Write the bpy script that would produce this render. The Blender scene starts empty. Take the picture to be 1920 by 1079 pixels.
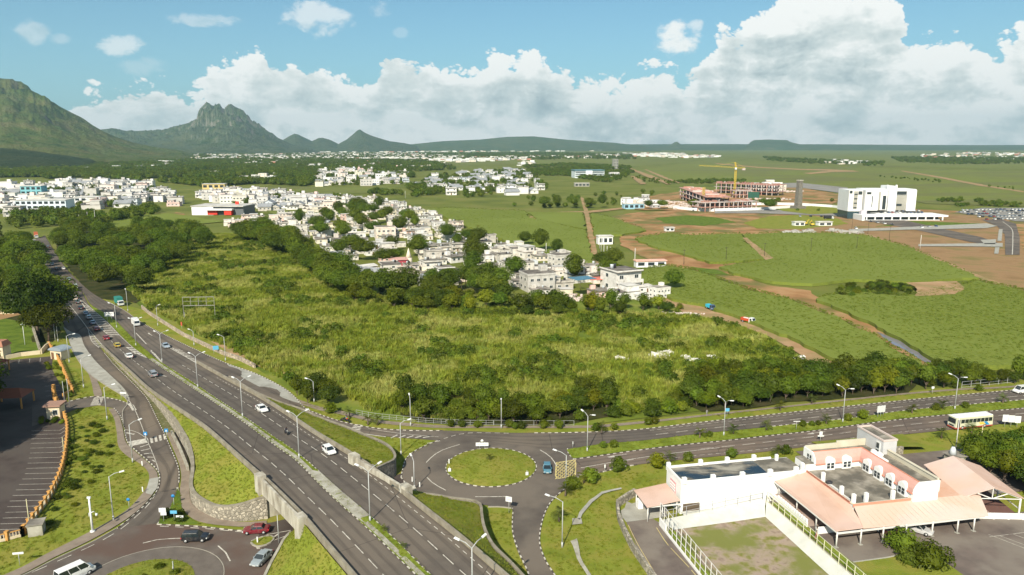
import bpy, bmesh, math, random
import numpy as np
from mathutils import Vector, Matrix, noise as mnoise
from mathutils.geometry import tessellate_polygon
R = math.radians
random.seed(7)
S = bpy.context.scene
# ------------------------------------------------------------ camera
FPX = 1390.; HC = 66.; PITCH = math.atan(267.5/FPX)
cam = bpy.data.cameras.new('camera'); camo = bpy.data.objects.new('camera', cam); S.collection.objects.link(camo)
cam.sensor_width = 36; cam.lens = FPX/1920*36; cam.clip_start = .5; cam.clip_end = 60000
camo.location = (0, 0, HC); camo.rotation_euler = (R(90)-PITCH, 0, 0); S.camera = camo
# ------------------------------------------------------------ view
S.view_settings.view_transform = 'Standard'; S.view_settings.look = 'None'
S.view_settings.exposure = 0.62; S.view_settings.gamma = 1; S.view_settings.use_curve_mapping = False
try:
    S.cycles.use_denoising = True; S.cycles.max_bounces = 5; S.cycles.diffuse_bounces = 2; S.cycles.glossy_bounces = 2
    S.cycles.transmission_bounces = 2; S.cycles.volume_bounces = 0; S.cycles.transparent_max_bounces = 4
    S.cycles.use_adaptive_sampling = True; S.cycles.adaptive_threshold = 0.015
    S.cycles.caustics_reflective = False; S.cycles.caustics_refractive = False
except Exception: pass
# ------------------------------------------------------------ sun
SUN_EL, SUN_AZ = R(37), R(17)      # the sun stands behind the camera, a little to the left
sd = bpy.data.lights.new('sun', 'SUN'); sd.energy = 4.6; sd.angle = R(.55); sd.color = (1, .92, .77)
so = bpy.data.objects.new('sun', sd); S.collection.objects.link(so)
tos = Vector((-math.sin(SUN_AZ)*math.cos(SUN_EL), -math.cos(SUN_AZ)*math.cos(SUN_EL), math.sin(SUN_EL)))
so.rotation_euler = tos.to_track_quat('Z', 'Y').to_euler(); so.location = (0, 0, 300)
# ------------------------------------------------------------ node helper
class NT:
    def __init__(s, nt): s.t = nt; s.n = nt.nodes; s.l = nt.links
    def add(s, typ, **k):
        n = s.n.new(typ)
        for a, b in k.items(): setattr(n, a, b)
        return n
    def put(s, sock, v):
        if isinstance(v, bpy.types.NodeSocket): s.l.new(v, sock)
        elif v is not None:
            try: sock.default_value = v
            except Exception: sock.default_value = (*v, 1)
    def math(s, op, a, b=None, c=None, clamp=False):
        n = s.add('ShaderNodeMath', operation=op, use_clamp=clamp)
        s.put(n.inputs[0], a)
        if b is not None: s.put(n.inputs[1], b)
        if c is not None: s.put(n.inputs[2], c)
        return n.outputs[0]
    def vmath(s, op, a, b=None):
        n = s.add('ShaderNodeVectorMath', operation=op); s.put(n.inputs[0], a)
        if b is not None: s.put(n.inputs[1], b)
        return n.outputs[0]
    def noise(s, vec, scale, detail=5, rough=.55, dist=0, dim='3D'):
        n = s.add('ShaderNodeTexNoise', noise_dimensions=dim); s.put(n.inputs['Vector'], vec)
        n.inputs['Scale'].default_value = scale; n.inputs['Detail'].default_value = detail
        n.inputs['Roughness'].default_value = rough; n.inputs['Distortion'].default_value = dist
        return n.outputs['Fac']
    def ramp(s, fac, stops, interp='LINEAR'):
        n = s.add('ShaderNodeValToRGB'); s.put(n.inputs[0], fac); r = n.color_ramp; r.interpolation = interp
        while len(r.elements) < len(stops): r.elements.new(.5)
        for e, (p, c) in zip(r.elements, stops):
            e.position = p; e.color = c if len(c) == 4 else (*c, 1)
        return n.outputs[0]
    def mix(s, f, a, b, mode='MIX'):
        n = s.add('ShaderNodeMix', data_type='RGBA', blend_type=mode)
        s.put(n.inputs[0], f); s.put(n.inputs[6], a); s.put(n.inputs[7], b)
        return n.outputs[2]
    def maprange(s, v, a, b, c=0., d=1., smooth=True):
        n = s.add('ShaderNodeMapRange', interpolation_type='SMOOTHSTEP' if smooth else 'LINEAR')
        s.put(n.inputs[0], v); s.put(n.inputs[1], a); s.put(n.inputs[2], b); s.put(n.inputs[3], c); s.put(n.inputs[4], d)
        return n.outputs[0]
# ------------------------------------------------------------ world: sky with a bank of cumulus
W = bpy.data.worlds.new('World'); S.world = W; W.use_nodes = True
w = NT(W.node_tree); w.n.clear()
SKY_STR = .068
sky = w.add('ShaderNodeTexSky'); sky.sky_type = 'NISHITA'; sky.sun_disc = False
sky.sun_elevation = SUN_EL; sky.sun_rotation = R(180)+SUN_AZ; sky.altitude = 100; sky.air_density = 1.0; sky.dust_density = .6; sky.ozone_density = 1.2
tc = w.add('ShaderNodeTexCoord'); dirv = tc.outputs['Generated']
sx = w.add('ShaderNodeSeparateXYZ'); w.put(sx.inputs[0], dirv)
az = w.math('ARCTAN2', sx.outputs[0], sx.outputs[1]); el = w.math('ARCSINE', sx.outputs[2])
def sky_pt(px, py):
    x = (px-960)/FPX; y = -(py-539.5)/FPX; s_, c_ = math.sin(PITCH), math.cos(PITCH)
    d = Vector((x, c_+y*s_, -s_+y*c_)).normalized()
    return math.atan2(d.x, d.y), math.asin(d.z)
top_px = [(0,262),(60,258),(100,232),(130,192),(200,168),(280,150),(330,142),(350,150),(395,112),(440,92),(485,72),(512,98),(560,104),(602,100),(640,112),(690,124),(712,88),(745,78),(800,90),(850,104),(900,106),(930,82),(960,100),(985,80),(1020,96),(1065,110),(1100,130),(1150,138),(1180,128),(1228,112),(1245,108),(1300,118),(1318,80),(1340,50),(1365,20),(1400,6),(1440,-25),(1500,-50),(1580,-60),(1660,-40),(1700,-5),(1714,38),(1760,38),(1800,44),(1850,46),(1885,42),(1920,30)]
A0, A1, EMAX = -R(37), R(37), R(16)
fc = w.add('ShaderNodeFloatCurve'); cm = fc.mapping; cm.use_clip = False; crv = cm.curves[0]
pts = []
for px, py in top_px:
    a_, e_ = sky_pt(px, py); pts.append(((a_-A0)/(A1-A0), e_/EMAX))
while len(crv.points) < len(pts)+2: crv.points.new(.5, .5)
for p_, q_ in zip(crv.points, [(0, .12)]+pts+[(1, .85)]): p_.location = q_
cm.update()
w.put(fc.inputs['Value'], w.maprange(az, A0, A1, 0., 1., False)); fc.inputs['Factor'].default_value = 1
topel = w.math('MULTIPLY', fc.outputs[0], EMAX)
st = w.vmath('MULTIPLY', dirv, (1, 1, 1.5))
def bill(vec):
    v = w.add('ShaderNodeTexVoronoi', feature='SMOOTH_F1'); w.put(v.inputs['Vector'], vec); v.inputs['Scale'].default_value = 20
    v.inputs['Smoothness'].default_value = .25
    try: v.inputs['Detail'].default_value = 3.; v.inputs['Roughness'].default_value = .62; v.inputs['Lacunarity'].default_value = 2.3
    except Exception: pass
    return w.math('SUBTRACT', 1., v.outputs['Distance'])
warp = w.add('ShaderNodeTexNoise'); w.put(warp.inputs['Vector'], st); warp.inputs['Scale'].default_value = 9; warp.inputs['Detail'].default_value = 4
wsc = w.vmath('SCALE', warp.outputs['Color']); wsc.node.inputs['Scale'].default_value = .045; wv = w.vmath('ADD', st, wsc)
fine = w.noise(wv, 38, 7, .6); mid = w.noise(wv, 9, 6, .55)
b0 = bill(wv)
up = w.vmath('ADD', wv, (-.012, 0, .03)); b1 = bill(up); mid1 = w.noise(up, 9, 6, .55)
shape = w.math('ADD', w.math('MULTIPLY', w.math('SUBTRACT', b0, .55), .040), w.math('ADD', w.math('MULTIPLY', w.math('SUBTRACT', mid, .5), .030), w.math('MULTIPLY', w.math('SUBTRACT', fine, .5), .022)))
edge = w.math('SUBTRACT', w.math('ADD', topel, w.math('ADD', shape, w.maprange(az, -R(12), -R(24), .010, .020))), el)
mask = w.maprange(edge, -.0018, .0060)
# the sky shows in one notch of the bank, small clouds float in front of the blue
def puff(px, py, rx, ry, k):
    a_, e_ = sky_pt(px, py); rx /= FPX; ry /= FPX
    dx = w.math('DIVIDE', w.math('SUBTRACT', az, a_), rx); dy = w.math('DIVIDE', w.math('SUBTRACT', el, e_), ry)
    d = w.math('ADD', w.math('MULTIPLY', dx, dx), w.math('MULTIPLY', dy, dy))
    g = w.math('ADD', w.math('SUBTRACT', 1., d), w.math('ADD', w.math('MULTIPLY', w.math('SUBTRACT', fine, .5), 3.4), w.math('MULTIPLY', w.math('SUBTRACT', mid, .5), 2.6)))
    return w.math('MULTIPLY', w.maprange(g, 0., .95), k)
for args in [(592,34,62,30,.62),(227,86,36,20,.6),(66,62,26,20,.4),(110,74,22,10,.25),(392,38,62,11,.38),(712,18,24,18,.3),(1272,76,40,34,.92),(1300,52,18,14,.6),(752,62,18,9,.18),(270,124,40,18,.2)]:
    mask = w.math('MAXIMUM', mask, puff(*args))
# a few clouds continue overhead, outside the frame
ov = w.maprange(w.noise(w.vmath('MULTIPLY', dirv, (1, 1, 2)), 2.6, 6, .55), .53, .62)
mask = w.math('MAXIMUM', mask, w.math('MULTIPLY', ov, w.maprange(el, R(17), R(24))))
lit = w.math('ADD', w.math('MULTIPLY', w.math('SUBTRACT', b0, b1), .8), w.math('MULTIPLY', w.math('SUBTRACT', mid, mid1), 1.7))
rim = w.maprange(edge, 0., .045, .30, 0.)
big = w.noise(w.vmath('MULTIPLY', wv, (1, 1, 2.6)), 6.5, 4, .55)
bandn = w.maprange(big, .34, .62, -.30, .12)
lowg = w.maprange(el, 0., R(5), .10, 0.)
bri = w.math('ADD', w.math('ADD', .80, w.math('MULTIPLY', lit, .55)), w.math('ADD', rim, w.math('ADD', bandn, lowg)))
ccol = w.ramp(bri, [(.15, (.36,.44,.465)), (.45, (.50,.58,.585)), (.72, (.64,.70,.69)), (1.05, (.84,.86,.84))])
cscale = w.vmath('SCALE', ccol); cscale.node.inputs['Scale'].default_value = .78/SKY_STR
skyc = w.mix(1., sky.outputs[0], (.66, .95, 1.0, 1), 'MULTIPLY')
skyc = w.mix(w.maprange(el, R(0), R(17), .45, .0), skyc, (.27/SKY_STR*.8, .49/SKY_STR*.8, .64/SKY_STR*.8, 1))
bgc = w.mix(mask, skyc, cscale)
bg = w.add('ShaderNodeBackground'); w.put(bg.inputs[0], bgc); bg.inputs[1].default_value = SKY_STR
wo = w.add('ShaderNodeOutputWorld'); w.l.new(bg.outputs[0], wo.inputs[0])
W.cycles.sampling_method = 'MANUAL'; W.cycles.sample_map_resolution = 512
# ------------------------------------------------------------ survey: pixel of the photograph -> point on a level at height z
def P(px, py, z=0.):
    x = (px-960)/FPX; y = -(py-539.5)/FPX; s_, c_ = math.sin(PITCH), math.cos(PITCH)
    dz = -s_+y*c_; t = (HC-z)/(-dz)
    return Vector((x*t, (c_+y*s_)*t, z))
def zm(Y):      # height of the motorway embankment
    t = [(245,0),(215,1.2),(185,2.8),(150,4.9),(125,6.3),(112,6.5)]
    if Y >= 245: return 0.
    if Y <= 112: return 6.5
    for (a, za), (b, zb) in zip(t, t[1:]):
        if a >= Y >= b:
            k = (a-Y)/(a-b); return za+(zb-za)*k
    return 0.
def PM(px, py, dz=0.):
    z = 0.
    for _ in range(12): p = P(px, py, z); z = .5*z+.5*(zm(p.y)+dz)
    return P(px, py, z)
def PY(px, py, Y):
    x = (px-960)/FPX; y = -(py-539.5)/FPX; s_, c_ = math.sin(PITCH), math.cos(PITCH)
    t = Y/(c_+y*s_); return Vector((x*t, Y, HC+(-s_+y*c_)*t))
# ------------------------------------------------------------ materials
MATS = {}
def principled(name):
    m = bpy.data.materials.new(name); m.use_nodes = True; t = NT(m.node_tree)
    b = t.n['Principled BSDF']; return m, t, b
def M(name, cols=None, scale=1., detail=6, rough=.9, spec=.25, bump=0., bscale=None, tint=False, metal=0., lo=.3, hi=.7, big=None, bigscale=.03, rand=0., stretch=None, emit=None):
    if name in MATS: return MATS[name]
    m, t, b = principled(name); MATS[name] = m
    if not isinstance(cols, list): cols = [cols]
    g = t.add('ShaderNodeNewGeometry').outputs['Position']
    if stretch: g = t.vmath('MULTIPLY', g, stretch)
    if len(cols) > 1:
        f = t.noise(g, scale, detail)
        c = t.ramp(f, [(lo+(hi-lo)*i/(len(cols)-1), c_) for i, c_ in enumerate(cols)])
    else:
        f = t.noise(g, scale, detail)
        c = t.mix(t.maprange(f, .3, .7, 0., .16), (*cols[0], 1), tuple(x*.62 for x in cols[0])+(1,))
    if big:
        f2 = t.noise(g, bigscale, 5); c = t.mix(t.maprange(f2, .42, .62), c, (*big, 1))
    oi = None
    if tint or rand: oi = t.add('ShaderNodeObjectInfo')
    if tint: c = t.mix(1., c, oi.outputs['Color'], 'MULTIPLY')
    if rand:
        h = t.add('ShaderNodeHueSaturation'); t.put(h.inputs['Color'], c)
        t.put(h.inputs['Value'], t.maprange(oi.outputs['Random'], 0., 1., 1-rand, 1+rand, False))
        t.put(h.inputs['Hue'], t.maprange(t.math('FRACT', t.math('MULTIPLY', oi.outputs['Random'], 7.3)), 0., 1., .5-rand*.05, .5+rand*.03, False))
        c = h.outputs[0]
    t.put(b.inputs['Base Color'], c); b.inputs['Roughness'].default_value = rough
    b.inputs['Specular IOR Level'].default_value = spec; b.inputs['Metallic'].default_value = metal
    if bump:
        bn = t.add('ShaderNodeBump'); t.put(bn.inputs['Height'], t.noise(g, bscale or scale*4, 5)); bn.inputs['Strength'].default_value = bump
        bn.inputs['Distance'].default_value = .3; t.l.new(bn.outputs[0], b.inputs['Normal'])
    return m
def leafmat(name, dark, light, rand=.3, scale=.5, trans=.3, tint=True, patch=None, pscale=.03):
    if name in MATS: return MATS[name]
    m = bpy.data.materials.new(name); m.use_nodes = True; MATS[name] = m; t = NT(m.node_tree); t.n.clear()
    g = t.add('ShaderNodeNewGeometry').outputs['Position']; oi = t.add('ShaderNodeObjectInfo')
    c = t.ramp(t.noise(g, scale, 4), [(.3, dark), (.7, light)])
    if patch: c = t.mix(t.maprange(t.noise(g, pscale, 5, .6), .45, .62), c, (*patch, 1))
    h = t.add('ShaderNodeHueSaturation'); t.put(h.inputs['Color'], c)
    t.put(h.inputs['Value'], t.maprange(oi.outputs['Random'], 0., 1., 1-rand, 1+rand, False))
    t.put(h.inputs['Hue'], t.maprange(t.math('FRACT', t.math('MULTIPLY', oi.outputs['Random'], 5.7)), 0., 1., .475, .51, False))
    c = h.outputs[0]
    if tint: c = t.mix(1., c, oi.outputs['Color'], 'MULTIPLY')
    d = t.add('ShaderNodeBsdfDiffuse'); t.put(d.inputs[0], c)
    tr = t.add('ShaderNodeBsdfTranslucent'); t.put(tr.inputs[0], t.mix(1., c, (1.3, 1.25, .5, 1), 'MULTIPLY'))
    gl = t.add('ShaderNodeBsdfGlossy'); gl.inputs['Roughness'].default_value = .45; gl.inputs[0].default_value = (1, 1, 1, 1)
    mx = t.add('ShaderNodeMixShader'); mx.inputs[0].default_value = trans; t.l.new(d.outputs[0], mx.inputs[1]); t.l.new(tr.outputs[0], mx.inputs[2])
    m2 = t.add('ShaderNodeMixShader'); m2.inputs[0].default_value = .006; t.l.new(mx.outputs[0], m2.inputs[1]); t.l.new(gl.outputs[0], m2.inputs[2])
    o = t.add('ShaderNodeOutputMaterial'); t.l.new(m2.outputs[0], o.inputs[0]); return m
def roadmat(name, c1, c2, worn, tracks, k=.5):
    """asphalt with darker wheel tracks and a paler crown, patched and stained"""
    m, t, b = principled(name); MATS[name] = m; g = t.add('ShaderNodeNewGeometry').outputs['Position']; uv = t.add('ShaderNodeUVMap'); uv.uv_map = 'across'
    sp = t.add('ShaderNodeSeparateXYZ'); t.put(sp.inputs[0], uv.outputs[0])
    c = t.ramp(t.noise(g, .3, 8, .6), [(.3, c1), (.7, c2)]); c = t.mix(t.maprange(t.noise(g, .06, 5), .42, .62), c, (*worn, 1))
    wv_ = t.math('COSINE', t.math('MULTIPLY', t.math('ADD', sp.outputs[0], t.math('MULTIPLY', t.math('SUBTRACT', t.noise(g, .08, 3), .5), .05)), 6.2832*tracks))
    st_ = t.noise(t.vmath('MULTIPLY', uv.outputs[0], (14, 1.2, 1)), 1.6, 6, .6)
    c = t.mix(t.math('MULTIPLY', t.maprange(wv_, -.2, .9), t.maprange(st_, .3, .7, .35*k, k)), c, tuple(x*.6 for x in c1)+(1,))
    c = t.mix(t.maprange(t.noise(g, 1.3, 8, .7), .62, .74, 0, .35), c, tuple(x*1.5 for x in c2)+(1,))
    vo = t.add('ShaderNodeTexVoronoi', feature='DISTANCE_TO_EDGE'); t.put(vo.inputs['Vector'], t.vmath('ADD', g, t.vmath('SCALE', g))); vo.inputs['Scale'].default_value = .045
    vo.inputs['Vector'].links[0].from_node.inputs[1].links[0].from_node.inputs['Scale'].default_value = 0.
    c = t.mix(t.maprange(vo.outputs['Distance'], .0, .006, .55, 0.), c, (.035,.03,.027,1))
    t.put(b.inputs['Base Color'], c); b.inputs['Roughness'].default_value = .9; b.inputs['Specular IOR Level'].default_value = .15
    bn = t.add('ShaderNodeBump'); t.put(bn.inputs['Height'], t.noise(g, 9, 4)); bn.inputs['Strength'].default_value = .05; bn.inputs['Distance'].default_value = .3; t.l.new(bn.outputs[0], b.inputs['Normal']); return m
# ------------------------------------------------------------ mesh helper
COL = S.collection
class MB:
    def __init__(s): s.v = []; s.f = []; s.mi = []; s.sm = []
    def add(s, vs, fs, mi=0, sm=False):
        o = len(s.v); s.v += [tuple(v) for v in vs]
        for f in fs: s.f.append(tuple(i+o for i in f)); s.mi.append(mi); s.sm.append(sm)
        return s
    def box(s, x0, x1, y0, y1, z0, z1, mi=0, tx=0, ty=0):
        s.add([(x0,y0,z0),(x1,y0,z0),(x1,y1,z0),(x0,y1,z0),(x0+tx,y0+ty,z1),(x1-tx,y0+ty,z1),(x1-tx,y1-ty,z1),(x0+tx,y1-ty,z1)],
              [(3,2,1,0),(4,5,6,7),(0,1,5,4),(1,2,6,5),(2,3,7,6),(3,0,4,7)], mi); return s
    def prism(s, poly, z0, z1, mi=0):
        n = len(poly); a = sum(poly[i][0]*poly[(i+1) % n][1]-poly[(i+1) % n][0]*poly[i][1] for i in range(n))
        if a < 0: poly = poly[::-1]
        f0 = z0 if callable(z0) else (lambda x, y: z0); f1 = z1 if callable(z1) else (lambda x, y: z1)
        vs = [(p[0], p[1], f0(p[0], p[1])) for p in poly]+[(p[0], p[1], f1(p[0], p[1])) for p in poly]
        s.add(vs, [tuple(range(n-1, -1, -1)), tuple(range(n, 2*n))]+[(i, (i+1) % n, (i+1) % n+n, i+n) for i in range(n)], mi); return s
    def tube(s, pts, r, n=6, mi=0, r1=None, cap=True):
        pts = [Vector(p) for p in pts]; N = len(pts); rings = []
        for i, p in enumerate(pts):
            d = (pts[min(i+1, N-1)]-pts[max(i-1, 0)]).normalized()
            a = d.orthogonal().normalized() if abs(d.z) < .99 else Vector((1, 0, 0)); b = d.cross(a).normalized(); a = b.cross(d)
            rr = r if r1 is None else r+(r1-r)*i/max(N-1, 1)
            rings.append([p+(a*math.cos(2*math.pi*k/n)+b*math.sin(2*math.pi*k/n))*rr for k in range(n)])
        vs = [q for g in rings for q in g]; fs = []
        for i in range(N-1):
            for k in range(n): fs.append((i*n+k, i*n+(k+1) % n, (i+1)*n+(k+1) % n, (i+1)*n+k))
        if cap: fs += [tuple(range(n-1, -1, -1)), tuple((N-1)*n+k for k in range(n))]
        s.add(vs, fs, mi, n > 5); return s
    def quad(s, a, b, c, d, mi=0): s.add([a, b, c, d], [(0, 1, 2, 3)], mi); return s
    def mesh(s, name, mats):
        me = bpy.data.meshes.new(name); me.from_pydata(s.v, [], s.f)
        for m in (mats if isinstance(mats, list) else [mats]): me.materials.append(m)
        me.polygons.foreach_set('material_index', s.mi); me.polygons.foreach_set('use_smooth', s.sm); me.update(); return me
    def build(s, name, mats, parent=None, kind=None, loc=None, color=None):
        o = bpy.data.objects.new(name, s.mesh(name, mats)); COL.objects.link(o)
        if parent: o.parent = parent
        if kind: o['kind'] = kind
        if loc: o.location = loc
        if color: o.color = (*color, 1)
        return o
def tag(o, label, cat, group=None, kind=None):
    o['label'] = label; o['category'] = cat
    if group: o['group'] = group
    if kind: o['kind'] = kind
    return o
def empty(name, label=None, cat=None, loc=(0, 0, 0), rz=0, group=None):
    o = bpy.data.objects.new(name, None); COL.objects.link(o); o.location = loc; o.rotation_euler = (0, 0, rz); o.empty_display_size = .5
    if label: tag(o, label, cat, group)
    return o
KIDS = {}
def kids(o):
    if o.name not in KIDS: KIDS[o.name] = [c for c in o.children]
    return KIDS[o.name]
USED = set()
def dup(root, loc, rz=0, label=None, group=None, color=None, sc=None, cat=None):
    """a copy of a thing with copies of its parts; the first call moves the thing itself"""
    def setc(c):
        if color: c.color = (*color, 1)
    if root.name not in USED:
        ks = kids(root)
        for c in ks: kids(c)
        USED.add(root.name); r = root
        if color:
            setc(r)
            for c in ks:
                setc(c)
                for d in kids(c): setc(d)
    else:
        r = root.copy(); COL.objects.link(r); setc(r)
        for c in kids(root):
            q = c.copy(); COL.objects.link(q); q.parent = r; setc(q)
            for d in kids(c):
                e = d.copy(); COL.objects.link(e); e.parent = q; setc(e)
    r.location = loc; r.rotation_euler = (0, 0, rz)
    if sc: r.scale = sc if hasattr(sc, '__len__') else (sc, sc, sc)
    if label: r['label'] = label
    if group: r['group'] = group
    if cat: r['category'] = cat
    return r
ORD = 'first second third fourth fifth sixth seventh eighth ninth tenth eleventh twelfth'.split()
def ordn(i):
    if i <= 12: return ORD[i-1]
    return '%d%s' % (i, 'th' if 10 <= i % 100 <= 20 else {1:'st',2:'nd',3:'rd'}.get(i % 10, 'th'))
def smooth(pts, step=2., closed=False):
    """Catmull-Rom through the points, resampled evenly"""
    p = [Vector(q) for q in pts]; n = len(p); out = []
    if n < 3 and not closed:
        L = (p[1]-p[0]).length; k = max(1, int(L/step)); return [p[0].lerp(p[1], i/k) for i in range(k+1)]
    rng = range(n if closed else n-1)
    for i in rng:
        if closed: a, b, c, d = p[i-1], p[i], p[(i+1) % n], p[(i+2) % n]
        else: a, b, c, d = p[max(i-1, 0)], p[i], p[i+1], p[min(i+2, n-1)]
        for k in range(12):
            t = k/12
            out.append(.5*((2*b)+(c-a)*t+(2*a-5*b+4*c-d)*t*t+(3*b-a-3*c+d)*t**3))
    if not closed: out.append(p[-1])
    else: out.append(out[0].copy())
    res = [out[0]]; acc = 0
    for a, b in zip(out, out[1:]):
        L = (b-a).length
        while acc+L >= step and L > 1e-6:
            k = (step-acc)/L; a = a.lerp(b, k); res.append(a.copy()); L = (b-a).length; acc = 0
        acc += L
    if not closed and (res[-1]-out[-1]).length > step*.3: res.append(out[-1])
    return res
def resample(pts, n):
    d = [0]
    for a, b in zip(pts, pts[1:]): d.append(d[-1]+(b-a).length)
    out = []; j = 0
    for i in range(n):
        t = d[-1]*i/(n-1)
        while j < len(d)-2 and d[j+1] < t: j += 1
        k = (t-d[j])/max(d[j+1]-d[j], 1e-9); out.append(pts[j].lerp(pts[j+1], min(max(k, 0), 1)))
    return out
def strip(name, Lp, Rp, mat, kind='structure', dz=0., nx=1, bump=0., n=None, parent=None):
    n = n or max(len(Lp), len(Rp)); a = resample(Lp, n); b = resample(Rp, n); mb = MB(); vs = []
    for p, q in zip(a, b):
        for k in range(nx+1):
            c = p.lerp(q, k/nx); c.z += dz
            if bump and 0 < k < nx: c.z += bump*mnoise.noise(c*.35)
            vs.append(c)
    fs = [(i*(nx+1)+k, i*(nx+1)+k+1, (i+1)*(nx+1)+k+1, (i+1)*(nx+1)+k) for i in range(n-1) for k in range(nx)]
    # keep faces upward
    f = fs[0]; nrm = (vs[f[1]]-vs[f[0]]).cross(vs[f[2]]-vs[f[0]])
    if nrm.z < 0: fs = [g[::-1] for g in fs]
    mb.add(vs, fs, 0, nx > 1); o = mb.build(name, mat, parent, kind)
    if nx > 1:
        uv = o.data.uv_layers.new(name='across'); ln_ = [0]
        for i in range(1, n): ln_.append(ln_[-1]+(a[i]-a[i-1]).length)
        for lp_ in o.data.loops: vi = lp_.vertex_index; uv.data[lp_.index].uv = ((vi % (nx+1))/nx, ln_[vi//(nx+1)]/10)
    return o
def region(name, poly, mat, z=0., jit=.0, step=3., kind='structure', skirt=0., rounded=False, zf=None, px=True):
    pts = [P(x, y, z) if px else Vector((x, y, z)) for x, y in poly]
    if rounded: pts = smooth(pts, step, True)[:-1]
    else:
        out = []; n = len(pts)
        for i in range(n):
            a, b = pts[i], pts[(i+1) % n]; k = max(1, int((b-a).length/step)) if jit else 1
            out += [a.lerp(b, j/k) for j in range(k)]
        pts = out
    if jit:
        for i, p in enumerate(pts):
            v = mnoise.noise_vector(Vector((p.x/step/2.3, p.y/step/2.3, 3.1)))+.5*mnoise.noise_vector(Vector((p.x/step*1.3, p.y/step*1.3, 9)))
            p.x += v.x*jit; p.y += v.y*jit
    if zf:
        for p in pts: p.z = zf(p)
    tris = tessellate_polygon([[Vector((p.x, p.y, 0)) for p in pts]]); mb = MB(); fs = []
    for t in tris:
        a, b, c = (pts[i] for i in t)
        fs.append(tuple(t) if (b-a).xy.to_3d().cross((c-a).xy.to_3d()).z > 0 else tuple(t[::-1]))
    mb.add(pts, fs)
    if skirt:
        n = len(pts); ar = sum(pts[i].x*pts[(i+1) % n].y-pts[(i+1) % n].x*pts[i].y for i in range(n))
        vs = pts+[Vector((p.x, p.y, p.z-skirt)) for p in pts]
        mb.add(vs, [((i+1) % n, i, i+n, (i+1) % n+n) if ar < 0 else (i, (i+1) % n, (i+1) % n+n, i+n) for i in range(n)])
    return mb.build(name, mat, None, kind)
def offset(pts, d):
    out = []
    for i, p in enumerate(pts):
        t = (pts[min(i+1, len(pts)-1)]-pts[max(i-1, 0)]); t.z = 0; t.normalize(); out.append(p+Vector((-t.y, t.x, 0))*d)
    return out
def sweep(mb, pts, w_, h, mi=0, base=0., alt=None, below=0., topf=None):
    """wall or kerb of width w_ and height h along pts"""
    a = offset(pts, w_/2); b = offset(pts, -w_/2); vs = []
    for i, (p, q) in enumerate(zip(a, b)):
        hh = topf(i) if topf else h
        vs += [(p.x, p.y, p.z+base-below), (q.x, q.y, q.z+base-below), (q.x, q.y, q.z+base+hh), (p.x, p.y, p.z+base+hh)]
    n = len(pts)
    for i in range(n-1):
        o = i*4; m_ = (alt[i % len(alt)] if alt else mi)
        mb.add([vs[o+k] for k in range(8)], [(0,4,7,3),(5,1,2,6),(3,7,6,2)], m_)
    mb.add([vs[k] for k in range(4)], [(0,3,2,1)][:1], mi); mb.add([vs[(n-1)*4+k] for k in range(4)], [(0,1,2,3)], mi)
    return mb
def dashes(mb, pts, w_, on, off, z=.012, mi=0, start=0.):
    d = [0]
    for a, b in zip(pts, pts[1:]): d.append(d[-1]+(b-a).length)
    def at(t):
        j = 0
        while j < len(d)-2 and d[j+1] < t: j += 1
        return pts[j].lerp(pts[j+1], (t-d[j])/max(d[j+1]-d[j], 1e-9))
    t = start
    while t < d[-1]-.3:
        e = min(t+on, d[-1]); k = max(1, int((e-t)/2.)); q = [at(t+(e-t)*i/k) for i in range(k+1)]
        a = offset(q, w_/2); b = offset(q, -w_/2)
        for i in range(k):
            mb.quad(*[(v.x, v.y, v.z+z) for v in (a[i], b[i], b[i+1], a[i+1])][::1], mi)
        t = e+off
    return mb
def inside(x, y, poly):
    c = False; j = len(poly)-1
    for i in range(len(poly)):
        xi, yi = poly[i][0], poly[i][1]; xj, yj = poly[j][0], poly[j][1]
        if (yi > y) != (yj > y) and x < (xj-xi)*(y-yi)/(yj-yi)+xi: c = not c
        j = i
    return c
def PP(poly, z=0.): return [P(x, y, z) for x, y in poly]
def scatter_in(poly, n, mind=0., px=True, avoid=[], seed=1, tries=40):
    rr = random.Random(seed); wp = PP(poly) if px else [Vector((a, b, 0)) for a, b in poly]
    x0, x1 = min(p.x for p in wp), max(p.x for p in wp); y0, y1 = min(p.y for p in wp), max(p.y for p in wp); out = []; grid = {}
    av = [PP(a) for a in avoid]; k = 0
    while len(out) < n and k < n*tries:
        k += 1; x = rr.uniform(x0, x1); y = rr.uniform(y0, y1)
        if not inside(x, y, wp) or any(inside(x, y, a) for a in av): continue
        if mind:
            gx, gy = int(x//mind), int(y//mind)
            if any((x-p[0])**2+(y-p[1])**2 < mind*mind for i in (-1,0,1) for j in (-1,0,1) for p in grid.get((gx+i, gy+j), ())): continue
            grid.setdefault((gx, gy), []).append((x, y))
        out.append((x, y))
    return out
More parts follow.
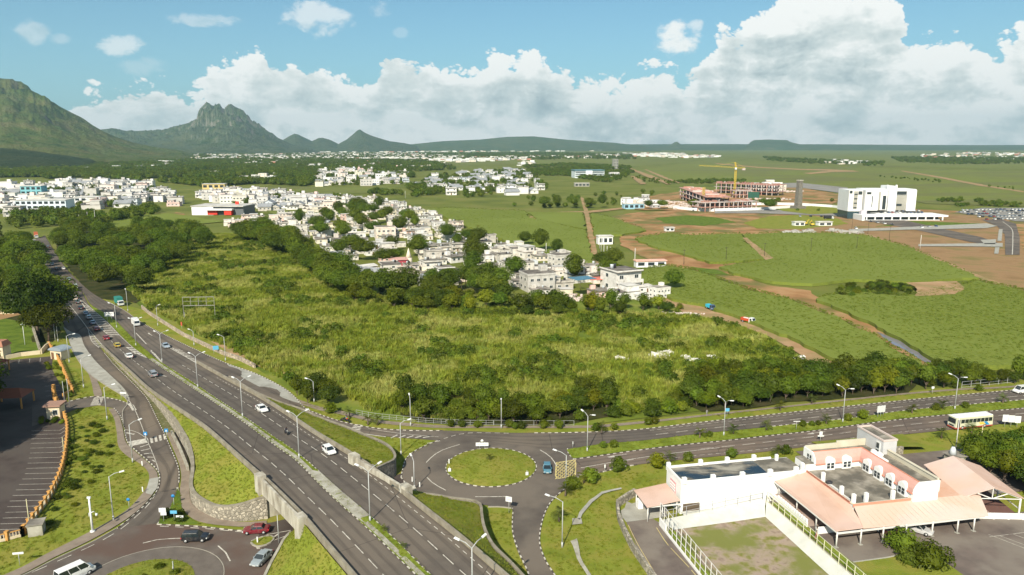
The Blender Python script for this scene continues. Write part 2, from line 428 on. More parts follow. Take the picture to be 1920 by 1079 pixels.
# points -> instanced plants, one "stuff" object each
SRC = bpy.data.collections.new('plant_sources')
def scatter_obj(name, pts, srcs, smin, smax, label=None, cat=None, seed=0, flat=None):
    """pts: list of (x,y,z); srcs: list of meshes; geometry nodes put a randomly turned and sized plant on every point"""
    me = bpy.data.meshes.new(name+'_points'); me.from_pydata([tuple(p) for p in pts], [], []); o = bpy.data.objects.new(name, me); COL.objects.link(o)
    o['kind'] = 'stuff'
    if label: o['label'] = label; o['category'] = cat
    c = bpy.data.collections.new(name+'_sources')
    for m in srcs:
        q = bpy.data.objects.new(m.name, m); c.objects.link(q)
    ng = bpy.data.node_groups.new(name, 'GeometryNodeTree')
    ng.interface.new_socket('Geometry', in_out='INPUT', socket_type='NodeSocketGeometry'); ng.interface.new_socket('Geometry', in_out='OUTPUT', socket_type='NodeSocketGeometry')
    N = ng.nodes; L = ng.links; gi = N.new('NodeGroupInput'); go = N.new('NodeGroupOutput')
    ip = N.new('GeometryNodeInstanceOnPoints'); ci = N.new('GeometryNodeCollectionInfo'); ci.inputs[0].default_value = c; ci.inputs['Separate Children'].default_value = True; ci.inputs['Reset Children'].default_value = True
    rz = N.new('FunctionNodeRandomValue'); rz.data_type = 'FLOAT_VECTOR'; rz.inputs[0].default_value = (-.12, -.12, 0); rz.inputs[1].default_value = (.12, .12, 6.283); rz.inputs['Seed'].default_value = seed
    rs = N.new('FunctionNodeRandomValue'); rs.data_type = 'FLOAT'; rs.inputs[2].default_value = smin; rs.inputs[3].default_value = smax; rs.inputs['Seed'].default_value = seed+1
    ip.inputs['Pick Instance'].default_value = True
    m2p = N.new('GeometryNodeMeshToPoints'); L.new(gi.outputs[0], m2p.inputs[0]); L.new(m2p.outputs[0], ip.inputs['Points'])
    L.new(ci.outputs[0], ip.inputs['Instance']); L.new(rz.outputs[0], ip.inputs['Rotation']); L.new(rs.outputs[1], ip.inputs['Scale']); L.new(ip.outputs[0], go.inputs[0])
    md = o.modifiers.new('plants', 'NODES'); md.node_group = ng
    return o
# ============================================================ materials of the setting
asphalt = M('asphalt', [(.088,.074,.063), (.12,.103,.087)], .35, 7, .9, .15, bump=.05, bscale=9, big=(.155,.13,.105), bigscale=.07)
asphalt_worn = M('asphalt_worn', [(.10,.085,.073), (.145,.122,.104)], .3, 7, .9, .15, bump=.05, bscale=9, big=(.11,.075,.06), bigscale=.07)
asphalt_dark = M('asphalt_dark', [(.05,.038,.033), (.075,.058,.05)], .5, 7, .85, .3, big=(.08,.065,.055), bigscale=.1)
road4 = roadmat('motorway_asphalt', (.095,.08,.068), (.125,.107,.09), (.15,.125,.1), 4)
road2 = roadmat('slip_asphalt', (.10,.084,.07), (.135,.114,.095), (.165,.135,.105), 2, .6)
road4b = roadmat('brown_asphalt', (.115,.09,.075), (.15,.122,.1), (.175,.135,.105), 4)
concrete_slab = M('concrete_slab', [(.27,.26,.22), (.4,.39,.34)], .4, 7, .9)
concrete_old = M('concrete_old', [(.22,.20,.155), (.34,.32,.26), (.44,.42,.36)], .5, 8, .9, bump=.2)
concrete_pale = M('concrete_pale', [(.19,.165,.12), (.31,.28,.22)], .6, 8, .9, bump=.15)
paint = M('road_paint', [(.20,.175,.145), (.44,.41,.35), (.58,.55,.47)], 1.6, 8, .8, lo=.28, hi=.62)
paint_yellow = M('yellow_paint', [(.45,.36,.14), (.62,.52,.22)], .8, 6, .8)
kerb_black = M('kerb_black', (.085,.07,.06), 2, 4)
kerb_stone = M('kerb_stone', [(.25,.23,.19), (.36,.33,.27)], 1, 6)
lawn = M('lawn', [(.13,.16,.018), (.175,.205,.026), (.215,.235,.038)], .22, 8, .95, .1, bump=.5, bscale=3, big=(.22,.21,.04), bigscale=.2)
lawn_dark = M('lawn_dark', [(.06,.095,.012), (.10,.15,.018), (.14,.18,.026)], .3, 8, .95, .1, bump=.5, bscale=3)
verge = M('verge_grass', [(.1,.13,.016), (.17,.22,.026), (.23,.25,.045)], .3, 8, .95, .1, bump=.6, bscale=2.5)
field_ground = M('field_ground', [(.08,.10,.02), (.135,.155,.03), (.19,.175,.055)], .02, 9, .95, .1, lo=.25, hi=.75)
scrub_ground = M('scrub_ground', [(.07,.105,.014), (.14,.18,.025), (.23,.22,.055)], .06, 9, .95, .1)
cane = M('cane_field', [(.095,.125,.018), (.145,.18,.027), (.19,.215,.038)], .9, 9, .9, .12, bump=.8, bscale=1.2, big=(.165,.2,.035), bigscale=.012)
cane_far = M('cane_far', [(.105,.13,.024), (.15,.175,.034), (.19,.195,.048)], .05, 9, .9, .1, big=(.135,.14,.045), bigscale=.004, stretch=(1, 2.5, 1))
dirt = M('red_dirt', [(.22,.105,.045), (.34,.19,.085), (.42,.27,.14)], .06, 9, .95, .1, big=(.15,.14,.045), bigscale=.035)
track = M('dirt_track', [(.30,.18,.09), (.42,.28,.16)], .15, 8, .95, .1, big=(.26,.2,.09), bigscale=.08)
brown_lot = M('brown_lot', [(.20,.125,.055), (.29,.18,.09), (.17,.15,.05)], .04, 9, .95, .1)
footpath_m = M('footpath', [(.19,.15,.115), (.27,.22,.17)], .5, 7, .9)
def stone(name, c, scale, joint=(.2,.18,.14)):
    m, t, b = principled(name); MATS[name] = m; g = t.add('ShaderNodeNewGeometry').outputs['Position']
    v = t.add('ShaderNodeTexVoronoi'); t.put(v.inputs['Vector'], g); v.inputs['Scale'].default_value = scale
    ve = t.add('ShaderNodeTexVoronoi', feature='DISTANCE_TO_EDGE'); t.put(ve.inputs['Vector'], g); ve.inputs['Scale'].default_value = scale
    sp = t.add('ShaderNodeSeparateColor'); t.put(sp.inputs[0], v.outputs['Color'])
    col = t.ramp(sp.outputs[0], [(0, tuple(x*.6 for x in c)), (.5, c), (1, tuple(min(1, x*1.45) for x in c))])
    col = t.mix(t.maprange(t.noise(g, .7, 5), .4, .7, 0, .4), col, (*tuple(x*.5 for x in c), 1))
    t.put(b.inputs['Base Color'], t.mix(t.maprange(ve.outputs['Distance'], .0, .09), (*joint, 1), col)); b.inputs['Roughness'].default_value = .95
    bn = t.add('ShaderNodeBump'); t.put(bn.inputs['Height'], t.maprange(ve.outputs['Distance'], 0, .15)); bn.inputs['Strength'].default_value = .8; bn.inputs['Distance'].default_value = .12
    t.l.new(bn.outputs[0], b.inputs['Normal']); return m
stone_wall_m = stone('stone_wall', (.36,.32,.25), 1.7)
basalt = stone('basalt_wall', (.17,.155,.13), 2.2, (.3,.27,.22))
white_wall = M('white_plaster', [(.74,.735,.71), (.82,.815,.79)], .35, 7, .75, bump=.03)
# ============================================================ ground
g_ = MB()
n_ = [-30000,-14000,-6000,-2500,-900,-300,300,900,2500,6000,14000,30000]; m_ = [-200,100,300,700,1500,3000,7000,15000,30000,45000]
g_.add([(x, y, -.35) for y in m_ for x in n_], [(j*12+i, j*12+i+1, (j+1)*12+i+1, (j+1)*12+i) for j in range(len(m_)-1) for i in range(11)])
g_.build('ground', field_ground, None, 'structure')
region('lawn', [(-300,640),(60,600),(118,570),(150,548),(270,582),(420,652),(560,742),(650,775),(700,788),(840,797),(1100,797),(1440,764),(1700,734),(1980,708),(2600,660),(3300,1300),(-900,1400)], lawn, -.06)
region('scrubland', [(225,540),(330,440),(500,440),(640,540),(900,560),(1300,565),(1400,600),(1530,690),(1560,740),(1100,797),(840,797),(700,788),(560,742),(420,652),(270,582)], scrub_ground, -.16)
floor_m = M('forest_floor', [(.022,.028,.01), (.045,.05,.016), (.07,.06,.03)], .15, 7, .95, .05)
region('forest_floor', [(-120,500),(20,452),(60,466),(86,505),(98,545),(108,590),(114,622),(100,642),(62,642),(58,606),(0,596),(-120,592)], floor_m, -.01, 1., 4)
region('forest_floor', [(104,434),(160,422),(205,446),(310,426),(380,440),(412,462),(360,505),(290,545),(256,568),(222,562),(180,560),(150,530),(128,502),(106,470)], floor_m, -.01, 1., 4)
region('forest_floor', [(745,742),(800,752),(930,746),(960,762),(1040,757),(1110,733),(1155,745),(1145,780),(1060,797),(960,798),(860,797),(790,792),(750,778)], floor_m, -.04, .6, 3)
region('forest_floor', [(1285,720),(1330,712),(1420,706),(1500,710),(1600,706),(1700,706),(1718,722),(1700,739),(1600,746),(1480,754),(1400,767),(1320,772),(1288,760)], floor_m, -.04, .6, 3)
# ============================================================ roads
LC_L = smooth([PM(*p) for p in [(58,450),(82,490),(103,528),(131,573),(166,618),(189,646),(225,680),(250,702.5),(275,726),(300,745),(337,769),(375,794),(397.5,811),(437,846),(479.5,884),(505,905),(572,971),(605,1009),(665,1079),(720,1145)]], 2.7)
LC_R = smooth([PM(*p) for p in [(72,447),(102,485),(128,515),(152,545),(170,576),(200,602),(224,627),(250,652),(276,671),(325,704),(375,737),(425,770),(472,803),(520,839),(555,864),(617,926),(692,994),(775,1074),(850,1145)]], 2.7)
RC_L = smooth([PM(*p) for p in [(72,447),(102,485),(130,517),(155,548),(170,571),(200,590),(218,603),(246,632),(280,663),(305,682),(362,718),(400,744),(450,777),(500,811),(565,856),(630,914),(700,974),(742,1014),(802,1074),(880,1145)]], 2.7)
RC_R = smooth([PM(*p) for p in [(84,442),(104,475),(125,505),(150,530),(172,549),(200,566),(232,586),(278,625),(322,655),(370,683),(425,714),(477,742),(530,775),(587,814),(665,862),(742,918),(780,949),(855,1009),(930,1074),(1010,1145)]], 2.7)
strip('motorway_road', LC_L, LC_R, road4, dz=.04, nx=4)
strip('motorway_road', RC_L, RC_R, road4, dz=.04, nx=4)
def PE(px, py, dz=0.):
    k = min(1, max(0, (560-px)/190)); z = 0.
    for _ in range(12): p = P(px, py, z); z = .5*z+.5*(zm(p.y)*k+dz)
    return P(px, py, z)
EX_L = smooth([PE(*p) for p in [(200,567),(232,587),(278,627),(322,657),(370,684),(420,705),(479,737),(530,759),(562,769),(605,789),(640,803),(692,815),(760,822),(800,824),(825,826)]], 2.7)
EX_R = smooth([PE(*p) for p in [(200,565),(232,582),(265,605),(312,630),(375,660),(425,682),(479,701),(530,727),(556,748),(572,766),(600,778),(640,791),(700,803),(770,808),(830,808)]], 2.7)
strip('exit_road', EX_L, EX_R, road2, dz=.025, nx=3)
BAY = smooth([PE(*p) for p in [(425,683),(450,705),(479,722),(520,742),(548,753),(563,757)]], 2.7)
BAYR = smooth([PE(*p) for p in [(425,681.5),(479,701.5),(530,727.5),(556,748.5),(563,757)]], 2.7)
strip('bus_bay', BAY, BAYR, concrete_slab, dz=.045, nx=2)
SL_L = smooth([P(*p) for p in [(56,452),(78,490),(95,520),(105,555),(114,590),(124,622),(136,658),(163,697),(197,722),(232,744),(240,757),(230,772),(233,803),(239,829),(257,847),(279,866),(295,882),(299.5,895),(295.5,919),(277,943),(240,976),(220,991)]], 2.)
SL_R = smooth([P(*p) for p in [(60,450),(84,490),(104,528),(132,573),(166,618),(186,649),(212,682),(237,707),(257,727),(275,747),(287,770),(300,797),(308,813),(318,837),(332,870),(336,890),(334,915),(331,931),(318,955),(295,982)]], 2.)
strip('slip_road', SL_L, SL_R, road2, dz=.03, nx=3)
region('bus_bay', [(118,612),(132,622),(150,628),(158,648),(178,676),(205,702),(232,728),(244,750),(232,744),(197,722),(163,697),(138,660),(124,624)], concrete_slab, .05, rounded=True)
region('side_road', [(60,760),(110,757),(130,753),(175,744),(215,749),(245,757),(262,775),(236,806),(226,781),(214,766),(185,760),(140,768),(100,786),(60,800)], asphalt, .024)
RB_EDGE = [(-300,1230),(-60,1120),(45,1079),(100,1051),(175,1016),(220,991),(262,978),(295,983),(375,987),(455,995),(490,985),(530,975),(548,998),(535,1012),(515,1040),(497,1079),(470,1160),(300,1400)]
region('roundabout_road', RB_EDGE, asphalt_worn, .012)
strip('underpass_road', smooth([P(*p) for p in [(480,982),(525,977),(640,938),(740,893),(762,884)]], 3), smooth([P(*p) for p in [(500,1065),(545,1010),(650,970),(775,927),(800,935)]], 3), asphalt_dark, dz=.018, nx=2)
region('roundabout_road', [(757,872),(762,860),(774,849),(792,839),(825,825),(850,812),(880,810),(960,812),(1062,813),(1075,835),(1079,862),(1088,889),(1080,901),(1045,929),(1027,951),(1015,984),(1012,1021),(1025,1056),(1040,1079),(1080,1150),(1012,1150),(992,1079),(972,1034),(961,996),(962,954),(940,951),(915,951),(890,941),(830,931),(795,926),(770,915),(752,894)], asphalt, .02, rounded=True)
EN_T = smooth([P(*p) for p in [(830,808),(880,809),(960,812),(1060,812),(1185,807),(1310,793),(1440,778.5),(1690,752),(1920,730),(2300,695)]], 2.7)
EN_B = smooth([P(*p) for p in [(940,832),(1000,838),(1062,842),(1135,832),(1210,826),(1310,814),(1440,801),(1580,786),(1690,771),(1790,761),(1920,750),(2300,716)]], 2.7)
ES_T = smooth([P(*p) for p in [(1074,862),(1120,856),(1175,848),(1260,837),(1360,827),(1440,818),(1540,807),(1690,787),(1920,766),(2300,732)]], 2.7)
ES_B = smooth([P(*p) for p in [(1087,891),(1132,885),(1172,875),(1265,864),(1335,857),(1440,847),(1560,832),(1680,817),(1747,810),(1850,799),(1920,791),(2300,752)]], 2.7)
strip('main_road', EN_T, EN_B, road4, dz=.03, nx=3); strip('main_road', ES_T, ES_B, road4b, dz=.03, nx=3)
region('exit_road', [(740,805),(800,806.5),(870,809),(862,822),(825,827),(800,824.5),(740,820)], asphalt, .028)
CX, CY, CR = -4.35, 145.0, 9.45
def circ(cx, cy, r, n=64, z=0, a0=0, a1=2*math.pi, ry=None): return [Vector((cx+r*math.cos(a0+(a1-a0)*i/n), cy+(ry or r)*math.sin(a0+(a1-a0)*i/n), z)) for i in range(n+1)]
# roundabout island: a low grassy mound
def mound(name, cx, cy, r, h, mat, ry=None, z0=.1):
    mb = MB(); vs = [(cx, cy, z0+h)]; K = 8; N = 48
    for k in range(1, K+1):
        for i in range(N):
            a = 2*math.pi*i/N; q = k/K; vs.append((cx+r*q*math.cos(a), cy+(ry or r)*q*math.sin(a), z0+h*(1-q*q)))
    fs = [(0, 1+i, 1+(i+1) % N) for i in range(N)]
    for k in range(K-1):
        for i in range(N): a, b = 1+k*N+i, 1+k*N+(i+1) % N; fs.append((a, a+N, b+N, b))
    mb.add(vs, fs, 0, True); return mb.build(name, mat, None, 'structure')
mound('roundabout_lawn', CX, CY, CR-.15, .7, lawn)
# ------------------------------------------------------------ kerbs painted black and white
def kerb(pts, white=1.5, w_=.2, h=.13, name='kerb', plain=False, base=0.):
    p = resample(pts, max(2, int(sum((b-a).length for a, b in zip(pts, pts[1:]))/(.78 if pts[0].x < 25 else .9))))
    mb = MB(); sweep(mb, p, w_, h, 0, base, None if plain else [0, 1], below=.1)
    return mb.build(name, [kerb_stone if plain else paint, kerb_black], None, 'structure')
kerb(circ(CX, CY, CR))
def cut(pts, a, b): n = len(pts); return pts[int(a*n):max(int(b*n), 2)]
def past(pts, py0, py1, z=None):
    """part of a line whose world Y lies between the levels of two image rows"""
    y0, y1 = P(960, py0).y, P(960, py1).y; return [p for p in pts if min(y0, y1) <= p.y <= max(y0, y1)]
kerb([p for p in LC_R if p.y < 222]); kerb([p for p in RC_L if p.y < 222])
kerb([p for p in SL_R if 136 < p.y < 232]); kerb([p for p in SL_L if 114 < p.y < 165], plain=False)
kerb([p for p in SL_L if 165 < p.y < 240], plain=True)
kerb(EX_R); kerb(EN_T[8:]); kerb(EN_B[24:]); kerb(ES_T); kerb(ES_B[:6]); kerb(ES_B[60:])
kerb(smooth([P(*p) for p in [(752,896),(757,872),(762,860),(774,849),(792,839),(825,825)]], 1.4))
kerb(smooth([P(*p) for p in [(1087,889),(1080,901),(1045,929),(1027,951),(1015,984),(1012,1021),(1025,1056),(1040,1079),(1080,1150)]], 1.4))
kerb(smooth([P(*p) for p in [(1012,1150),(992,1079),(972,1034),(961,996),(962,956)]], 1.4)); kerb(smooth([P(*p) for p in [(752,896),(770,917),(795,928)]], 1.2))
kerb(smooth([P(*p) for p in [(962,954),(940,951),(915,951)]], 1.4), plain=True)
kerb(smooth([P(*p) for p in [(1064,842),(1066,852),(1075,861)]], 1.)); kerb(smooth([P(*p) for p in [(295,984),(375,988),(455,996),(500,988)]], 1.6))
kerb(smooth([P(*p) for p in [(-100,1140),(45,1079),(100,1051),(175,1016),(220,991)]], 2.), plain=True)
kerb(smooth([P(*p) for p in [(295,984),(318,956),(331,932),(332,915)]], 1.3)); kerb(smooth([P(*p) for p in [(334,915),(339,950),(344,962)]], 1.2), plain=True)
kerb(smooth([P(*p) for p in [(214,766),(226,781),(233,803)]], 1.2)); kerb(smooth([P(*p) for p in [(130,753),(175,744),(215,749),(240,757)]], 1.4))
# ------------------------------------------------------------ medians and slopes
strip('median_grass', [p.copy() for p in RC_L if p.y < 300], [p.copy() for p in LC_R if p.y < 300], verge, dz=.13, nx=3, bump=.15)
mid_L = [p for p in LC_R if 84 < p.y < 132]; 
BR0, BR1 = 131, 110
mb = MB(); 
ma = [p for p in LC_R if BR1 < p.y < BR0]; mc = [p for p in RC_L if BR1 < p.y < BR0]
strip('median_slab', [p.copy() for p in mc], [p.copy() for p in ma], concrete_old, dz=.22, nx=1)
# a pale concrete ledge runs along the median kerb of the left carriageway
strip('median_edge', offset([p for p in LC_R if p.y < 222], .95), offset([p for p in LC_R if p.y < 222], .15), concrete_old, dz=.17)
strip('median_grass', smooth([P(1062,844),P(1135,833),P(1210,827),P(1310,815),P(1440,802),P(1580,787),P(1690,772),P(1790,762),P(1920,751),P(2300,717)], 2.), smooth([P(1073,861),P(1120,855),P(1175,847),P(1260,836),P(1360,826),P(1440,817),P(1540,806),P(1690,786),P(1920,765),P(2300,731)], 2.), verge, dz=.13, nx=3, bump=.15)
strip('shoulder', offset([p for p in RC_R if p.y < 215], 1.0), offset([p for p in RC_R if p.y < 215], .12), M('sandy_gutter', [(.26,.2,.12),(.36,.30,.2)], .5, 7), dz=.05)
# barrier along the outer edges of the motorway
def barrier(name, pts, label, th=.42, h=.85, mat=None, below=.6):
    mb = MB(); sweep(mb, pts, th, h, 0, 0, below=below); o = mb.build(name, mat or concrete_pale); tag(o, label, 'barrier'); return o
LCo = offset(LC_L, -.35); RCo = offset(RC_R, .35)
LCo = offset(LC_L, -.35 if offset(LC_L, -1)[len(LC_L)//2].x < LC_L[len(LC_L)//2].x else .35)
RCo = offset(RC_R, .35 if offset(RC_R, 1)[len(RC_R)//2].x > RC_R[len(RC_R)//2].x else -.35)
barrier('motorway_barrier', [p for p in LCo if p.y < 238], 'pale concrete barrier along the outer edge of the left motorway carriageway')
barrier('motorway_barrier', [p for p in RCo if p.y < 216], 'pale concrete barrier along the motorway edge beside the roundabout')
# grass slope and stone retaining wall left of the motorway
WT = [PY(0,0,1)]*0
def PZ(px, py, z): return P(px, py, z)
wallL = [(P(200,657,.6)),P(225,682,1.0),P(250,704,1.5),P(275,726,2.1),P(298,748,2.6),P(325,783,3.0),P(342,810,3.1),P(353,830,3.0),P(360,858,2.9),P(361,884,2.7),P(358,912,2.4),P(370,931.5,2.2),P(400,948,2.3),P(425,951,2.5),P(455,946,3.1),P(479.5,938,3.7),P(500,932,4.1)]
wallL = smooth(wallL, 1.6)
slopeA = [p for p in offset(LC_L, 0) if 128.5 < p.y < 238]
slopeA = offset(slopeA, .7) if offset(slopeA, 1)[5].x < slopeA[5].x else offset(slopeA, -.7)
strip('embankment_grass', slopeA, [q+Vector((.2,.1,-.05)) for q in wallL], lawn, nx=8, bump=.5, n=90)
mb = MB(); sweep(mb, wallL, .55, .12, 0, 0, below=4.6); o = mb.build('retaining_wall', [stone_wall_m]); tag(o, 'curved grey stone retaining wall holding the green bank left of the motorway', 'wall')
mb = MB(); sweep(mb, wallL, .7, .16, 0, .1); mb.build('coping', concrete_pale, o)
# lower path between slip road and retaining wall
PA = smooth([P(*p) for p in [(312,812),(322,836),(335,868),(340,892),(338,915),(336,935),(345,958),(375,980),(455,989),(500,984)]], 1.6)
PB = smooth([P(*p) for p in [(335,812),(344,834),(352,860),(356,885),(355,915),(360,945),(387,965),(425,977),(462,980),(500,977)]], 1.6)
strip('footpath', PA, PB, footpath_m, dz=.1, nx=2)
chan = smooth([P(*p) for p in [(322,815),(336,842),(346,866),(353,884)]], 1.2)
mb = MB(); sweep(mb, chan, .4, 1.0, 0); o = mb.build('ramp_wall', concrete_old); tag(o, 'low stained concrete wall beside the ramp at the zebra crossing', 'wall')
mb = MB(); sweep(mb, [p+Vector((1.35,.1,0)) for p in chan], .35, 1.9, 0); o = mb.build('ramp_wall', concrete_old); tag(o, 'taller stained wall between the dark ramp and the stone retaining wall', 'wall')
strip('verge', smooth([P(*p) for p in [(189,649),(214,682),(238,706),(258,726),(276,746),(289,769),(303,797),(312,812)]], 2), smooth([P(*p) for p in [(200,655),(226,684),(252,708),(275,730),(296,752),(318,786),(335,812)]], 2), M('weedy_stones', [(.16,.13,.08),(.09,.1,.03),(.28,.24,.17)], .7, 8), dz=.06, nx=2)
# right bank A: between motorway, exit road and the bridge
bankA = smooth([P(430,708,2.6),P(479,737,2.2),P(530,758,1.7),P(562,768,1.5),P(605,787,1.5),P(650,803,1.7),P(683,817,2.0),P(718,832,2.4),P(733,843,2.7),P(740.6,856,3.0),P(738,865,3.3),P(724,872,3.7),P(706,880,4.2)], 1.5)
RCe = [p for p in RCo if 139 < p.y < 205]
RCe = [p+(p-RC_R[min(range(len(RC_R)), key=lambda i: (RC_R[i]-p).length)]).normalized()*.3 for p in RCe]
strip('embankment_grass', [q+Vector((-.15,0,-.05)) for q in bankA], RCe, lawn, nx=8, bump=.4, n=80)
mb = MB(); sweep(mb, bankA, .4, .3, 0, 0, below=4.4); o = mb.build('retaining_wall', [basalt]); tag(o, 'curved dark stone wall round the grass bank beside the bridge and roundabout', 'wall')
mb = MB(); sweep(mb, bankA, .5, .14, 0, .3); mb.build('coping', concrete_pale, o)
# right bank B: south of the bridge
bankB = smooth([P(775,926.5,2.6),P(815,931,2.1),P(850,937,1.9),P(890,942,1.8),P(901,950,1.9),P(903,965,2.0),P(906,985,2.3),P(913,1005,2.5),P(926,1027,2.7),P(960,1061,3.0),P(1000,1105,3.2),P(1040,1150,3.4)], 1.5)
RCf = [p for p in RCo if p.y < 126.5]
RCf = [p+(p-RC_R[min(range(len(RC_R)), key=lambda i: (RC_R[i]-p).length)]).normalized()*.3 for p in RCf]
strip('embankment_grass', [q+Vector((-.15,0,-.05)) for q in bankB], RCf, lawn, nx=8, bump=.4, n=70)
mb = MB(); sweep(mb, bankB, .4, .3, 0, 0, below=4.4); o = mb.build('retaining_wall', [basalt]); tag(o, 'winding stone wall along the grass bank south of the bridge, beside the descending road', 'wall')
mb = MB(); sweep(mb, bankB, .5, .14, 0, .3); mb.build('coping', concrete_pale, o)
# left bank south of the bridge
lowW = smooth([P(545,998,.9),P(532,1012,1.0),P(524,1027,1.1),P(510,1052,1.1),P(497,1079,1.1),P(470,1140,1.1)], 1.5)
LCe = [p for p in LC_L if p.y < 111.5]
LCe = [p+(p-LC_R[min(range(len(LC_R)), key=lambda i: (LC_R[i]-p).length)]).normalized()*.9 for p in LCe]
strip('embankment_grass', LCe, [q+Vector((.2,0,-.05)) for q in lowW], lawn, nx=8, bump=.4, n=60)
mb = MB(); sweep(mb, lowW, .45, .15, 0, 0, below=1.6); o = mb.build('retaining_wall', [concrete_old]); tag(o, 'low curved concrete wall at the foot of the grass bank beside the silver car', 'wall')
# ------------------------------------------------------------ bridge
def near(pts, Y): return min(pts, key=lambda p: abs(p.y-Y))
bA0, bA1 = P(490,896,7.3), P(561,968,7.3)          # left parapet ends
bB0, bB1 = P(667,858,7.3), P(757,912,7.3)          # right parapet ends
br = empty('overpass_bridge', 'grey concrete motorway overpass over the road joining the two roundabouts', 'bridge')
grime = M('bridge_concrete', [(.22,.19,.145), (.37,.34,.275), (.5,.47,.39)], .7, 8, .9, stretch=(1,1,.3), lo=.3, hi=.65)
def beam(mb, a, b, t, z0, z1, side=0):
    d = (b-a); d.z = 0; d.normalize(); n = Vector((-d.y, d.x, 0)); o_ = n*side
    pl = [(a+n*t/2+o_), (b+n*t/2+o_), (b-n*t/2+o_), (a-n*t/2+o_)]
    mb.prism([(p.x, p.y) for p in pl], z0, z1)
for (a, b, sg) in ((bA0, bA1, 1), (bB0, bB1, -1)):
    d = (b-a).normalized(); n = Vector((-d.y, d.x, 0))
    mb = MB(); beam(mb, a, b, .45, 4.3, 7.25); mb.build('parapet', grime, br)
    inner = -sg*2.2
    for e, s2 in ((a, -1), (b, 1)):
        mb = MB(); c = e+d*s2*.6; beam(mb, c-d*1.0, c+d*1.0, 1.5, 2.2 if s2 > 0 else 3.0, 7.75); mb.build('parapet_pillar', grime, br)
    mb = MB(); m0 = a+n*(-1.0*sg*-1 if False else 0); 
# road deck and abutments
deck = MB()
deckpoly = [near(LCo, 132), near(RCo, 139), near(RCo, 121), near(LCo, 110)]
deck.prism([(p.x, p.y) for p in deckpoly], 4.5, 5.3); deck.build('deck', grime, br)
na, nb = P(503,975,0), P(757,884,0)
mb = MB(); qa_ = P(706,880,4.2); qa_.z = 0; beam(mb, P(499,975), qa_, 1.2, 0, 4.6, 1.2); mb.build('abutment', grime, br)
mb = MB(); qa_ = P(772,926,2.6); qa_.z = 0; beam(mb, P(556,1012), qa_, 1.2, 0, 4.6, -1.5); mb.build('abutment', grime, br)
# ------------------------------------------------------------ road markings
mk = MB()
def mid(a, b, k=.5, n=200): a = resample(a, n); b = resample(b, n); return [p.lerp(q, k) for p, q in zip(a, b)]
cl = [p for p in mid(LC_L, LC_R)]
def nearpair(A, B, k, f):   # line at a fraction k between two edges measured square to the road
    out = []
    for p in A:
        if not f(p): continue
        q = min(B, key=lambda b: (b-p).length_squared); out.append(p.lerp(q, k))
    return out
dashes(mk, nearpair(LC_L, LC_R, .47, lambda p: p.y < 245), .16, 3.1, 1.7, .065)
dashes(mk, nearpair(RC_L, RC_R, .50, lambda p: p.y < 212), .16, 3.1, 1.7, .065)
dashes(mk, nearpair(RC_R, RC_L, .13, lambda p: p.y < 200), .14, 1.2, 1.0, .065)
ln = lambda pts, w_=.15, z=.065, f=PM: dashes(mk, smooth([f(*p) for p in pts], 2.), w_, 1e4, 1, z)
ln([(148,560),(165,585),(190,617),(220,640),(250,660),(276,672)], .3); ln([(150,562),(169,577),(199,603),(223,628),(249,652),(275,671)], .2)
ln([(255,625),(280,652),(304,681)], .3); ln([(131,573),(150,597),(164,616),(166,622),(172,640),(186,653)], .22); ln([(166,618),(178,632),(191,647)], .22)
ln([(278,625),(298,641),(315,652)], .45); ln([(303,643),(322,655),(345,668),(369,682)], .25); ln([(312,646),(330,657),(352,670)], .2)
def hatch(A, B, n, w_=.35, f=PM, sl=.0, z=.06):
    a = resample([f(*p) for p in A], 100); b = resample([f(*p) for p in B], 100)
    for i in range(n):
        k = (i+.5)/n; p = a[int(k*99)]; q = b[min(99, max(0, int((k+sl)*99)))]
        d = (q-p); d.z = 0
        if d.length < .4: continue
        dashes(mk, [p, q], w_, 1e3, 1, z)
def yhatch(Lx, Rx, y0, y1, n, w_, sl=1.5, f=PM):
    for i in range(n):
        y = y0+(y1-y0)*((i+.5)/n)
        xa = np.interp(y, [p[1] for p in Lx], [p[0] for p in Lx]); xb = np.interp(y+sl, [p[1] for p in Rx], [p[0] for p in Rx])
        if xb-xa > 1.5: dashes(mk, [f(xa, y), f(xb, y+sl)], w_, 1e3, 1, .06)
yhatch([(148,560),(165,585),(190,617),(217,640),(250,660),(276,672)], [(150,560),(170,578),(200,604),(211,615),(234,640),(262,661),(276,671)], 572, 668, 27, .75)
yhatch([(255,626),(260,640),(280,655),(303,680)], [(256,626),(275,650),(305,681)], 632, 678, 12, .5, 3)
yhatch([(166,622),(170,634),(178,645),(187,653)], [(168,620),(176,631),(191,646),(196,653)], 626, 652, 8, .5, 2)
yhatch([(303,643),(322,655),(345,668),(368,681)], [(310,643),(336,655),(358,668),(374,681)], 648, 682, 12, .5, 1)
dashes(mk, smooth([P(*p) for p in [(70,470),(96,512),(118,552),(131,573)]], 3), .15, 2, 2, .05)
for a, b in [((246,661),(254,664)),((300,704),(313,707))]: dashes(mk, smooth([PM(*a), PM((a[0]+b[0])/2, a[1]-1), PM(*b)], 1), .4, 9, 1, .07)
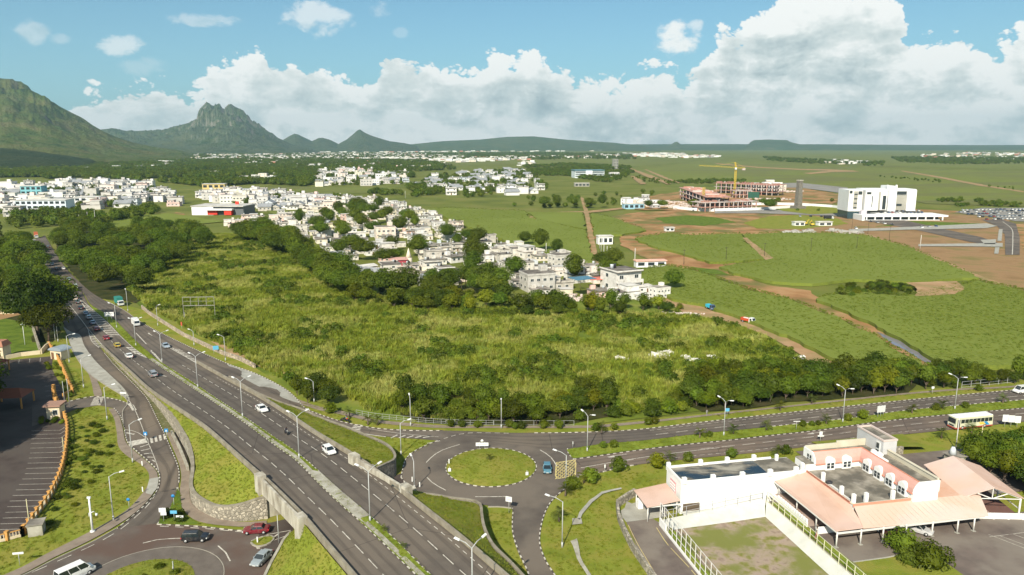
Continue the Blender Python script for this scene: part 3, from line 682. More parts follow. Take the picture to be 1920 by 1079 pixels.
# slip road
ln([(240,750),(250,763),(262,790),(275,824),(284,845),(293,868),(298,884)], .15, .05, P)
dashes(mk, smooth([P(*p) for p in [(222,725),(232,737),(240,750)]], 1), .18, 1.2, .8, .05)
hatch([(262,836),(264,846),(274,856),(290,866)], [(278,830),(285,845),(290,857),(295,872)], 5, .3, P, z=.05)
ln([(234,806),(255,810),(274,822)], .15, .05, P); ln([(236,812),(252,815)], .5, .05, P); ln([(234,806),(239,829)], .15, .05, P)
mk.prism([(p.x, p.y) for p in [P(240,829), P(277,822), P(279,830), P(242,838)]], .04, .05)
for i in range(4):
    x = 281+i*8.2; y = 827-i*2.3; mk.prism([(p.x, p.y) for p in [P(x,y-5), P(x+4.5,y-6.2), P(x+6.5,y+3.6), P(x+2,y+4.8)]], .04, .05)
for i in range(8):   # zebra of the side road
    x = 163+i*.6; y = 745.5+i*2.0; mk.prism([(p.x, p.y) for p in [P(x+14-i*1.6,y), P(x+32-i*1.4,y-.4), P(x+31-i*1.4,y+.7), P(x+13-i*1.6,y+1.1)]], .04, .05)
for i in range(5):
    x = 650+i*1; y = 796+i*2.7; mk.prism([(p.x, p.y) for p in [P(x+16-i*3,y), P(x+30-i*2,y+1.6), P(x+27-i*2,y+2.9), P(x+13-i*3,y+1.3)]], .035, .045)
ln([(240,757),(246,760),(252,770)], 1.0, .05, P)
# bottom left roundabout lines
ln([(268,1019),(290,1013),(330,1010),(370,1009)], .22, .03, P); ln([(409,1024),(418,1030),(426,1040),(432,1054)], .22, .03, P)
dashes(mk, smooth([P(*p) for p in [(60,1074),(108,1053),(180,1020),(222,996),(252,972),(280,945),(298,915)]], 2), .16, 2.2, 1.6, .045)
dashes(mk, smooth([P(*p) for p in [(300,987),(375,991),(455,998)]], 2), .18, 1.6, 1.2, .03)
ln([(500,1003),(525,999),(545,995)], .16, .03, P); ln([(507,1016),(520,1011),(540,1004)], .16, .03, P); ln([(510,1010),(523,1001)], .3, .03, P)
dashes(mk, smooth([P(*p) for p in [(511,1060),(500,1079),(492,1095)]], 1), .18, 1.6, 1.2, .03)
dashes(mk, [P(483,1025), P(486,1033)], .5, .9, .5, .03)
# main roundabout
ln([(799,868),(812,855),(830,844),(865,833)], .2, .035, P); ln([(801,896),(812,907),(825,914),(836,920)], .2, .035, P)
ln([(891,932),(920,932),(950,931.5)], .22, .035, P); ln([(1012,844),(1030,855),(1039,866),(1044,875)], .2, .045, P)
for i in range(5): ln([(733+i*15,822-i*.2),(745+i*15,816+i*.8)], .4, .04, P)
ln([(655,808),(690,815),(725,820)], .35, .04, P); ln([(690,804),(740,812),(800,818),(825,820)], .14, .04, P); ln([(801,832),(815,829),(825,827)], .3, .04, P)
dashes(mk, smooth([P(*p) for p in [(832,823),(860,815),(890,812),(955,813)]], 2), .2, 1.2, .9, .04)
# dual carriageway
dashes(mk, nearpair(EN_T[18:], EN_B, .62, lambda p: p.x > 11), .17, 3.2, 1.9, .045)
dashes(mk, nearpair(EN_T[18:], EN_B, .19, lambda p: p.x > 22), .13, 1.1, .8, .045)
dashes(mk, nearpair(ES_T, ES_B, .40, lambda p: p.x > 40), .16, 3.2, 1.9, .045)
dashes(mk, nearpair(ES_T, ES_B, .82, lambda p: p.x > 30), .13, 1.1, .8, .045)
ln([(1089,878),(1150,867),(1220,856),(1290,847),(1349,840)], .18, .045, P)
ln([(1139,857),(1175,852)], .16, .045, P); ln([(1515,814),(1547,810)], .16, .045, P); ln([(1175,864),(1188,862)], .16, .045, P)
mk.prism([(p.x, p.y) for p in [P(1139,858.5), P(1150,855), P(1154,858)]], .045, .05); mk.prism([(p.x, p.y) for p in [P(1513,815), P(1524,811.5), P(1527,814.5)]], .045, .05)
mk.build('road_markings', paint, None, 'structure')
yb = MB()
q = [P(1043,868), P(1080,862.5), P(1079,893), P(1041,899)]
def bil(u, v): return (q[0].lerp(q[1], u)).lerp(q[3].lerp(q[2], u), v)
for k in range(-5, 6):
    for s_ in (1, -1):
        pp = []
        for t in (0, 1):
            u = t; v = (k/5+s_*t*1.0) if s_ > 0 else (k/5+1-t)
            pp.append((u, v))
        (u0, v0), (u1, v1) = pp
        # clip v to 0..1
        def cl_(u0, v0, u1, v1):
            ts = [0, 1]
            if v0 != v1:
                for lim in (0, 1): ts.append((lim-v0)/(v1-v0))
            ok = sorted(t for t in ts if 0 <= t <= 1 and -1e-6 <= v0+(v1-v0)*t <= 1+1e-6)
            return (ok[0], ok[-1]) if len(ok) > 1 else None
        r_ = cl_(u0, v0, u1, v1)
        if r_ and r_[1]-r_[0] > .05:
            a, b = r_; dashes(yb, [bil(u0+(u1-u0)*a, v0+(v1-v0)*a), bil(u0+(u1-u0)*b, v0+(v1-v0)*b)], .2, 99, 1, .04)
dashes(yb, q+[q[0]], .2, 999, 1, .042)
yb.build('yellow_box_marking', paint_yellow, None, 'structure')
# ------------------------------------------------------------ paths, islands
strip('footpath', smooth([P(*p) for p in [(560,757),(600,770),(655,781),(700,792),(760,799),(830,803),(960,803),(1100,803),(1160,799),(1235,791),(1440,768),(1690,741),(1815,731),(1920,725),(2300,690)]], 3), smooth([P(*p) for p in [(556,748),(600,763),(655,774),(700,786),(760,793),(830,798),(960,799),(1100,798),(1160,794),(1235,787),(1440,765),(1690,738),(1815,728),(1920,722),(2300,687)]], 3), footpath_m, dz=.03, nx=1)
strip('footpath', smooth([P(*p) for p in [(214,767),(224,782),(230,803),(236,830),(255,849),(277,868),(293,884),(296,895),(292,918),(274,943),(238,974),(172,1013),(98,1048),(40,1079),(-80,1130)]], 2), smooth([P(*p) for p in [(203,767),(214,786),(219,812),(222,838),(238,856),(262,870),(277,884),(280,895),(277,912),(260,935),(232,962),(165,1000),(90,1038),(25,1072),(-100,1120)]], 2), footpath_m, dz=.11, nx=1)
region('footpath', [(280,898),(298,895),(295,915),(284,928),(273,925)], concrete_slab, .12)
region('footpath', [(150,675),(165,700),(172,720),(178,745),(192,742),(184,718),(176,700),(165,685),(158,660),(138,658)], footpath_m, .03, rounded=True)
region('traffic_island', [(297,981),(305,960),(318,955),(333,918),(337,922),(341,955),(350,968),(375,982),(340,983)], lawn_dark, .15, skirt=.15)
region('footpath', [(1175,940),(1192,948),(1185,960),(1165,975)], concrete_slab, .02)
isl = smooth([P(472,1016),P(486,1010),P(505,1006),P(514,1008),P(511,1016),P(497,1024),P(482,1026),P(473,1022)], .8, True)
mb = MB(); mb.prism([(p.x, p.y) for p in isl[:-1]], 0, .16); mb.build('traffic_island', lawn, None, 'structure'); kerb(isl, plain=True, w_=.3, h=.2)
# bottom-left roundabout: grass disc on a brown apron
bc = P(274,1090); 
mb = MB(); mb.prism([(p.x, p.y) for p in circ(bc.x+.6, bc.y-1.2, 11.0, 60)[:-1]], .0, .05); mb.build('roundabout_apron', M('brown_apron', [(.11,.092,.078),(.15,.128,.108)], .6, 7), None, 'structure')
kerb(circ(bc.x+.6, bc.y-1.2, 11.1), plain=True, w_=.14, h=.05)
mound('roundabout_lawn', bc.x, bc.y-1.3, 7.4, .8, lawn, z0=.1)
# parking lot on the left
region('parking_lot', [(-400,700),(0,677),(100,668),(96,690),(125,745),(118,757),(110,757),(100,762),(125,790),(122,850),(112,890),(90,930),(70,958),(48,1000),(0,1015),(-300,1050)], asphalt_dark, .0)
pl = MB()
for i in range(21):
    k = i/20; x1 = [(113,808),(117,852),(108,890),(88,934),(64,965),(45,1003)]
    y = 807+ (1003-807)*k**1.12; xr = np.interp(y, [807,850,890,934,965,1003], [113,113,108,91,64,44]); xl = np.interp(y, [807,850,890,934,1003], [59,56,46,20,-8])
    dashes(pl, [P(xl, y+1.5), P(xr, y)], .1, 99, 1, .012)
    if y < 990: dashes(pl, [P(xr, y), P(xr+9 if y < 900 else xr+11, y-6)], .1, 99, 1, .012)
for i in range(9):
    y = 697+i*9.2; dashes(pl, [P(78+i*1.8, y), P(104+i*2.0, y-1.5)], .1, 99, 1, .012)
for i in range(4): dashes(pl, [P(15+i*20, 683-i*1.5), P(16+i*20, 676-i*1.5)], .1, 99, 1, .012)
for i in range(8): a_ = P(1300+i*0, 1,0)
pl.build('parking_lines', paint, None, 'structure')
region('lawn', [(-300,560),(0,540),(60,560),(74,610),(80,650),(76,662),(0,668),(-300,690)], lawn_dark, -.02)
region('sand_court', [(-100,575),(38,565),(40,590),(0,600),(-100,606)], brown_lot, .0)
# ============================================================ fields beyond
def fld(name, poly, z=1.3, mat=cane, jit=2.2, sk=1.5): return region(name, poly, mat, z, jit, 4., 'structure', sk)
FIELDS = {
 'A': [(800,392),(840,390),(985,396),(992,408),(1098,432),(1106,462),(1113,492),(1062,492),(1020,478),(1000,470),(960,455),(880,425),(845,412)],
 'B': [(990,398),(1092,398),(1099,430),(1010,412)], 'C': [(1108,400),(1150,408),(1212,432),(1165,440),(1114,440)],
 'D': [(1188,447),(1250,437),(1300,441),(1388,438),(1400,455),(1437,486),(1330,491),(1268,472),(1225,462)],
 'E': [(1392,440),(1450,437),(1560,437),(1620,441),(1700,462),(1835,520),(1700,527),(1600,524),(1520,532),(1450,528),(1375,512),(1352,500),(1440,488)],
 'F': [(1180,510),(1250,498),(1300,506),(1400,542),(1480,562),(1560,592),(1640,630),(1730,684),(1700,690),(1582,682),(1500,640),(1400,598),(1320,572),(1262,560),(1250,545),(1215,535)],
 'G': [(1530,560),(1600,545),(1700,556),(1810,532),(1835,527),(1920,545),(2050,570),(2100,690),(1920,684),(1780,682),(1750,676),(1700,640),(1640,606),(1575,580)],
}
for k_, v_ in FIELDS.items(): fld('cane_field', v_)
region('red_earth', [(975,412),(1000,405),(1040,420),(1100,436),(1108,420),(1150,405),(1200,398),(1280,395),(1400,395),(1560,405),(1700,392),(1920,400),(1960,420),(2050,560),(1920,548),(1835,527),(1700,470),(1620,444),(1560,438),(1440,438),(1450,450),(1400,440),(1300,441),(1250,438),(1190,448),(1225,463),(1270,474),(1330,492),(1440,490),(1500,520),(1360,505),(1440,535),(1520,545),(1530,556),(1575,578),(1640,604),(1700,640),(1745,672),(1760,690),(1735,690),(1700,668),(1640,632),(1480,562),(1400,541),(1300,505),(1250,500),(1200,480),(1165,460),(1160,442),(1118,441),(1113,455),(1122,510),(1106,512),(1100,440)], dirt, -.02, 1.5, 5)
region('dirt_track', [(1235,562),(1262,558),(1300,568),(1340,585),(1400,597),(1430,605),(1500,640),(1580,680),(1535,690),(1500,665),(1440,630),(1385,610),(1340,600),(1290,592),(1270,578)], track, .05, .5, 3)
region('dirt_track', [(1088,370),(1094,371),(1104,400),(1112,440),(1119,470),(1125,510),(1106,512),(1110,470),(1103,440),(1096,400)], track, .1, .5, 4)
region('brown_ground', [(1440,425),(1560,408),(1700,402),(1800,402),(1890,412),(1905,440),(1925,480),(1960,520),(1960,560),(1835,525),(1740,482),(1700,467),(1640,446),(1600,438),(1470,436)], brown_lot, .1, 1.5, 6)
region('dirt_patch', [(1230,700),(1250,690),(1280,697),(1290,705),(1260,709),(1232,706)], track, -.02, .6, 2)
region('dirt_patch', [(395,640),(430,648),(480,672),(540,690),(555,706),(535,704),(480,686),(430,662)], track, -.02, .6, 2)
region('red_earth', [(330,398),(345,400),(352,412),(330,420),(300,413)], dirt, .2, 1, 5); region('dirt_track', [(262,398),(272,397),(276,422),(268,426)], track, .25, .6, 4)
for pl_, mt_ in (([(1225,409),(1290,404),(1345,408),(1380,417),(1320,424),(1250,419)], lawn_dark), ([(1395,418),(1440,406),(1500,403),(1570,410),(1590,420),(1500,430),(1420,429)], lawn), ([(1045,418),(1080,411),(1096,420),(1085,430)], lawn), ([(1640,426),(1700,421),(1800,424),(1860,420),(1800,418),(1700,414)], lawn_dark), ([(1290,500),(1340,506),(1380,518),(1330,514)], lawn_dark)): region('grass_patch', pl_, mt_, .14, 2., 5)
region('dirt_track', [(1610,437),(1632,440),(1740,478),(1840,518),(1925,548),(1925,556),(1838,526),(1730,486),(1640,450)], track, .16, .8, 5)
region('dirt_track', [(1392,446),(1400,446),(1450,484),(1436,488)], track, 1.36, .6, 4)
region('dirt_track', [(1700,530),(1790,527),(1812,540),(1790,552),(1715,556),(1720,543)], track, 1.36, 1.2, 4); region('dirt_track', [(985,408),(1040,398),(1100,396),(1180,388),(1180,391),(1100,400),(1040,404),(1000,414)], track, .2, 1, 6)
region('dirt_patch', [(765,640),(800,634),(835,640),(815,650),(775,649)], track, -.02, 1.2, 2); region('dirt_patch', [(560,690),(600,700),(660,706),(640,712),(570,702)], track, -.02, .8, 2)
# stream
water = M('stream_water', [(.18,.17,.19),(.24,.22,.24)], .8, 4, .15, .6)
region('stream', [(1643,622),(1668,632),(1690,640),(1722,658),(1748,672),(1742,684),(1728,676),(1700,658),(1675,646),(1655,632)], water, .12, .5, 3)
# roads by the white office
region('lot_road', [(1880,412),(1905,420),(1912,445),(1912,478),(1885,478),(1884,440),(1870,424),(1840,412)], asphalt, .35)
region('lot_road', [(1625,398),(1700,414),(1780,432),(1840,445),(1870,455),(1868,461),(1820,454),(1740,436),(1680,424),(1610,412)], asphalt, .3)
for pl_ in ([(1590,430),(1700,426),(1850,419),(1870,424),(1850,428),(1700,431),(1600,434)], [(1722,458),(1800,457),(1880,456),(1880,463),(1800,462),(1722,462)], [(1873,430),(1880,430),(1878,452),(1870,452)], [(1866,464),(1874,464),(1872,476),(1864,476)], [(1838,450),(1868,449),(1866,458),(1846,458)]): region('concrete_path', pl_, concrete_slab, .45)
mk2 = MB(); dashes(mk2, smooth([P(1880,416,.4),P(1897,430,.4),P(1899,450,.4),P(1898,478,.4)], 4), .5, 999, 1, .03); dashes(mk2, [P(1886,451,.4), P(1911,451,.4)], .5, 2, 2, .03); mk2.build('road_markings', paint, None, 'structure')
for yy in (425,432,440,448,456,464,472):
    for xx in (1874,1914): dashes(MB(), [P(xx,yy,.4), P(xx+9,yy,.4)], .3, 99, 1)
region('office_car_park', [(1790,398),(1840,390),(1925,390),(2100,400),(2100,420),(1905,415),(1850,405),(1815,402)], M('grey_lot', [(.2,.19,.17),(.28,.26,.23)], .05, 7), .3)
region('pale_road', [(1420,345),(1500,343),(1590,352),(1590,364),(1500,352),(1440,352)], M('grey_lot', (.2,.2,.2)), .3)
region('red_earth', [(1400,352),(1440,350),(1500,352),(1560,362),(1600,372),(1590,378),(1540,376),(1480,370),(1420,362)], dirt, .25, 3, 12)
region('pale_road', [(1340,396),(1420,392),(1500,396),(1580,400),(1640,402),(1640,407),(1560,405),(1420,400),(1340,400)], M('grey_lot', (.2,.2,.2)), .4)
region('dirt_track', [(1178,316),(1183,316),(1225,330),(1260,345),(1252,346),(1215,333)], track, .5, 3, 10); region('dirt_track', [(1208,318),(1212,318),(1245,331),(1275,343),(1270,344),(1238,332)], track, .5, 3, 10); region('dirt_track', [(1182,330),(1192,331),(1212,345),(1200,346)], track, .55, 4, 10)
region('dirt_track', [(1340,306),(1420,313),(1500,317),(1560,318),(1600,320),(1612,322),(1560,323),(1520,327),(1505,325),(1555,320.5),(1500,319),(1420,315),(1345,308)], track, .5, 3, 12)
region('dirt_track', [(1690,320),(1760,331),(1840,346),(1920,359),(1920,361),(1835,348.5),(1755,333),(1690,321.5)], track, .5, 2, 12)
region('grey_ground', [(1170,386),(1200,372),(1240,364),(1290,358),(1420,354),(1490,362),(1570,376),(1560,384),(1480,386),(1400,396),(1300,396),(1200,394)], dirt, .3, 4, 10)
# long fields to the horizon
for i, (pl_, mt) in enumerate([([(820,305),(900,298),(1150,299),(1300,303),(1190,312),(1000,309),(880,310)], cane_far), ([(1190,320),(1330,300),(1620,315),(1920,322),(2300,330),(2300,420),(1920,388),(1740,382),(1560,352),(1420,343),(1260,340)], cane_far),
    ([(1340,292),(1500,281),(1700,282),(1920,298),(2300,300),(2300,325),(1920,318),(1640,312),(1450,300)], cane_far), ([(420,352),(560,350),(650,352),(740,352),(740,360),(640,364),(540,362),(420,360)], cane_far), ([(170,425),(240,402),(320,400),(420,415),(330,425),(230,440)], cane), ([(500,395),(560,396),(640,392),(600,404),(520,406)], cane_far), ([(1350,282),(1560,279),(1760,281),(1700,286),(1450,290)], cane_far)]):
    region('field', pl_, mt, .12+.04*i, 6, 25)
region('lawn', [(1470,396),(1440,388),(1560,386),(1600,392),(1580,400),(1520,402)], lawn, .5, 1, 8)
# ============================================================ mountains
def hillmat(name, g1, g2, rock, dry, rk=.62, sc=.004):
    m, t, b = principled(name); g = t.add('ShaderNodeNewGeometry'); pos = g.outputs['Position']
    c = t.ramp(t.noise(pos, sc*3.2, 9, .62), [(.32, g1), (.5, g2), (.68, dry)])
    f = t.add('ShaderNodeSeparateXYZ'); t.put(f.inputs[0], g.outputs['Normal'])
    steep = t.maprange(t.math('SUBTRACT', 1., t.math('ABSOLUTE', f.outputs[2])), .12, .45)
    rn = t.math('MULTIPLY', t.math('ADD', steep, .15), t.maprange(t.noise(t.vmath('MULTIPLY', pos, (1,1,.6)), sc*2.2, 8, .65), rk-.08, rk))
    c = t.mix(rn, c, (*rock, 1)); c = t.mix(t.maprange(t.noise(pos, sc*.6, 5), .5, .65, 0, .5), c, (*dry, 1))
    t.put(b.inputs['Base Color'], c); b.inputs['Roughness'].default_value = 1; b.inputs['Specular IOR Level'].default_value = .05
    bn = t.add('ShaderNodeBump'); t.put(bn.inputs['Height'], t.noise(pos, sc*7, 8, .65)); bn.inputs['Strength'].default_value = .9; bn.inputs['Distance'].default_value = 30
    t.l.new(bn.outputs[0], b.inputs['Normal']); return m
def mountain(name, outline, D, front, back, mat, nx=220, ny=61, amp=.16, fq=1., pw=1.5, seed=0, cap=None):
    rp = [PY(x, y, D) for x, y in outline]; xs = np.array([p.x for p in rp]); zs = np.array([p.z for p in rp])
    if cap: zs = np.minimum(zs, cap)
    X = np.linspace(xs[0], xs[-1], nx); mb = MB(); vs = []; wid = xs[-1]-xs[0]; sm = np.array([float(np.mean(np.interp(np.linspace(x-wid*.05, x+wid*.05, 9), xs, zs))) for x in X])
    for j in range(ny):
        t = (j/(ny-1))*2-1; y = D+(t*front if t < 0 else t*back); at_ = abs(t)
        for i, x0 in enumerate(X):
            x = x0*y/D; wx = x0+at_*wid*.07*mnoise.noise(Vector((x*fq/900.+seed, y*fq/900., 2.)))*2
            zr = float(np.interp(wx, xs, zs)); zs_ = float(np.interp(wx, X, sm)); kk = min(1., at_*3.2); zr = zr*(1-kk)+zs_*kk
            s_ = (1-at_)**pw; n1 = 0; f_ = fq/620.; a_ = 1.
            for o_ in range(6):
                n1 += a_*(.42-abs(mnoise.noise(Vector((x*f_+seed, y*f_, o_*7.))))*1.7); f_ *= 2.15; a_ *= .52
            edge_ = max(0., min(1, (x0-xs[0])/(wid*.05+1), (xs[-1]-x0)/(wid*.05+1)))
            z = (zr*s_+zr*amp*n1*min(1, at_*9)*(1-at_)**1.2)*edge_
            vs.append((x, y, max(-1.5, z)))
    fs = [(j*nx+i, j*nx+i+1, (j+1)*nx+i+1, (j+1)*nx+i) for j in range(ny-1) for i in range(nx-1)]
    mb.add(vs, fs, 0, True); return mb.build(name, mat, None, 'structure')
hm1 = hillmat('near_hill', (.035,.065,.014), (.085,.115,.024), (.22,.18,.13), (.13,.12,.045), .60, .004)
hm2 = hillmat('peak_rock_and_forest', (.022,.045,.018), (.05,.08,.028), (.22,.2,.16), (.09,.10,.04), .50, .004)
hm3 = hillmat('far_hill', (.05,.08,.03), (.07,.1,.04), (.16,.15,.13), (.11,.12,.05), .6, .002)
mountain('mountain', [(-420,100),(-260,95),(-120,128),(-50,140),(0,147),(22,150),(42,156),(52,162),(58,170),(72,176),(92,188),(112,200),(135,212),(155,222),(175,236),(192,246),(215,256),(250,268),(290,276),(330,281),(380,288)], 4600, 2300, 1600, hm1, 340, 101, .24, 1.9, 1.35, 3, 500)
mountain('mountain', [(150,262),(190,243),(215,241),(235,246),(270,246),(308,245),(325,238),(350,232),(368,225),(372,209),(379,200),(387,191),(394,196),(402,204),(405,198),(413,196),(418,206),(421,208),(427,201),(433,195),(440,200),(448,204),(456,207),(466,221),(475,232),(490,238),(508,250),(520,259),(532,268),(560,276),(600,279)], 7600, 2600, 2000, hm2, 440, 121, .30, 2.4, 1.35, 11)
mountain('mountain', [(505,277),(525,266),(540,257),(552,251),(560,253),(568,257),(585,265),(598,259),(606,259),(620,263),(636,271),(650,278)], 8600, 1300, 1200, hm2, 110, 41, .1, .6, 1., 5)
mountain('mountain', [(612,279),(635,270),(650,262),(663,251),(670,245),(675,243),(682,248),(690,252),(703,257),(730,265),(760,269),(790,276)], 8400, 1300, 1300, hm2, 120, 41, .1, .6, 1., 6)
mountain('hills', [(715,279),(760,272),(800,268),(830,265),(900,262),(950,257),(1000,256),(1060,262),(1100,265),(1150,268),(1190,272),(1240,279)], 9800, 1700, 1500, hm3, 140, 31, .12, .5, 1., 8)
mountain('hills', [(1240,279),(1257,272),(1265,267),(1270,266),(1276,271),(1300,279)], 10200, 600, 600, hm3, 30, 17, .06, .5, 1., 8)
mountain('hills', [(1385,279),(1404,270),(1408,266),(1414,263),(1440,262),(1476,263),(1483,267),(1500,271),(1560,272),(1640,273),(1700,279)], 10200, 1000, 900, hm3, 120, 21, .05, .5, .6, 9)
mountain('hills', [(-600,262),(-200,262),(300,270),(700,272),(1100,271.5),(1300,270.5),(1560,271),(1700,272),(1850,272.5),(2100,271),(2600,272)], 11200, 2000, 1500, hm3, 120, 17, .1, .5, .8, 2)
# low foothill ridge before the left mountain, slope shade put into its dark colours
mountain('hills', [(-420,262),(-150,272),(0,278),(60,283),(110,290),(150,296),(200,301)], 2500, 700, 600, hillmat('shade_painted_ridge', (.02,.035,.012), (.035,.05,.015), (.05,.05,.02), (.05,.06,.02)), 110, 25, .05, 1., 1., 14)
# ============================================================ haze
hz = MB(); hz.box(-14000, 14000, -300, 13200, -1.6, 560)
hm = bpy.data.materials.new('haze_air'); hm.use_nodes = True; t = NT(hm.node_tree); t.n.clear()
pv = t.add('ShaderNodeVolumePrincipled'); pv.inputs['Color'].default_value = (.50, .80, .93, 1); pv.inputs['Density'].default_value = 5.4e-5; pv.inputs['Anisotropy'].default_value = .2
om = t.add('ShaderNodeOutputMaterial'); t.l.new(pv.outputs[0], om.inputs[1])
try: hm.cycles.homogeneous_volume = True
except Exception: pass
hz.build('haze', hm, None, 'stuff')
# ============================================================ plants
L_tree = leafmat('tree_leaves', (.045,.078,.008), (.13,.185,.018), .28, .35)
L_lime = leafmat('bright_leaves', (.08,.12,.01), (.17,.23,.02), .25, .5)
L_tuft = leafmat('grass_blades', (.145,.20,.018), (.30,.355,.05), .22, .12, .4, patch=(.38,.40,.11), pscale=.05)
L_cane = leafmat('cane_blades', (.12,.175,.022), (.18,.23,.036), .2, .1, .35)
L_lawn = leafmat('lawn_blades', (.15,.19,.018), (.215,.255,.032), .14, .3, .35, patch=(.23,.27,.045), pscale=.12)
L_palm = leafmat('palm_leaves', (.06,.085,.014), (.12,.15,.03), .2, .6)
bark = M('bark', [(.09,.065,.045), (.17,.13,.1)], 2, 6)
def leafcloud(rr, centers, nper, size, mi=0, mb=None):
    mb = mb or MB(); vs = []; fs = []
    for (c, r) in centers:
        for _ in range(nper):
            d = Vector((rr.gauss(0,1), rr.gauss(0,1), rr.gauss(0,1))).normalized()
            if d.z < -.45: d.z = -d.z
            p = Vector(c)+Vector((d.x*r, d.y*r, d.z*r*.85))*rr.uniform(.82, 1.08)
            n = (d+Vector((rr.uniform(-.7,.7), rr.uniform(-.7,.7), rr.uniform(-.2,.8)))).normalized()
            a = n.orthogonal().normalized(); a.rotate(Matrix.Rotation(rr.uniform(0, 6.28), 3, n)); b = n.cross(a); s = size*rr.uniform(.6, 1.3)
            o = len(vs); vs += [p-a*s*.5, p+b*s*.28, p+a*s*.55, p-b*s*.28]; fs.append((o, o+1, o+2, o+3))
    mb.add(vs, fs, mi); return mb
def core(mb, rr, c, r, mi=0):
    bm = bmesh.new(); bmesh.ops.create_icosphere(bm, subdivisions=2, radius=1.)
    vs = []
    for v in bm.verts:
        k = 1+.28*mnoise.noise(v.co*1.7+Vector(c)); vs.append(Vector(c)+Vector((v.co.x*r[0]*k, v.co.y*r[1]*k, v.co.z*r[2]*k)))
    mb.add(vs, [tuple(v.index for v in f.verts) for f in bm.faces], mi); bm.free()
def crown_mesh(seed, rad, ht, base, nclump, nper, size, mat, cl=.34):
    """crown: clumps of leaf faces set over an uneven ellipsoid, dark open centre"""
    rr = random.Random(seed); cs = []
    for i in range(nclump):
        a = i*2.39996+rr.uniform(-.3,.3); k = (i+.5)/nclump; z = 1-1.45*k; rxy = math.sqrt(max(0, 1-z*z))*rr.uniform(.72, .98)
        cs.append(((math.cos(a)*rxy*rad*.8, math.sin(a)*rxy*rad*.8, base+ht*.5+z*ht*.40*rr.uniform(.8,1.1)), rad*cl*rr.uniform(.72, 1.25)))
    mb = MB(); core(mb, rr, (0, 0, base+ht*.5), (rad*.66, rad*.66, ht*.36)); leafcloud(rr, cs, nper, size, 0, mb)
    return mb.mesh('crown', mat)
def trunk_mesh(seed, rad, base, h, r0=.28):
    rr = random.Random(seed); mb = MB(); mb.tube([(0,0,-.3),(rr.uniform(-.2,.2),rr.uniform(-.2,.2),base*.6),(0,0,base+h*.35)], r0, 6, 0, r0*.5)
    for i in range(5):
        a = i*1.257+rr.uniform(-.3,.3); mb.tube([(0,0,base*.75),(math.cos(a)*rad*.35, math.sin(a)*rad*.35, base+h*.25),(math.cos(a)*rad*.62, math.sin(a)*rad*.62, base+h*.5)], r0*.45, 5, 0, r0*.12)
    return mb.mesh('trunk', bark)
def make_tree(name, cat, crown, trunk):
    t = empty(name, 'tree', cat); 
    for nm, me in (('trunk', trunk), ('crown', crown)):
        if me is None: continue
        o = bpy.data.objects.new(nm, me); COL.objects.link(o); o.parent = t
    return t
TREES = [make_tree('broadleaf_tree', 'tree', crown_mesh(s, 6.4, 8.6, 3.0, 34, 95, .62, L_tree), trunk_mesh(s, 6, 3, 8, .35)) for s in (1, 2, 3)]+[make_tree('broadleaf_tree', 'tree', crown_mesh(8, 7.4, 6.4, 3.6, 36, 95, .6, L_tree, .28), trunk_mesh(8, 7, 3.6, 6, .38)), make_tree('broadleaf_tree', 'tree', crown_mesh(9, 4.6, 10.5, 2.6, 32, 90, .62, L_tree, .40), trunk_mesh(9, 4.6, 2.6, 10, .3))]
MIDT = [make_tree('broadleaf_tree', 'tree', crown_mesh(s, 4.0, 6.0, 1.4, 20, 62, .55, L_tree), trunk_mesh(s, 4, 1.4, 6, .2)) for s in (11, 12, 13)]+[make_tree('broadleaf_tree', 'tree', crown_mesh(14, 4.8, 4.4, 1.2, 24, 60, .5, L_tree, .27), trunk_mesh(14, 4.4, 1.2, 4.5, .22)), make_tree('broadleaf_tree', 'tree', crown_mesh(15, 2.9, 6.8, 1.0, 18, 60, .55, L_lime, .42), trunk_mesh(15, 2.8, 1.0, 6.5, .18))]
def bush_obj(name, cat, s, rad, ht, nc, npr, size, mat=None):
    me = crown_mesh(s, rad, ht, -ht*.12, nc, npr, size, mat or L_tree, .36); o = bpy.data.objects.new(name, me); COL.objects.link(o); tag(o, 'bush', cat); return o
BUSH = [bush_obj('bush', 'bush', s, 2.0, 2.9, 14, 50, .36) for s in (21, 22)]
SMALLB = bush_obj('clipped_shrub', 'shrub', 31, 1.0, 1.9, 12, 60, .2, L_lime)
def frond_mesh(seed, n, L_, droop, w_=.5, up=.7, seg=6, mat=None, z0=0., nleaf=9):
    rr = random.Random(seed); mb = MB()
    for i in range(n):
        a = i*2.39996+rr.uniform(-.2,.2); e = up*rr.uniform(.15, 1.1); p = Vector((0,0,z0)); d = Vector((math.cos(a)*math.cos(e), math.sin(a)*math.cos(e), math.sin(e)))
        side = Vector((-math.sin(a), math.cos(a), 0)); step = L_/seg*rr.uniform(.8,1.1); pts = [p.copy()]
        for k in range(seg):
            p = p+d*step; d = (d+Vector((0,0,-droop/seg))).normalized(); pts.append(p.copy())
        for k in range(seg):
            w0 = w_*math.sin(math.pi*(k+.35)/(seg+.6)); q0, q1 = pts[k], pts[k+1]
            for s_ in (1, -1):
                for h in (0, .5):
                    b = q0.lerp(q1, h); c = q0.lerp(q1, h+.34)
                    tip = b.lerp(c, .5)+side*s_*w0*1.5+(q1-q0)*.5+Vector((0,0,-w0*.35)); mb.add([b, c, tip], [(0,1,2)])
    return mb
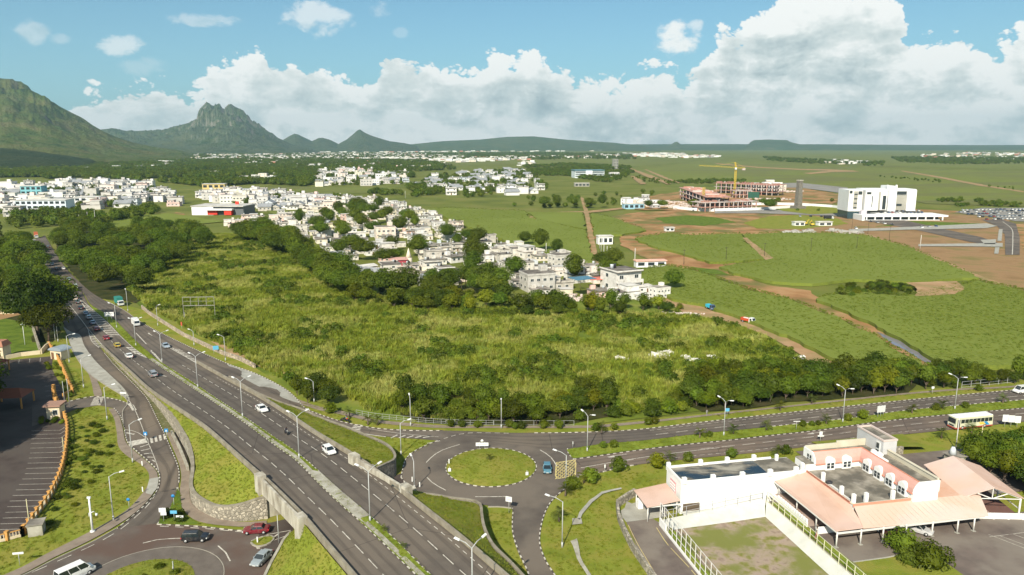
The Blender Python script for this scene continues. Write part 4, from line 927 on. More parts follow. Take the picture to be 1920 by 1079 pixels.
def palm(name, label_cat, seed, h, L_, n, r0=.16, lean=.3):
    t = empty(name, 'palm', label_cat); rr = random.Random(seed)
    mb = MB(); mb.tube([(0,0,-.2),(lean*.2,0,h*.35),(lean*.5,.1,h*.7),(lean,0,h)], r0, 7, 0, r0*.62); a = mb.build('trunk', bark, t)
    f = frond_mesh(seed, n, L_, 1.5, .42, 1.1).build('crown', L_palm, t); f.location = (lean, 0, h); return t
COCO = palm('coconut_palm', 'palm', 5, 8.2, 3.6, 22, .2, .8)
PALM = palm('young_palm', 'palm', 6, 1.5, 1.75, 15, .2, 0)
for o_ in (COCO, PALM): pass
# tufts
def tuft(name, n, h, spread, w_, mat, seed=0, bend=.35):
    rr = random.Random(seed); mb = MB()
    for i in range(n):
        a = rr.uniform(0, 6.283); r = rr.uniform(0, spread); p = Vector((math.cos(a)*r, math.sin(a)*r, -.05)); a2 = rr.uniform(0, 6.283); hh = h*rr.uniform(.55, 1.1)
        s = Vector((-math.sin(a2), math.cos(a2), 0))*w_; d = Vector((math.cos(a2), math.sin(a2), 0))*hh*bend
        mb.add([p-s, p+s, p+d*.35+Vector((0,0,hh*.6))+s*.8, p+d*.35+Vector((0,0,hh*.6))-s*.8, p+d*1.3+Vector((0,0,hh))], [(0,1,2,3),(3,2,4)])
    return mb.mesh(name, mat)
T_scrub = [tuft('reed_tuft', 20, 1.9, .75, .085, L_tuft, s, .4) for s in (1, 2, 3)]
T_cane = [tuft('cane_tuft', 18, .85, .75, .08, L_cane, s, .6) for s in (4, 5)]
T_lawn = [tuft('grass_tuft', 18, .22, .42, .035, L_lawn, s, .5) for s in (6, 7)]
B_small = [crown_mesh(s, 1.25, 1.9, -.2, 8, 34, .34, L_tree, .42) for s in (41, 42)]
B_lime = [crown_mesh(s, 1.1, 1.5, -.2, 8, 34, .32, L_lime, .42) for s in (43, 44)]
SCRUB = [(235,540),(300,470),(400,440),(470,440),(560,470),(640,530),(720,560),(900,578),(1290,592),(1340,603),(1400,620),(1440,636),(1515,690),(1400,700),(1290,740),(1240,765),(1060,770),(840,790),(760,778),(690,770),(640,735),(560,730),(480,684),(430,655),(350,615),(290,585)]
def jitz(l, z=0, seed=0): rr = random.Random(seed); return [(x, y, z) for x, y in l]
def patchy(l, sc, thr, off=0.): return [(x, y) for x, y in l if mnoise.noise(Vector((x*sc, y*sc, off)))+.5*mnoise.noise(Vector((x*sc*2.7, y*sc*2.7, off+5))) > thr]
sc_pts = scatter_in(SCRUB, 42000, seed=3)
scatter_obj('tall_grass', jitz(patchy(sc_pts, .05, -.55), -.1), T_scrub, .5, 1.15, 'dense yellow green tall grass filling the wild field between motorway and village', 'grass', 1)
scatter_obj('undergrowth', jitz(patchy(scatter_in(SCRUB, 5200, seed=4), .05, .16, 3.), -.1), B_small, .6, 1.9, 'dark green undergrowth clumps in the wild field', 'undergrowth', 2)
scatter_obj('leafy_weeds', jitz(patchy(scatter_in(SCRUB, 2200, seed=5), .03, .05, 9.), -.1), B_lime, .5, 1.2, 'bright leafy weeds spread through the wild field', 'weeds', 3)
cp = []
for k_, dn in (('A',.12),('D',.22),('E',.22),('F',.6),('G',.6),('C',.1)):
    wp = PP(FIELDS[k_]); ar = abs(sum(wp[i].x*wp[(i+1) % len(wp)].y-wp[(i+1) % len(wp)].x*wp[i].y for i in range(len(wp))))/2
    cp += scatter_in(FIELDS[k_], min(26000, int(ar*dn)), seed=ord(k_))
scatter_obj('sugar_cane', jitz(cp, 1.0), T_cane, .5, .95, 'green sugar cane covering the planted fields', 'sugar cane', 4)
# short grass on banks, verges and islands (heights follow the banks)
deps = bpy.context.evaluated_depsgraph_get()
from mathutils.bvhtree import BVHTree
lp = []
def on_mesh(o, dens, seed):
    rr = random.Random(seed); me = o.data; vs = [v.co for v in me.vertices]; out = []
    for p in me.polygons:
        ids = list(p.vertices)
        for k in range(1, len(ids)-1):
            a, b, c = vs[ids[0]], vs[ids[k]], vs[ids[k+1]]; ar = (b-a).cross(c-a).length/2; n = ar*dens; n = int(n)+(rr.random() < n-int(n))
            for _ in range(n):
                u, v = rr.random(), rr.random()
                if u+v > 1: u, v = 1-u, 1-v
                out.append(tuple(a+(b-a)*u+(c-a)*v))
    return out
for o in list(COL.objects):
    if o.type == 'MESH' and o.name.split('.')[0] in ('embankment_grass',): lp += on_mesh(o, 3.0, 1)
    if o.type == 'MESH' and o.name.split('.')[0] in ('median_grass',): lp += [q for q in on_mesh(o, 3.0, 1) if q[1] < 260]
    if o.type == 'MESH' and o.name.split('.')[0] in ('roundabout_lawn', 'traffic_island'): lp += on_mesh(o, 2.2, 1)
scatter_obj('bank_grass', lp, T_lawn, .5, 1.15, 'bright mown grass on the banks, medians and roundabout islands', 'grass', 5)
VERGE = [[(140,766),(185,764),(200,768),(212,790),(222,842),(262,874),(276,895),(258,934),(160,998),(30,1066),(-60,1100),(-40,1010),(45,1005),(100,930),(122,850)], [(308,755),(560,900),(560,700)][:0]]
vp = []
for i, v in enumerate([VERGE[0], [(1090,900),(1140,888),(1245,880),(1245,905),(1195,932),(1160,960),(1160,1000),(1215,1079),(1230,1120),(1060,1120),(1045,1079),(1028,1040),(1024,980),(1040,950)], [(965,960),(955,1000),(968,1034),(985,1079),(975,1079),(930,1020),(915,985),(912,956)],
        [(700,818),(800,826),(815,830),(775,852),(755,872),(748,885),(745,860),(730,838)], [(1190,876),(1330,862),(1440,853),(1500,848),(1500,856),(1250,880)], [(560,762),(645,790),(640,775),(575,755)], [(700,795),(840,803),(1100,801),(1440,772),(1690,744),(1920,728),(1920,724),(1690,740),(1440,768),(1100,798),(840,800)], [(1690,830),(1780,812),(1920,800),(1990,790),(1990,850),(1800,830),(1760,830)],
        [(145,690),(172,745),(150,750),(142,740),(130,700)], [(185,720),(235,750),(200,742)]]):
    wp = PP(v)
    if len(wp) < 3: continue
    ar = abs(sum(wp[k].x*wp[(k+1) % len(wp)].y-wp[(k+1) % len(wp)].x*wp[k].y for k in range(len(wp))))/2
    vp += scatter_in(v, int(ar*1.6), seed=50+i)
scatter_obj('verge_tufts', jitz(vp, -.02), T_lawn, .5, 1.3, 'patchy green grass growing on the roadside verges', 'grass', 6)
# ---- trees one by one
def gz(p): return (p.x, p.y, 0)
def colr(r, dark=1.): 
    k = r.uniform(.55, 1.2)*dark; y = r.random()**2
    return (k*(.92+.5*y), k*(.98+.22*y), k*(1.1-.4*y))
TN = {}
def label_rank(items, fmt, rows):
    """items: list of (x, y, obj); sorted into rows by distance and counted from the left"""
    items = sorted(items, key=lambda q: q[1]); n = len(items); per = math.ceil(n/rows); 
    rown = ['front', 'second', 'third', 'fourth', 'fifth', 'sixth', 'seventh', 'eighth', 'ninth', 'tenth']
    for r in range(rows):
        row = sorted(items[r*per:(r+1)*per], key=lambda q: q[0]/q[1])
        for i, (x, y, o) in enumerate(row): o['label'] = fmt(o, ordn(i+1), rown[r])
def woods(poly, n, mind, protos, smin, smax, group, fmt, rows, seed, dark=1., avoid=[], zoff=0., sq=None):
    rr = random.Random(seed); it = []
    for (x, y) in scatter_in(poly, n, mind, seed=seed, avoid=avoid):
        p = rr.choice(protos); s = rr.uniform(smin, smax)
        o = dup(p, (x, y, zoff), rr.uniform(0, 6.28), None, group, colr(rr, dark), (s*rr.uniform(.9,1.12), s*rr.uniform(.9,1.12), s*rr.uniform(.85,1.15)*(sq or 1)))
        o['size'] = s; it.append((x, y, o))
    def f(o, nth, row):
        c = o.color; tone = 'dark' if c[1] < .86*dark else ('yellowish' if c[0]/c[1] > 1.07 else 'mid')
        return fmt % (('tall' if o['size'] > (smin+smax)/2 else 'lower')+' '+tone, nth, row)
    label_rank(it, f, rows); 
    for _, _, o in it:
        del o['size']
    return it
W1 = [(-90,490),(20,458),(55,470),(78,505),(92,545),(103,590),(110,615),(98,638),(70,640),(66,612),(22,602),(14,560),(-80,560)]
woods(W1, 36, 7.2, TREES, 1.3, 1.9, 'big trees left of the motorway', '%s green tree, %s from left, %s row of wood left of motorway', 3, 61, .8)
W2 = [(106,436),(160,425),(205,450),(310,430),(372,445),(400,462),(350,500),(285,540),(252,562),(215,556),(180,553),(152,528),(130,500),(108,470)]
woods(W2, 92, 6.3, TREES, 1.1, 1.7, 'big trees right of the motorway', '%s green tree, %s from left, %s row of wood right of motorway', 4, 62, .8)
W3 = [(425,450),(500,440),(570,470),(590,500),(650,540),(640,570),(560,500),(480,462)]
woods(W3, 62, 4.6, MIDT, .8, 1.35, 'trees along the village edge', '%s green tree, %s from left, %s row of trees above the shaded field', 2, 63, .75)
W4 = [(600,505),(660,530),(720,548),(780,545),(860,560),(900,540),(940,545),(960,565),(1040,575),(1100,585),(1200,575),(1270,575),(1300,588),(1200,592),(1100,597),(960,592),(860,590),(760,585),(660,570),(600,545)]
woods(W4, 130, 3.4, MIDT+BUSH, .6, 1.15, 'trees below the village', '%s green tree, %s from left, %s row of trees below the village houses', 3, 64, .95)
W5 = [(745,745),(800,755),(930,748),(960,765),(1040,760),(1110,735),(1150,745),(1140,775),(1060,795),(960,797),(860,797),(790,790),(750,775)]
woods(W5, 64, 2.5, MIDT+BUSH, .5, .85, 'dense bushes behind the white fence', '%s green bush-like tree, %s from left, %s row behind white roadside fence', 2, 65, .85)
W6 = [(1150,765),(1230,760),(1280,740),(1290,770),(1230,780),(1150,787)]
woods(W6, 14, 3.0, BUSH, .8, 1.3, 'low bushes by the footpath', '%s green bush, %s from left, %s row of low bushes by footpath', 1, 66, 1.15)
W7 = [(1285,722),(1330,712),(1420,708),(1500,712),(1600,708),(1700,708),(1715,722),(1700,738),(1600,744),(1480,752),(1400,765),(1320,770),(1290,758)]
woods(W7, 96, 2.7, MIDT, .62, .95, 'thick hedge of trees beside the main road', '%s green tree, %s from left, %s row of the hedge above main road', 2, 67, .9)
W8 = [(1720,715),(1760,712),(1800,712),(1860,712),(1960,708),(1960,716),(1860,722),(1800,728),(1735,730)]
woods(W8, 34, 2.8, MIDT+BUSH, .5, .85, 'low trees at the end of the hedge', '%s green low tree, %s from left, %s row at right end of hedge', 1, 68, .85)
W9 = [(1560,548),(1600,535),(1660,532),(1712,540),(1715,552),(1640,558),(1580,560)]
woods(W9, 60, 2.4, BUSH, .5, 1.05, 'thicket between the cane fields', '%s green bush, %s from left, %s row of thicket between cane fields', 2, 69, .85)
W10 = [(1800,872),(1830,856),(1920,846),(2060,846),(2060,960),(1960,950),(1905,915),(1850,893)]
woods(W10, 60, 2.4, MIDT, .6, .95, 'thick bushes behind the pink roofed shed', '%s green bush-like tree, %s from left, %s row behind the pink shed', 3, 70, 1.1)
woods([(545,755),(560,735),(580,728),(615,735),(640,760),(625,775),(600,768),(575,755)], 6, 3.6, MIDT, .62, .85, 'dark round trees by the bus bay', '%s dark round tree, %s from left, %s row beside bus bay and fence', 1, 71, .7)
for i, (px, py, s, lab) in enumerate([(735,470,1.,'large dark tree rising between village houses beside the red temple'), (720,498,.8,'dark rounded tree in front of the small red temple'), (790,478,.9,'broad dark tree just right of the temple spire'), (672,475,.7,'dark spreading tree near the blue roofed house'), (660,475,.6,'smaller dark tree beside the brown roofed village house'),
        (755,430,.8,'leafy tree behind the coral village house'), (770,420,.9,'tall tree at the village edge by the open field'), (1010,474,.6,'lone round bush tree in field above the village'), (1042,482,.8,'bright green tree at the field edge above village'), (1130,505,.85,'large dark tree beside the village end, left of the pair'), (1150,505,.85,'large dark tree beside the village end, right of the pair'), (985,462,.6,'small dark tree on the field edge above village roofs'),
        (700,420,.7,'round tree behind the big cream village block'), (845,545,1.0,'large leafy tree below the coconut palms'), (880,540,1.1,'broad tree standing over the lower village houses'), (915,548,.9,'leafy tree left of the grey blank wall'), (560,425,.8,'dark tree at upper left of village'), (590,430,.7,'second dark tree at the upper left village street'), (610,415,.6,'tree behind the long cream village house'), (1262,545,.7,'bushy tree right of the last white village block'),
        (1688,1052,.55,'leafy tree in front of the pink canopy car park, left one'), (1742,1086,.62,'leafy tree in front of the pink canopy car park, right one'), (1705,1075,.45,'leafy tree between two others below pink canopy')]):
    proto = TREES[i % 5] if s > .72 else MIDT[i % 3]; sc_ = s if s > .72 else s*1.3
    dup(proto, gz(P(px, py)), i*1.3, lab, 'trees among the village houses' if i < 20 else 'trees by the pink canopy', colr(random.Random(i), .9), sc_)
VT = [(560,415),(640,385),(760,400),(850,430),(960,470),(1060,505),(1230,550),(1100,556),(900,540),(780,532),(690,512),(610,478),(560,450),(480,425)]
woods(VT, 44, 12, MIDT, .4, .78, 'small trees in the village gardens', '%s green garden tree, %s from left, %s row inside the village', 5, 91, .85)
for i, (px, py, s) in enumerate([(72,628,1.75),(42,606,1.6),(100,612,1.55),(92,640,1.2),(-10,562,1.7),(60,561,1.9),(95,572,1.8),(30,521,1.8),(72,520,1.7),(-36,590,1.5),(-20,545,1.8),(5,500,1.7),(45,485,1.6)]):
    dup(TREES[i % 5], gz(P(px, py)), i*1.9, 'huge dark rounded tree left of the motorway, %s nearest of the giants' % ordn([640,628,612,606,590,572,562,561,545,521,520,500,485].index(py)+1), 'giant trees left of the motorway', colr(random.Random(i+200), .8), s)
for i, (px, py, s, lab) in enumerate([(763,532,1.,'tall coconut palm in front of the lower village houses, beside white gables'), (900,487,.9,'coconut palm standing among pale roofs in the middle of village'), (873,540,.95,'coconut palm rising above leafy trees left of the grey walls'), (865,545,.75,'shorter coconut palm left of the palm over the leafy trees'), (590,447,.9,'coconut palm beside the street at upper left of village'), (862,430,.8,'coconut palm at field edge behind village'), (895,440,.7,'coconut palm alone in field above village'), (1088,545,.6,'small palm in yard beside the blue roof'), (968,520,.6,'small palm between grey village houses'), (735,490,.7,'yellowish palm beside the red temple'), (925,520,.8,'palm with drooping fronds above trees left of grey wall')]):
    dup(COCO, gz(P(px, py)), i*2.1, lab, 'coconut palms in the village', colr(random.Random(i+90), 1.1), s)
PL = [(1312,822,'median strip'), (1375,815,'median strip'), (1437,808,'median strip'), (1549,796,'median strip'), (1710,776,'median strip'), (1767,768,'median strip'), (1880,757,'median strip'), (1256,868,'lawn by white block'), (1458,856,'lawn by white block'), (1765,822,'lawn above stone wall'), (1822,812,'lawn above stone wall'), (1060,930,'lawn by roundabout exit'), (1048,978,'lawn by roundabout exit'), (1095,905,'lawn by roundabout exit'), (655,783,'path by white fence'), (690,797,'path by white fence'), (708,797,'path by white fence'), (1128,812,'footpath near bushes'), (1522,757,'verge below the hedge'), (1463,770,'verge below the hedge'), (918,868,'roundabout island'), (720,998,'motorway median'), (756,1030,'motorway median')]
cnt = {}
for i, (px, py, where) in enumerate(PL):
    cnt[where] = cnt.get(where, 0)+1; z = 0; q = P(px, py)
    if 'motorway' in where: q = PM(px, py)
    s = .45 if 'motorway' in where else (.6 if where == 'roundabout island' else 1.)
    dup(PALM, (q.x, q.y, q.z+(.5 if where == 'roundabout island' else 0)), i*1.7, 'young palm on the %s, %s from the left' % (where, ordn(cnt[where])), 'young palms on the verges', colr(random.Random(i+40), 1.), s)
SH = [(1131,841,1.,'on the median near the roundabout'), (1151,840,1.1,'on the median near the roundabout'), (1330,820,.9,'on the median near the roundabout'), (1160,884,1.9,'on the lawn left of the white block'), (1108,905,1.9,'on the lawn left of the white block'), (1073,918,1.7,'on the lawn left of the white block'), (1232,878,2.,'on the lawn left of the white block'), (1290,866,1.3,'behind the white block'), (1372,858,1.3,'behind the white block'), (1474,852,1.3,'behind the white block'), (1505,800,1.,'on the main road median'), (1522,799,.8,'on the main road median'), (1534,798,.8,'on the main road median'), (1590,790,1.2,'on the main road median'), (1618,786,1.5,'on the main road median'), (1755,770,1.2,'on the main road median'), (1810,766,1.1,'on the main road median'),
      (866,801,1.1,'in the row by the fence'), (895,802,1.1,'in the row by the fence'), (845,801,1.1,'in the row by the fence'), (955,802,1.2,'in the row by the fence'), (978,804,1.2,'in the row by the fence'), (1020,803,1.3,'in the row by the fence'), (1048,803,1.3,'in the row by the fence'), (1118,808,1.2,'in the row by the fence'), (1152,806,1.0,'in the row by the fence'), (1215,797,1.1,'in the row by the fence'), (1228,795,1.1,'in the row by the fence'), (621,775,1.7,'in the row by the fence'), (965,804,1.,'in the row by the fence'), (1835,733,1.1,'in the row by the fence')]
cnt = {}
for i, (px, py, s, where) in enumerate(SH):
    cnt[where] = cnt.get(where, 0)+1
    dup(SMALLB, gz(P(px, py)), i, 'round clipped green shrub, %s of those %s' % (ordn(cnt[where]), where), 'round clipped shrubs', colr(random.Random(i+70), .8), s)
it = woods([(130,800),(190,795),(215,840),(180,900),(130,960),(95,1000),(85,985),(120,905),(128,850)], 40, 1.6, BUSH, .3, .62, 'low shrubs on the lawn by the parking lot', '%s green low shrub, %s from left, %s row on lawn by parking', 6, 81, .75, sq=.55)
woods([(265,1085),(300,1062),(330,1075),(320,1110),(270,1120)], 6, 1.6, BUSH, .3, .5, 'small shrubs on the lower roundabout', '%s green small shrub, %s from left, %s row on lower roundabout', 1, 82, .8)
woods([(308,968),(318,958),(335,965),(345,980),(312,980)], 5, 1.2, BUSH, .3, .55, 'shrubs on the signposted traffic island', '%s green shrub, %s from left, %s row on the signposted triangle', 1, 83, .7)
woods([(-210,900),(-80,870),(-48,840),(-44,770),(-70,720),(-200,740)], 16, 5.5, TREES, 1.3, 1.8, 'trees left of the parking lot', '%s green tree, %s from left, %s row beyond the parking lot', 1, 84, .8)
woods([(65,788),(118,783),(122,795),(70,797)], 9, 1.0, BUSH, .28, .4, 'hedge before the gatehouse', '%s green hedge shrub, %s from left, %s row before gatehouse', 1, 85, 1.2)
woods([(83,683),(110,680),(130,730),(138,750),(120,745),(105,710)], 14, 1.6, BUSH, .3, .5, 'shrubs inside the orange balustrade', '%s green shrub, %s from left, %s row inside orange balustrade', 2, 86, 1.1)
# ---- far trees: one object per wood
F_low = [crown_mesh(s, 5.5, 8.5, -.6, 12, 24, 1.5, L_tree, .40) for s in (51, 52, 53)]
def farwood(polys, dens, smin, smax, label, seed, mx=6000):
    pts = []
    for i, pl_ in enumerate(polys):
        wp = PP(pl_); ar = abs(sum(wp[k].x*wp[(k+1) % len(wp)].y-wp[(k+1) % len(wp)].x*wp[k].y for k in range(len(wp))))/2
        l = scatter_in(pl_, min(mx, int(ar*dens)), seed=seed+i); pts += patchy(l, .0045, -.22, seed)
    scatter_obj('distant_trees', jitz(pts), F_low, smin, smax, label, 'trees', seed)
farwood([[(-120,345),(0,338),(200,335),(330,345),(380,352),(480,345),(580,350),(600,325),(700,312),(760,318),(780,335),(640,318),(560,316),(300,318),(0,322),(-120,322)]], .016, .8, 1.4, 'dense dark woodland beyond the town, below the mountains', 101, 11000)
farwood([[(-200,322),(0,306),(300,303),(560,300),(800,303),(860,318),(780,322),(600,318),(300,320),(0,325)]], .008, .9, 1.5, 'darker band of far woodland nearer the mountain foot', 105, 9000)
farwood([[(-300,306),(0,296),(400,290),(1000,287),(1180,290),(1200,300),(860,300),(500,300),(0,308)]], .0016, .9, 1.6, 'hazy far trees mixed with the distant town', 110, 5000)
farwood([[(980,312),(1060,308),(1180,314),(1190,328),(1140,345),(1060,330),(1000,330)],[(760,352),(800,345),(830,360),(800,372)],[(20,400),(120,392),(180,410),(240,400),(290,392),(300,400),(240,412),(180,430),(90,440),(20,430)],[(640,400),(700,360),(760,365),(770,380),(700,395)]], .010, .6, 1.05, 'scattered trees between the town and the offices', 115, 1500)
farwood([[(1430,295),(1520,300),(1660,306),(1660,312),(1560,310),(1440,302)],[(1670,296),(1800,296),(2000,298),(2000,306),(1800,309),(1690,305)],[(1100,283),(1500,277),(1900,276),(2300,276),(2300,279),(1500,280)]], .0016, .7, 1.3, 'dark line of far trees across the plain', 120, 4000)
farwood([[(1620,392),(1600,400),(1640,404),(1720,402)],[(1400,378),(1480,376),(1580,378),(1580,386),(1480,386),(1400,386)],[(1740,378),(1800,374),(1920,384),(1920,390),(1800,388),(1750,386)],[(1260,340),(1330,338),(1400,338),(1395,344),(1300,346)]], .012, .3, .6, 'bushes around the white office and building site', 125, 900)
farwood([[(1300,343),(1260,347),(1180,338),(1190,330)],[(1620,330),(1700,334),(1900,352),(1900,356),(1700,338)],[(1440,390),(1500,395),(1560,396),(1500,399)]], .003, .25, .5, 'small bushes beside the far tracks', 150, 300)
farwood([[(820,388),(1000,372),(1180,362),(1250,362),(1180,380),(1100,392),(900,392)]], .0015, .35, .7, 'sparse bushes on the green strip above the fields', 130, 900)
for i, (px, py) in enumerate([(1215,393),(1240,393),(1300,393),(1350,392),(1440,396),(1105,390),(1075,390),(1130,390),(1045,390),(1022,391)]):
    dup(MIDT[i % 3], gz(P(px, py)), i, 'small round tree, %s from the left along site road' % ordn(i+1), 'small trees along the building site', (1.5, 1.35, .6) if i in (5, 7) else (1, 1, 1), .75)
cone = MB(); rr = random.Random(3); cs = []
for i in range(40): cs.append(((rr.uniform(-1,1)*(2.4-i*.05), rr.uniform(-1,1)*(2.4-i*.05), 2+i*.48), 1.1-.018*i))
pine = empty('norfolk_pine', 'tall narrow dark pine at the left picture edge', 'tree', gz(P(4,470))); leafcloud(rr, cs, 45, .6, 0).build('crown', L_tree, pine, color=(.8,.85,.9)); MB().tube([(0,0,0),(0,0,21)], .3, 6, 0, .06).build('trunk', bark, pine)

farwood([[(590,350),(600,322),(760,318),(770,345)],[(765,372),(800,330),(980,318),(1030,350),(1025,372)],[(-40,405),(20,352),(200,343),(290,350),(285,380),(200,400)],[(370,385),(480,360),(640,372),(640,396),(540,396)]], .0028, .55, .95, 'garden trees scattered among the houses of the far towns', 140, 900)
# ============================================================ houses
wallm = M('house_wall', [(.40,.37,.33), (.64,.62,.58), (.76,.74,.70)], .5, 8, .85, .2, tint=True, lo=.25, hi=.6)
slab_grey = M('weathered_roof_slab', [(.11,.10,.085), (.22,.20,.17), (.36,.33,.29)], .22, 8, .95, .1, rand=.3)
roof_white = M('white_roof', [(.42,.40,.36), (.66,.64,.6)], .2, 7, .85, rand=.12)
glassd = M('window_glass', (.035,.045,.05), 1, 3, .15, .6)
frame_w = M('window_frame', (.7,.7,.67), 1, 3, .6)
door_m = M('door_wood', [(.12,.06,.03), (.2,.11,.06)], 2, 5, .7)
tank_m = M('water_tank_plastic', (.55,.58,.6), 1, 3, .5); tank_b = M('black_tank', (.04,.04,.045), 1, 3, .5)
roof_grey = M('grey_sheet_roof', [(.2,.21,.22), (.32,.33,.34)], .3, 5, .6, .4)
roof_tint = M('tinted_roof', [(.62,.6,.56), (.82,.8,.76)], .4, 7, .8, tint=True)
win_me = {}
def win_mesh(w_, h):
    k = (w_, h)
    if k not in win_me:
        mb = MB(); mb.box(-w_/2, w_/2, -.05, .02, 0, h, 1); mb.box(-w_/2+.1, -.04, -.075, -.05, .1, h-.1, 0); mb.box(.04, w_/2-.1, -.075, -.05, .1, h-.1, 0); win_me[k] = mb.mesh('window', [glassd, frame_w])
    return win_me[k]
def put_win(par, x, y, z, rz, w_=1.5, h=1.25, name='window'):
    o = bpy.data.objects.new(name, win_mesh(w_, h)); COL.objects.link(o); o.parent = par; o.location = (x, y, z); o.rotation_euler = (0, 0, rz); return o
def tank(par, x, y, z, m=None, r=.55):
    mb = MB(); mb.tube([(x,y,z),(x,y,z+1.1),(x,y,z+1.3)], r, 10, 0); return mb.build('water_tank', m or tank_m, par)
def house(kind):
    t = empty('house', 'house', 'house')
    if kind == 0:       # one storey, overhanging slab
        L_, D_, h = 10, 8, 3.1
        MB().box(-L_/2, L_/2, -D_/2, D_/2, -.4, h).build('wall', wallm, t); r = MB(); r.box(-L_/2-.5, L_/2+.5, -D_/2-.8, D_/2+.4, h, h+.25); r.build('roof', slab_grey, t)
        for x in (-3, 0, 3.2): put_win(t, x, -D_/2-.03, 1.0, 0)
        put_win(t, -L_/2-.03, 0, 1.0, -R(90)); put_win(t, L_/2+.03, -1, 1.0, R(90)); tank(t, 2.5, 1.5, h+.25); MB().box(-4.2,-1.8,1.0,3.4,h+.25,h+2.3).build('stair_head', wallm, t); rb_ = MB()
        for x_, y_ in ((-4.6,-3.6),(4.6,-3.6),(4.6,3.6),(0,3.6)): rb_.box(x_-.14,x_+.14,y_-.14,y_+.14,h+.25,h+1.0)
        rb_.build('column_stub', slab_grey, t)['kind'] = 'stuff'
    elif kind == 1:     # two storeys with balcony
        L_, D_, h = 9, 9, 6.2
        MB().box(-L_/2, L_/2, -D_/2, D_/2, -.4, h).build('wall', wallm, t); r = MB(); r.box(-L_/2-.3, L_/2+.3, -D_/2-.9, D_/2+.3, h, h+.22); r.build('roof', slab_grey, t)
        b = MB(); b.box(-L_/2, L_/2, -D_/2-1.3, -D_/2-.01, 2.95, 3.1); b.box(-L_/2, L_/2, -D_/2-1.3, -D_/2-1.18, 3.1, 3.95); b.box(-L_/2, -L_/2+.25, -D_/2-1.3, -D_/2-1.05, -.3, 2.95); b.box(L_/2-.25, L_/2, -D_/2-1.3, -D_/2-1.05, -.3, 2.95); b.build('balcony', wallm, t)
        for x in (-2.7, 2.7):
            for z in (.9, 4.1): put_win(t, x, -D_/2-.03, z, 0)
        for z in (1., 4.2): put_win(t, -L_/2-.03, .5, z, -R(90)); put_win(t, L_/2+.03, .5, z, R(90))
        d = MB(); d.box(-.5, .5, -D_/2-.08, -D_/2-.01, 0, 2.1); d.build('door', door_m, t); tank(t, -2, 2, h+.22); tank(t, -.6, 2.6, h+.22, tank_b, .45)
        pp_ = MB(); pp_.box(-4.7,4.7,-5.35,-5.23,h+.22,h+.62); pp_.box(-4.8,-4.68,-5.2,4.7,h+.22,h+.62); pp_.build('parapet', wallm, t)
    elif kind == 2:     # stepped, terrace and upper box
        MB().box(-6, 6, -4.5, 4.5, -.4, 3.2).build('wall', wallm, t); MB().box(-6.2, 6.2, -4.8, 4.7, 3.2, 3.42).build('roof', slab_grey, t)
        u = MB(); u.box(-5.6, .4, -3.2, 4.2, 3.42, 6.2); u.build('wall', wallm, t); MB().box(-5.9, .8, -3.7, 4.5, 6.2, 6.4).build('roof', roof_white, t)
        p = MB(); p.box(.4, 6.1, -4.7, -4.55, 3.42, 4.3); p.box(5.95, 6.1, -4.55, 4.5, 3.42, 4.3); p.build('parapet', wallm, t)
        for x in (-4, -.5, 3): put_win(t, x, -4.53, 1.0, 0)
        for x in (-4, -1.2): put_win(t, x, -3.23, 4.3, 0)
        put_win(t, -6.03, 0, 1., -R(90)); put_win(t, 6.03, .5, 1.0, R(90)); tank(t, 4, 2.5, 3.42, tank_b)
    elif kind == 3:     # gabled
        MB().box(-5.5, 5.5, -4, 4, -.4, 3.4).build('wall', wallm, t)
        r = MB(); r.add([(-6,-4.6,3.2),(6,-4.6,3.2),(6,0,5.7),(-6,0,5.7),(-6,4.6,3.2),(6,4.6,3.2),(-6,-4.6,3.0),(6,-4.6,3.0),(6,4.6,3.0),(-6,4.6,3.0)], [(0,1,2,3),(3,2,5,4),(6,7,1,0),(8,9,4,5),(6,9,8,7)]); r.build('roof', roof_grey, t)
        g = MB(); g.add([(-5.5,-4,3.4),(-5.5,4,3.4),(-5.5,0,5.55),(5.5,-4,3.4),(5.5,4,3.4),(5.5,0,5.55)], [(0,2,1),(3,4,5)]); g.build('gable', wallm, t)
        for x in (-3.4, 0, 3.4): put_win(t, x, -4.03, 1.1, 0)
        put_win(t, -5.53, 0, 1.1, -R(90)); put_win(t, 5.53, 0, 1.1, R(90))
    elif kind == 4:     # small flat annex, sheet roof
        MB().box(-3.5, 3.5, -3, 3, -.4, 2.7).build('wall', wallm, t); r = MB(); r.prism([(-3.9,-3.5),(3.9,-3.5),(3.9,3.4),(-3.9,3.4)], lambda x, y: 2.7+.06*(x+3.9), lambda x, y: 2.82+.06*(x+3.9)); r.build('roof', roof_white, t)
        put_win(t, -1.5, -3.03, .95, 0, 1.2, 1.1); d = MB(); d.box(.8, 1.7, -3.08, -3.01, 0, 2.0); d.build('door', door_m, t); put_win(t, -3.53, 0, .95, -R(90), 1.2, 1.1)
    else:               # tall cream block with pilotis
        MB().box(-6, 6, -5, 5, -.4, 6.6).build('wall', wallm, t); MB().box(-6.2, 6.2, -5.2, 5.2, 6.6, 7.3).build('parapet', wallm, t); MB().box(-5.9, 5.9, -4.9, 4.9, 7.3, 7.33).build('roof', slab_grey, t)
        s_ = MB(); s_.box(2, 5, 1, 4, 7.33, 9.5); s_.build('stair_tower', wallm, t)
        for x in (-4.2, -1.4, 1.4, 4.2):
            for z in (.9, 4.1): put_win(t, x, -5.03, z, 0)
        for z in (.9, 4.1):
            for y in (-2, 2): put_win(t, -6.03, y, z, -R(90))
    return t
HOUSES = [house(k) for k in range(6)]
STOREY = ['single-storey', 'two-storey', 'stepped two-storey', 'gabled', 'small flat', 'tall block']
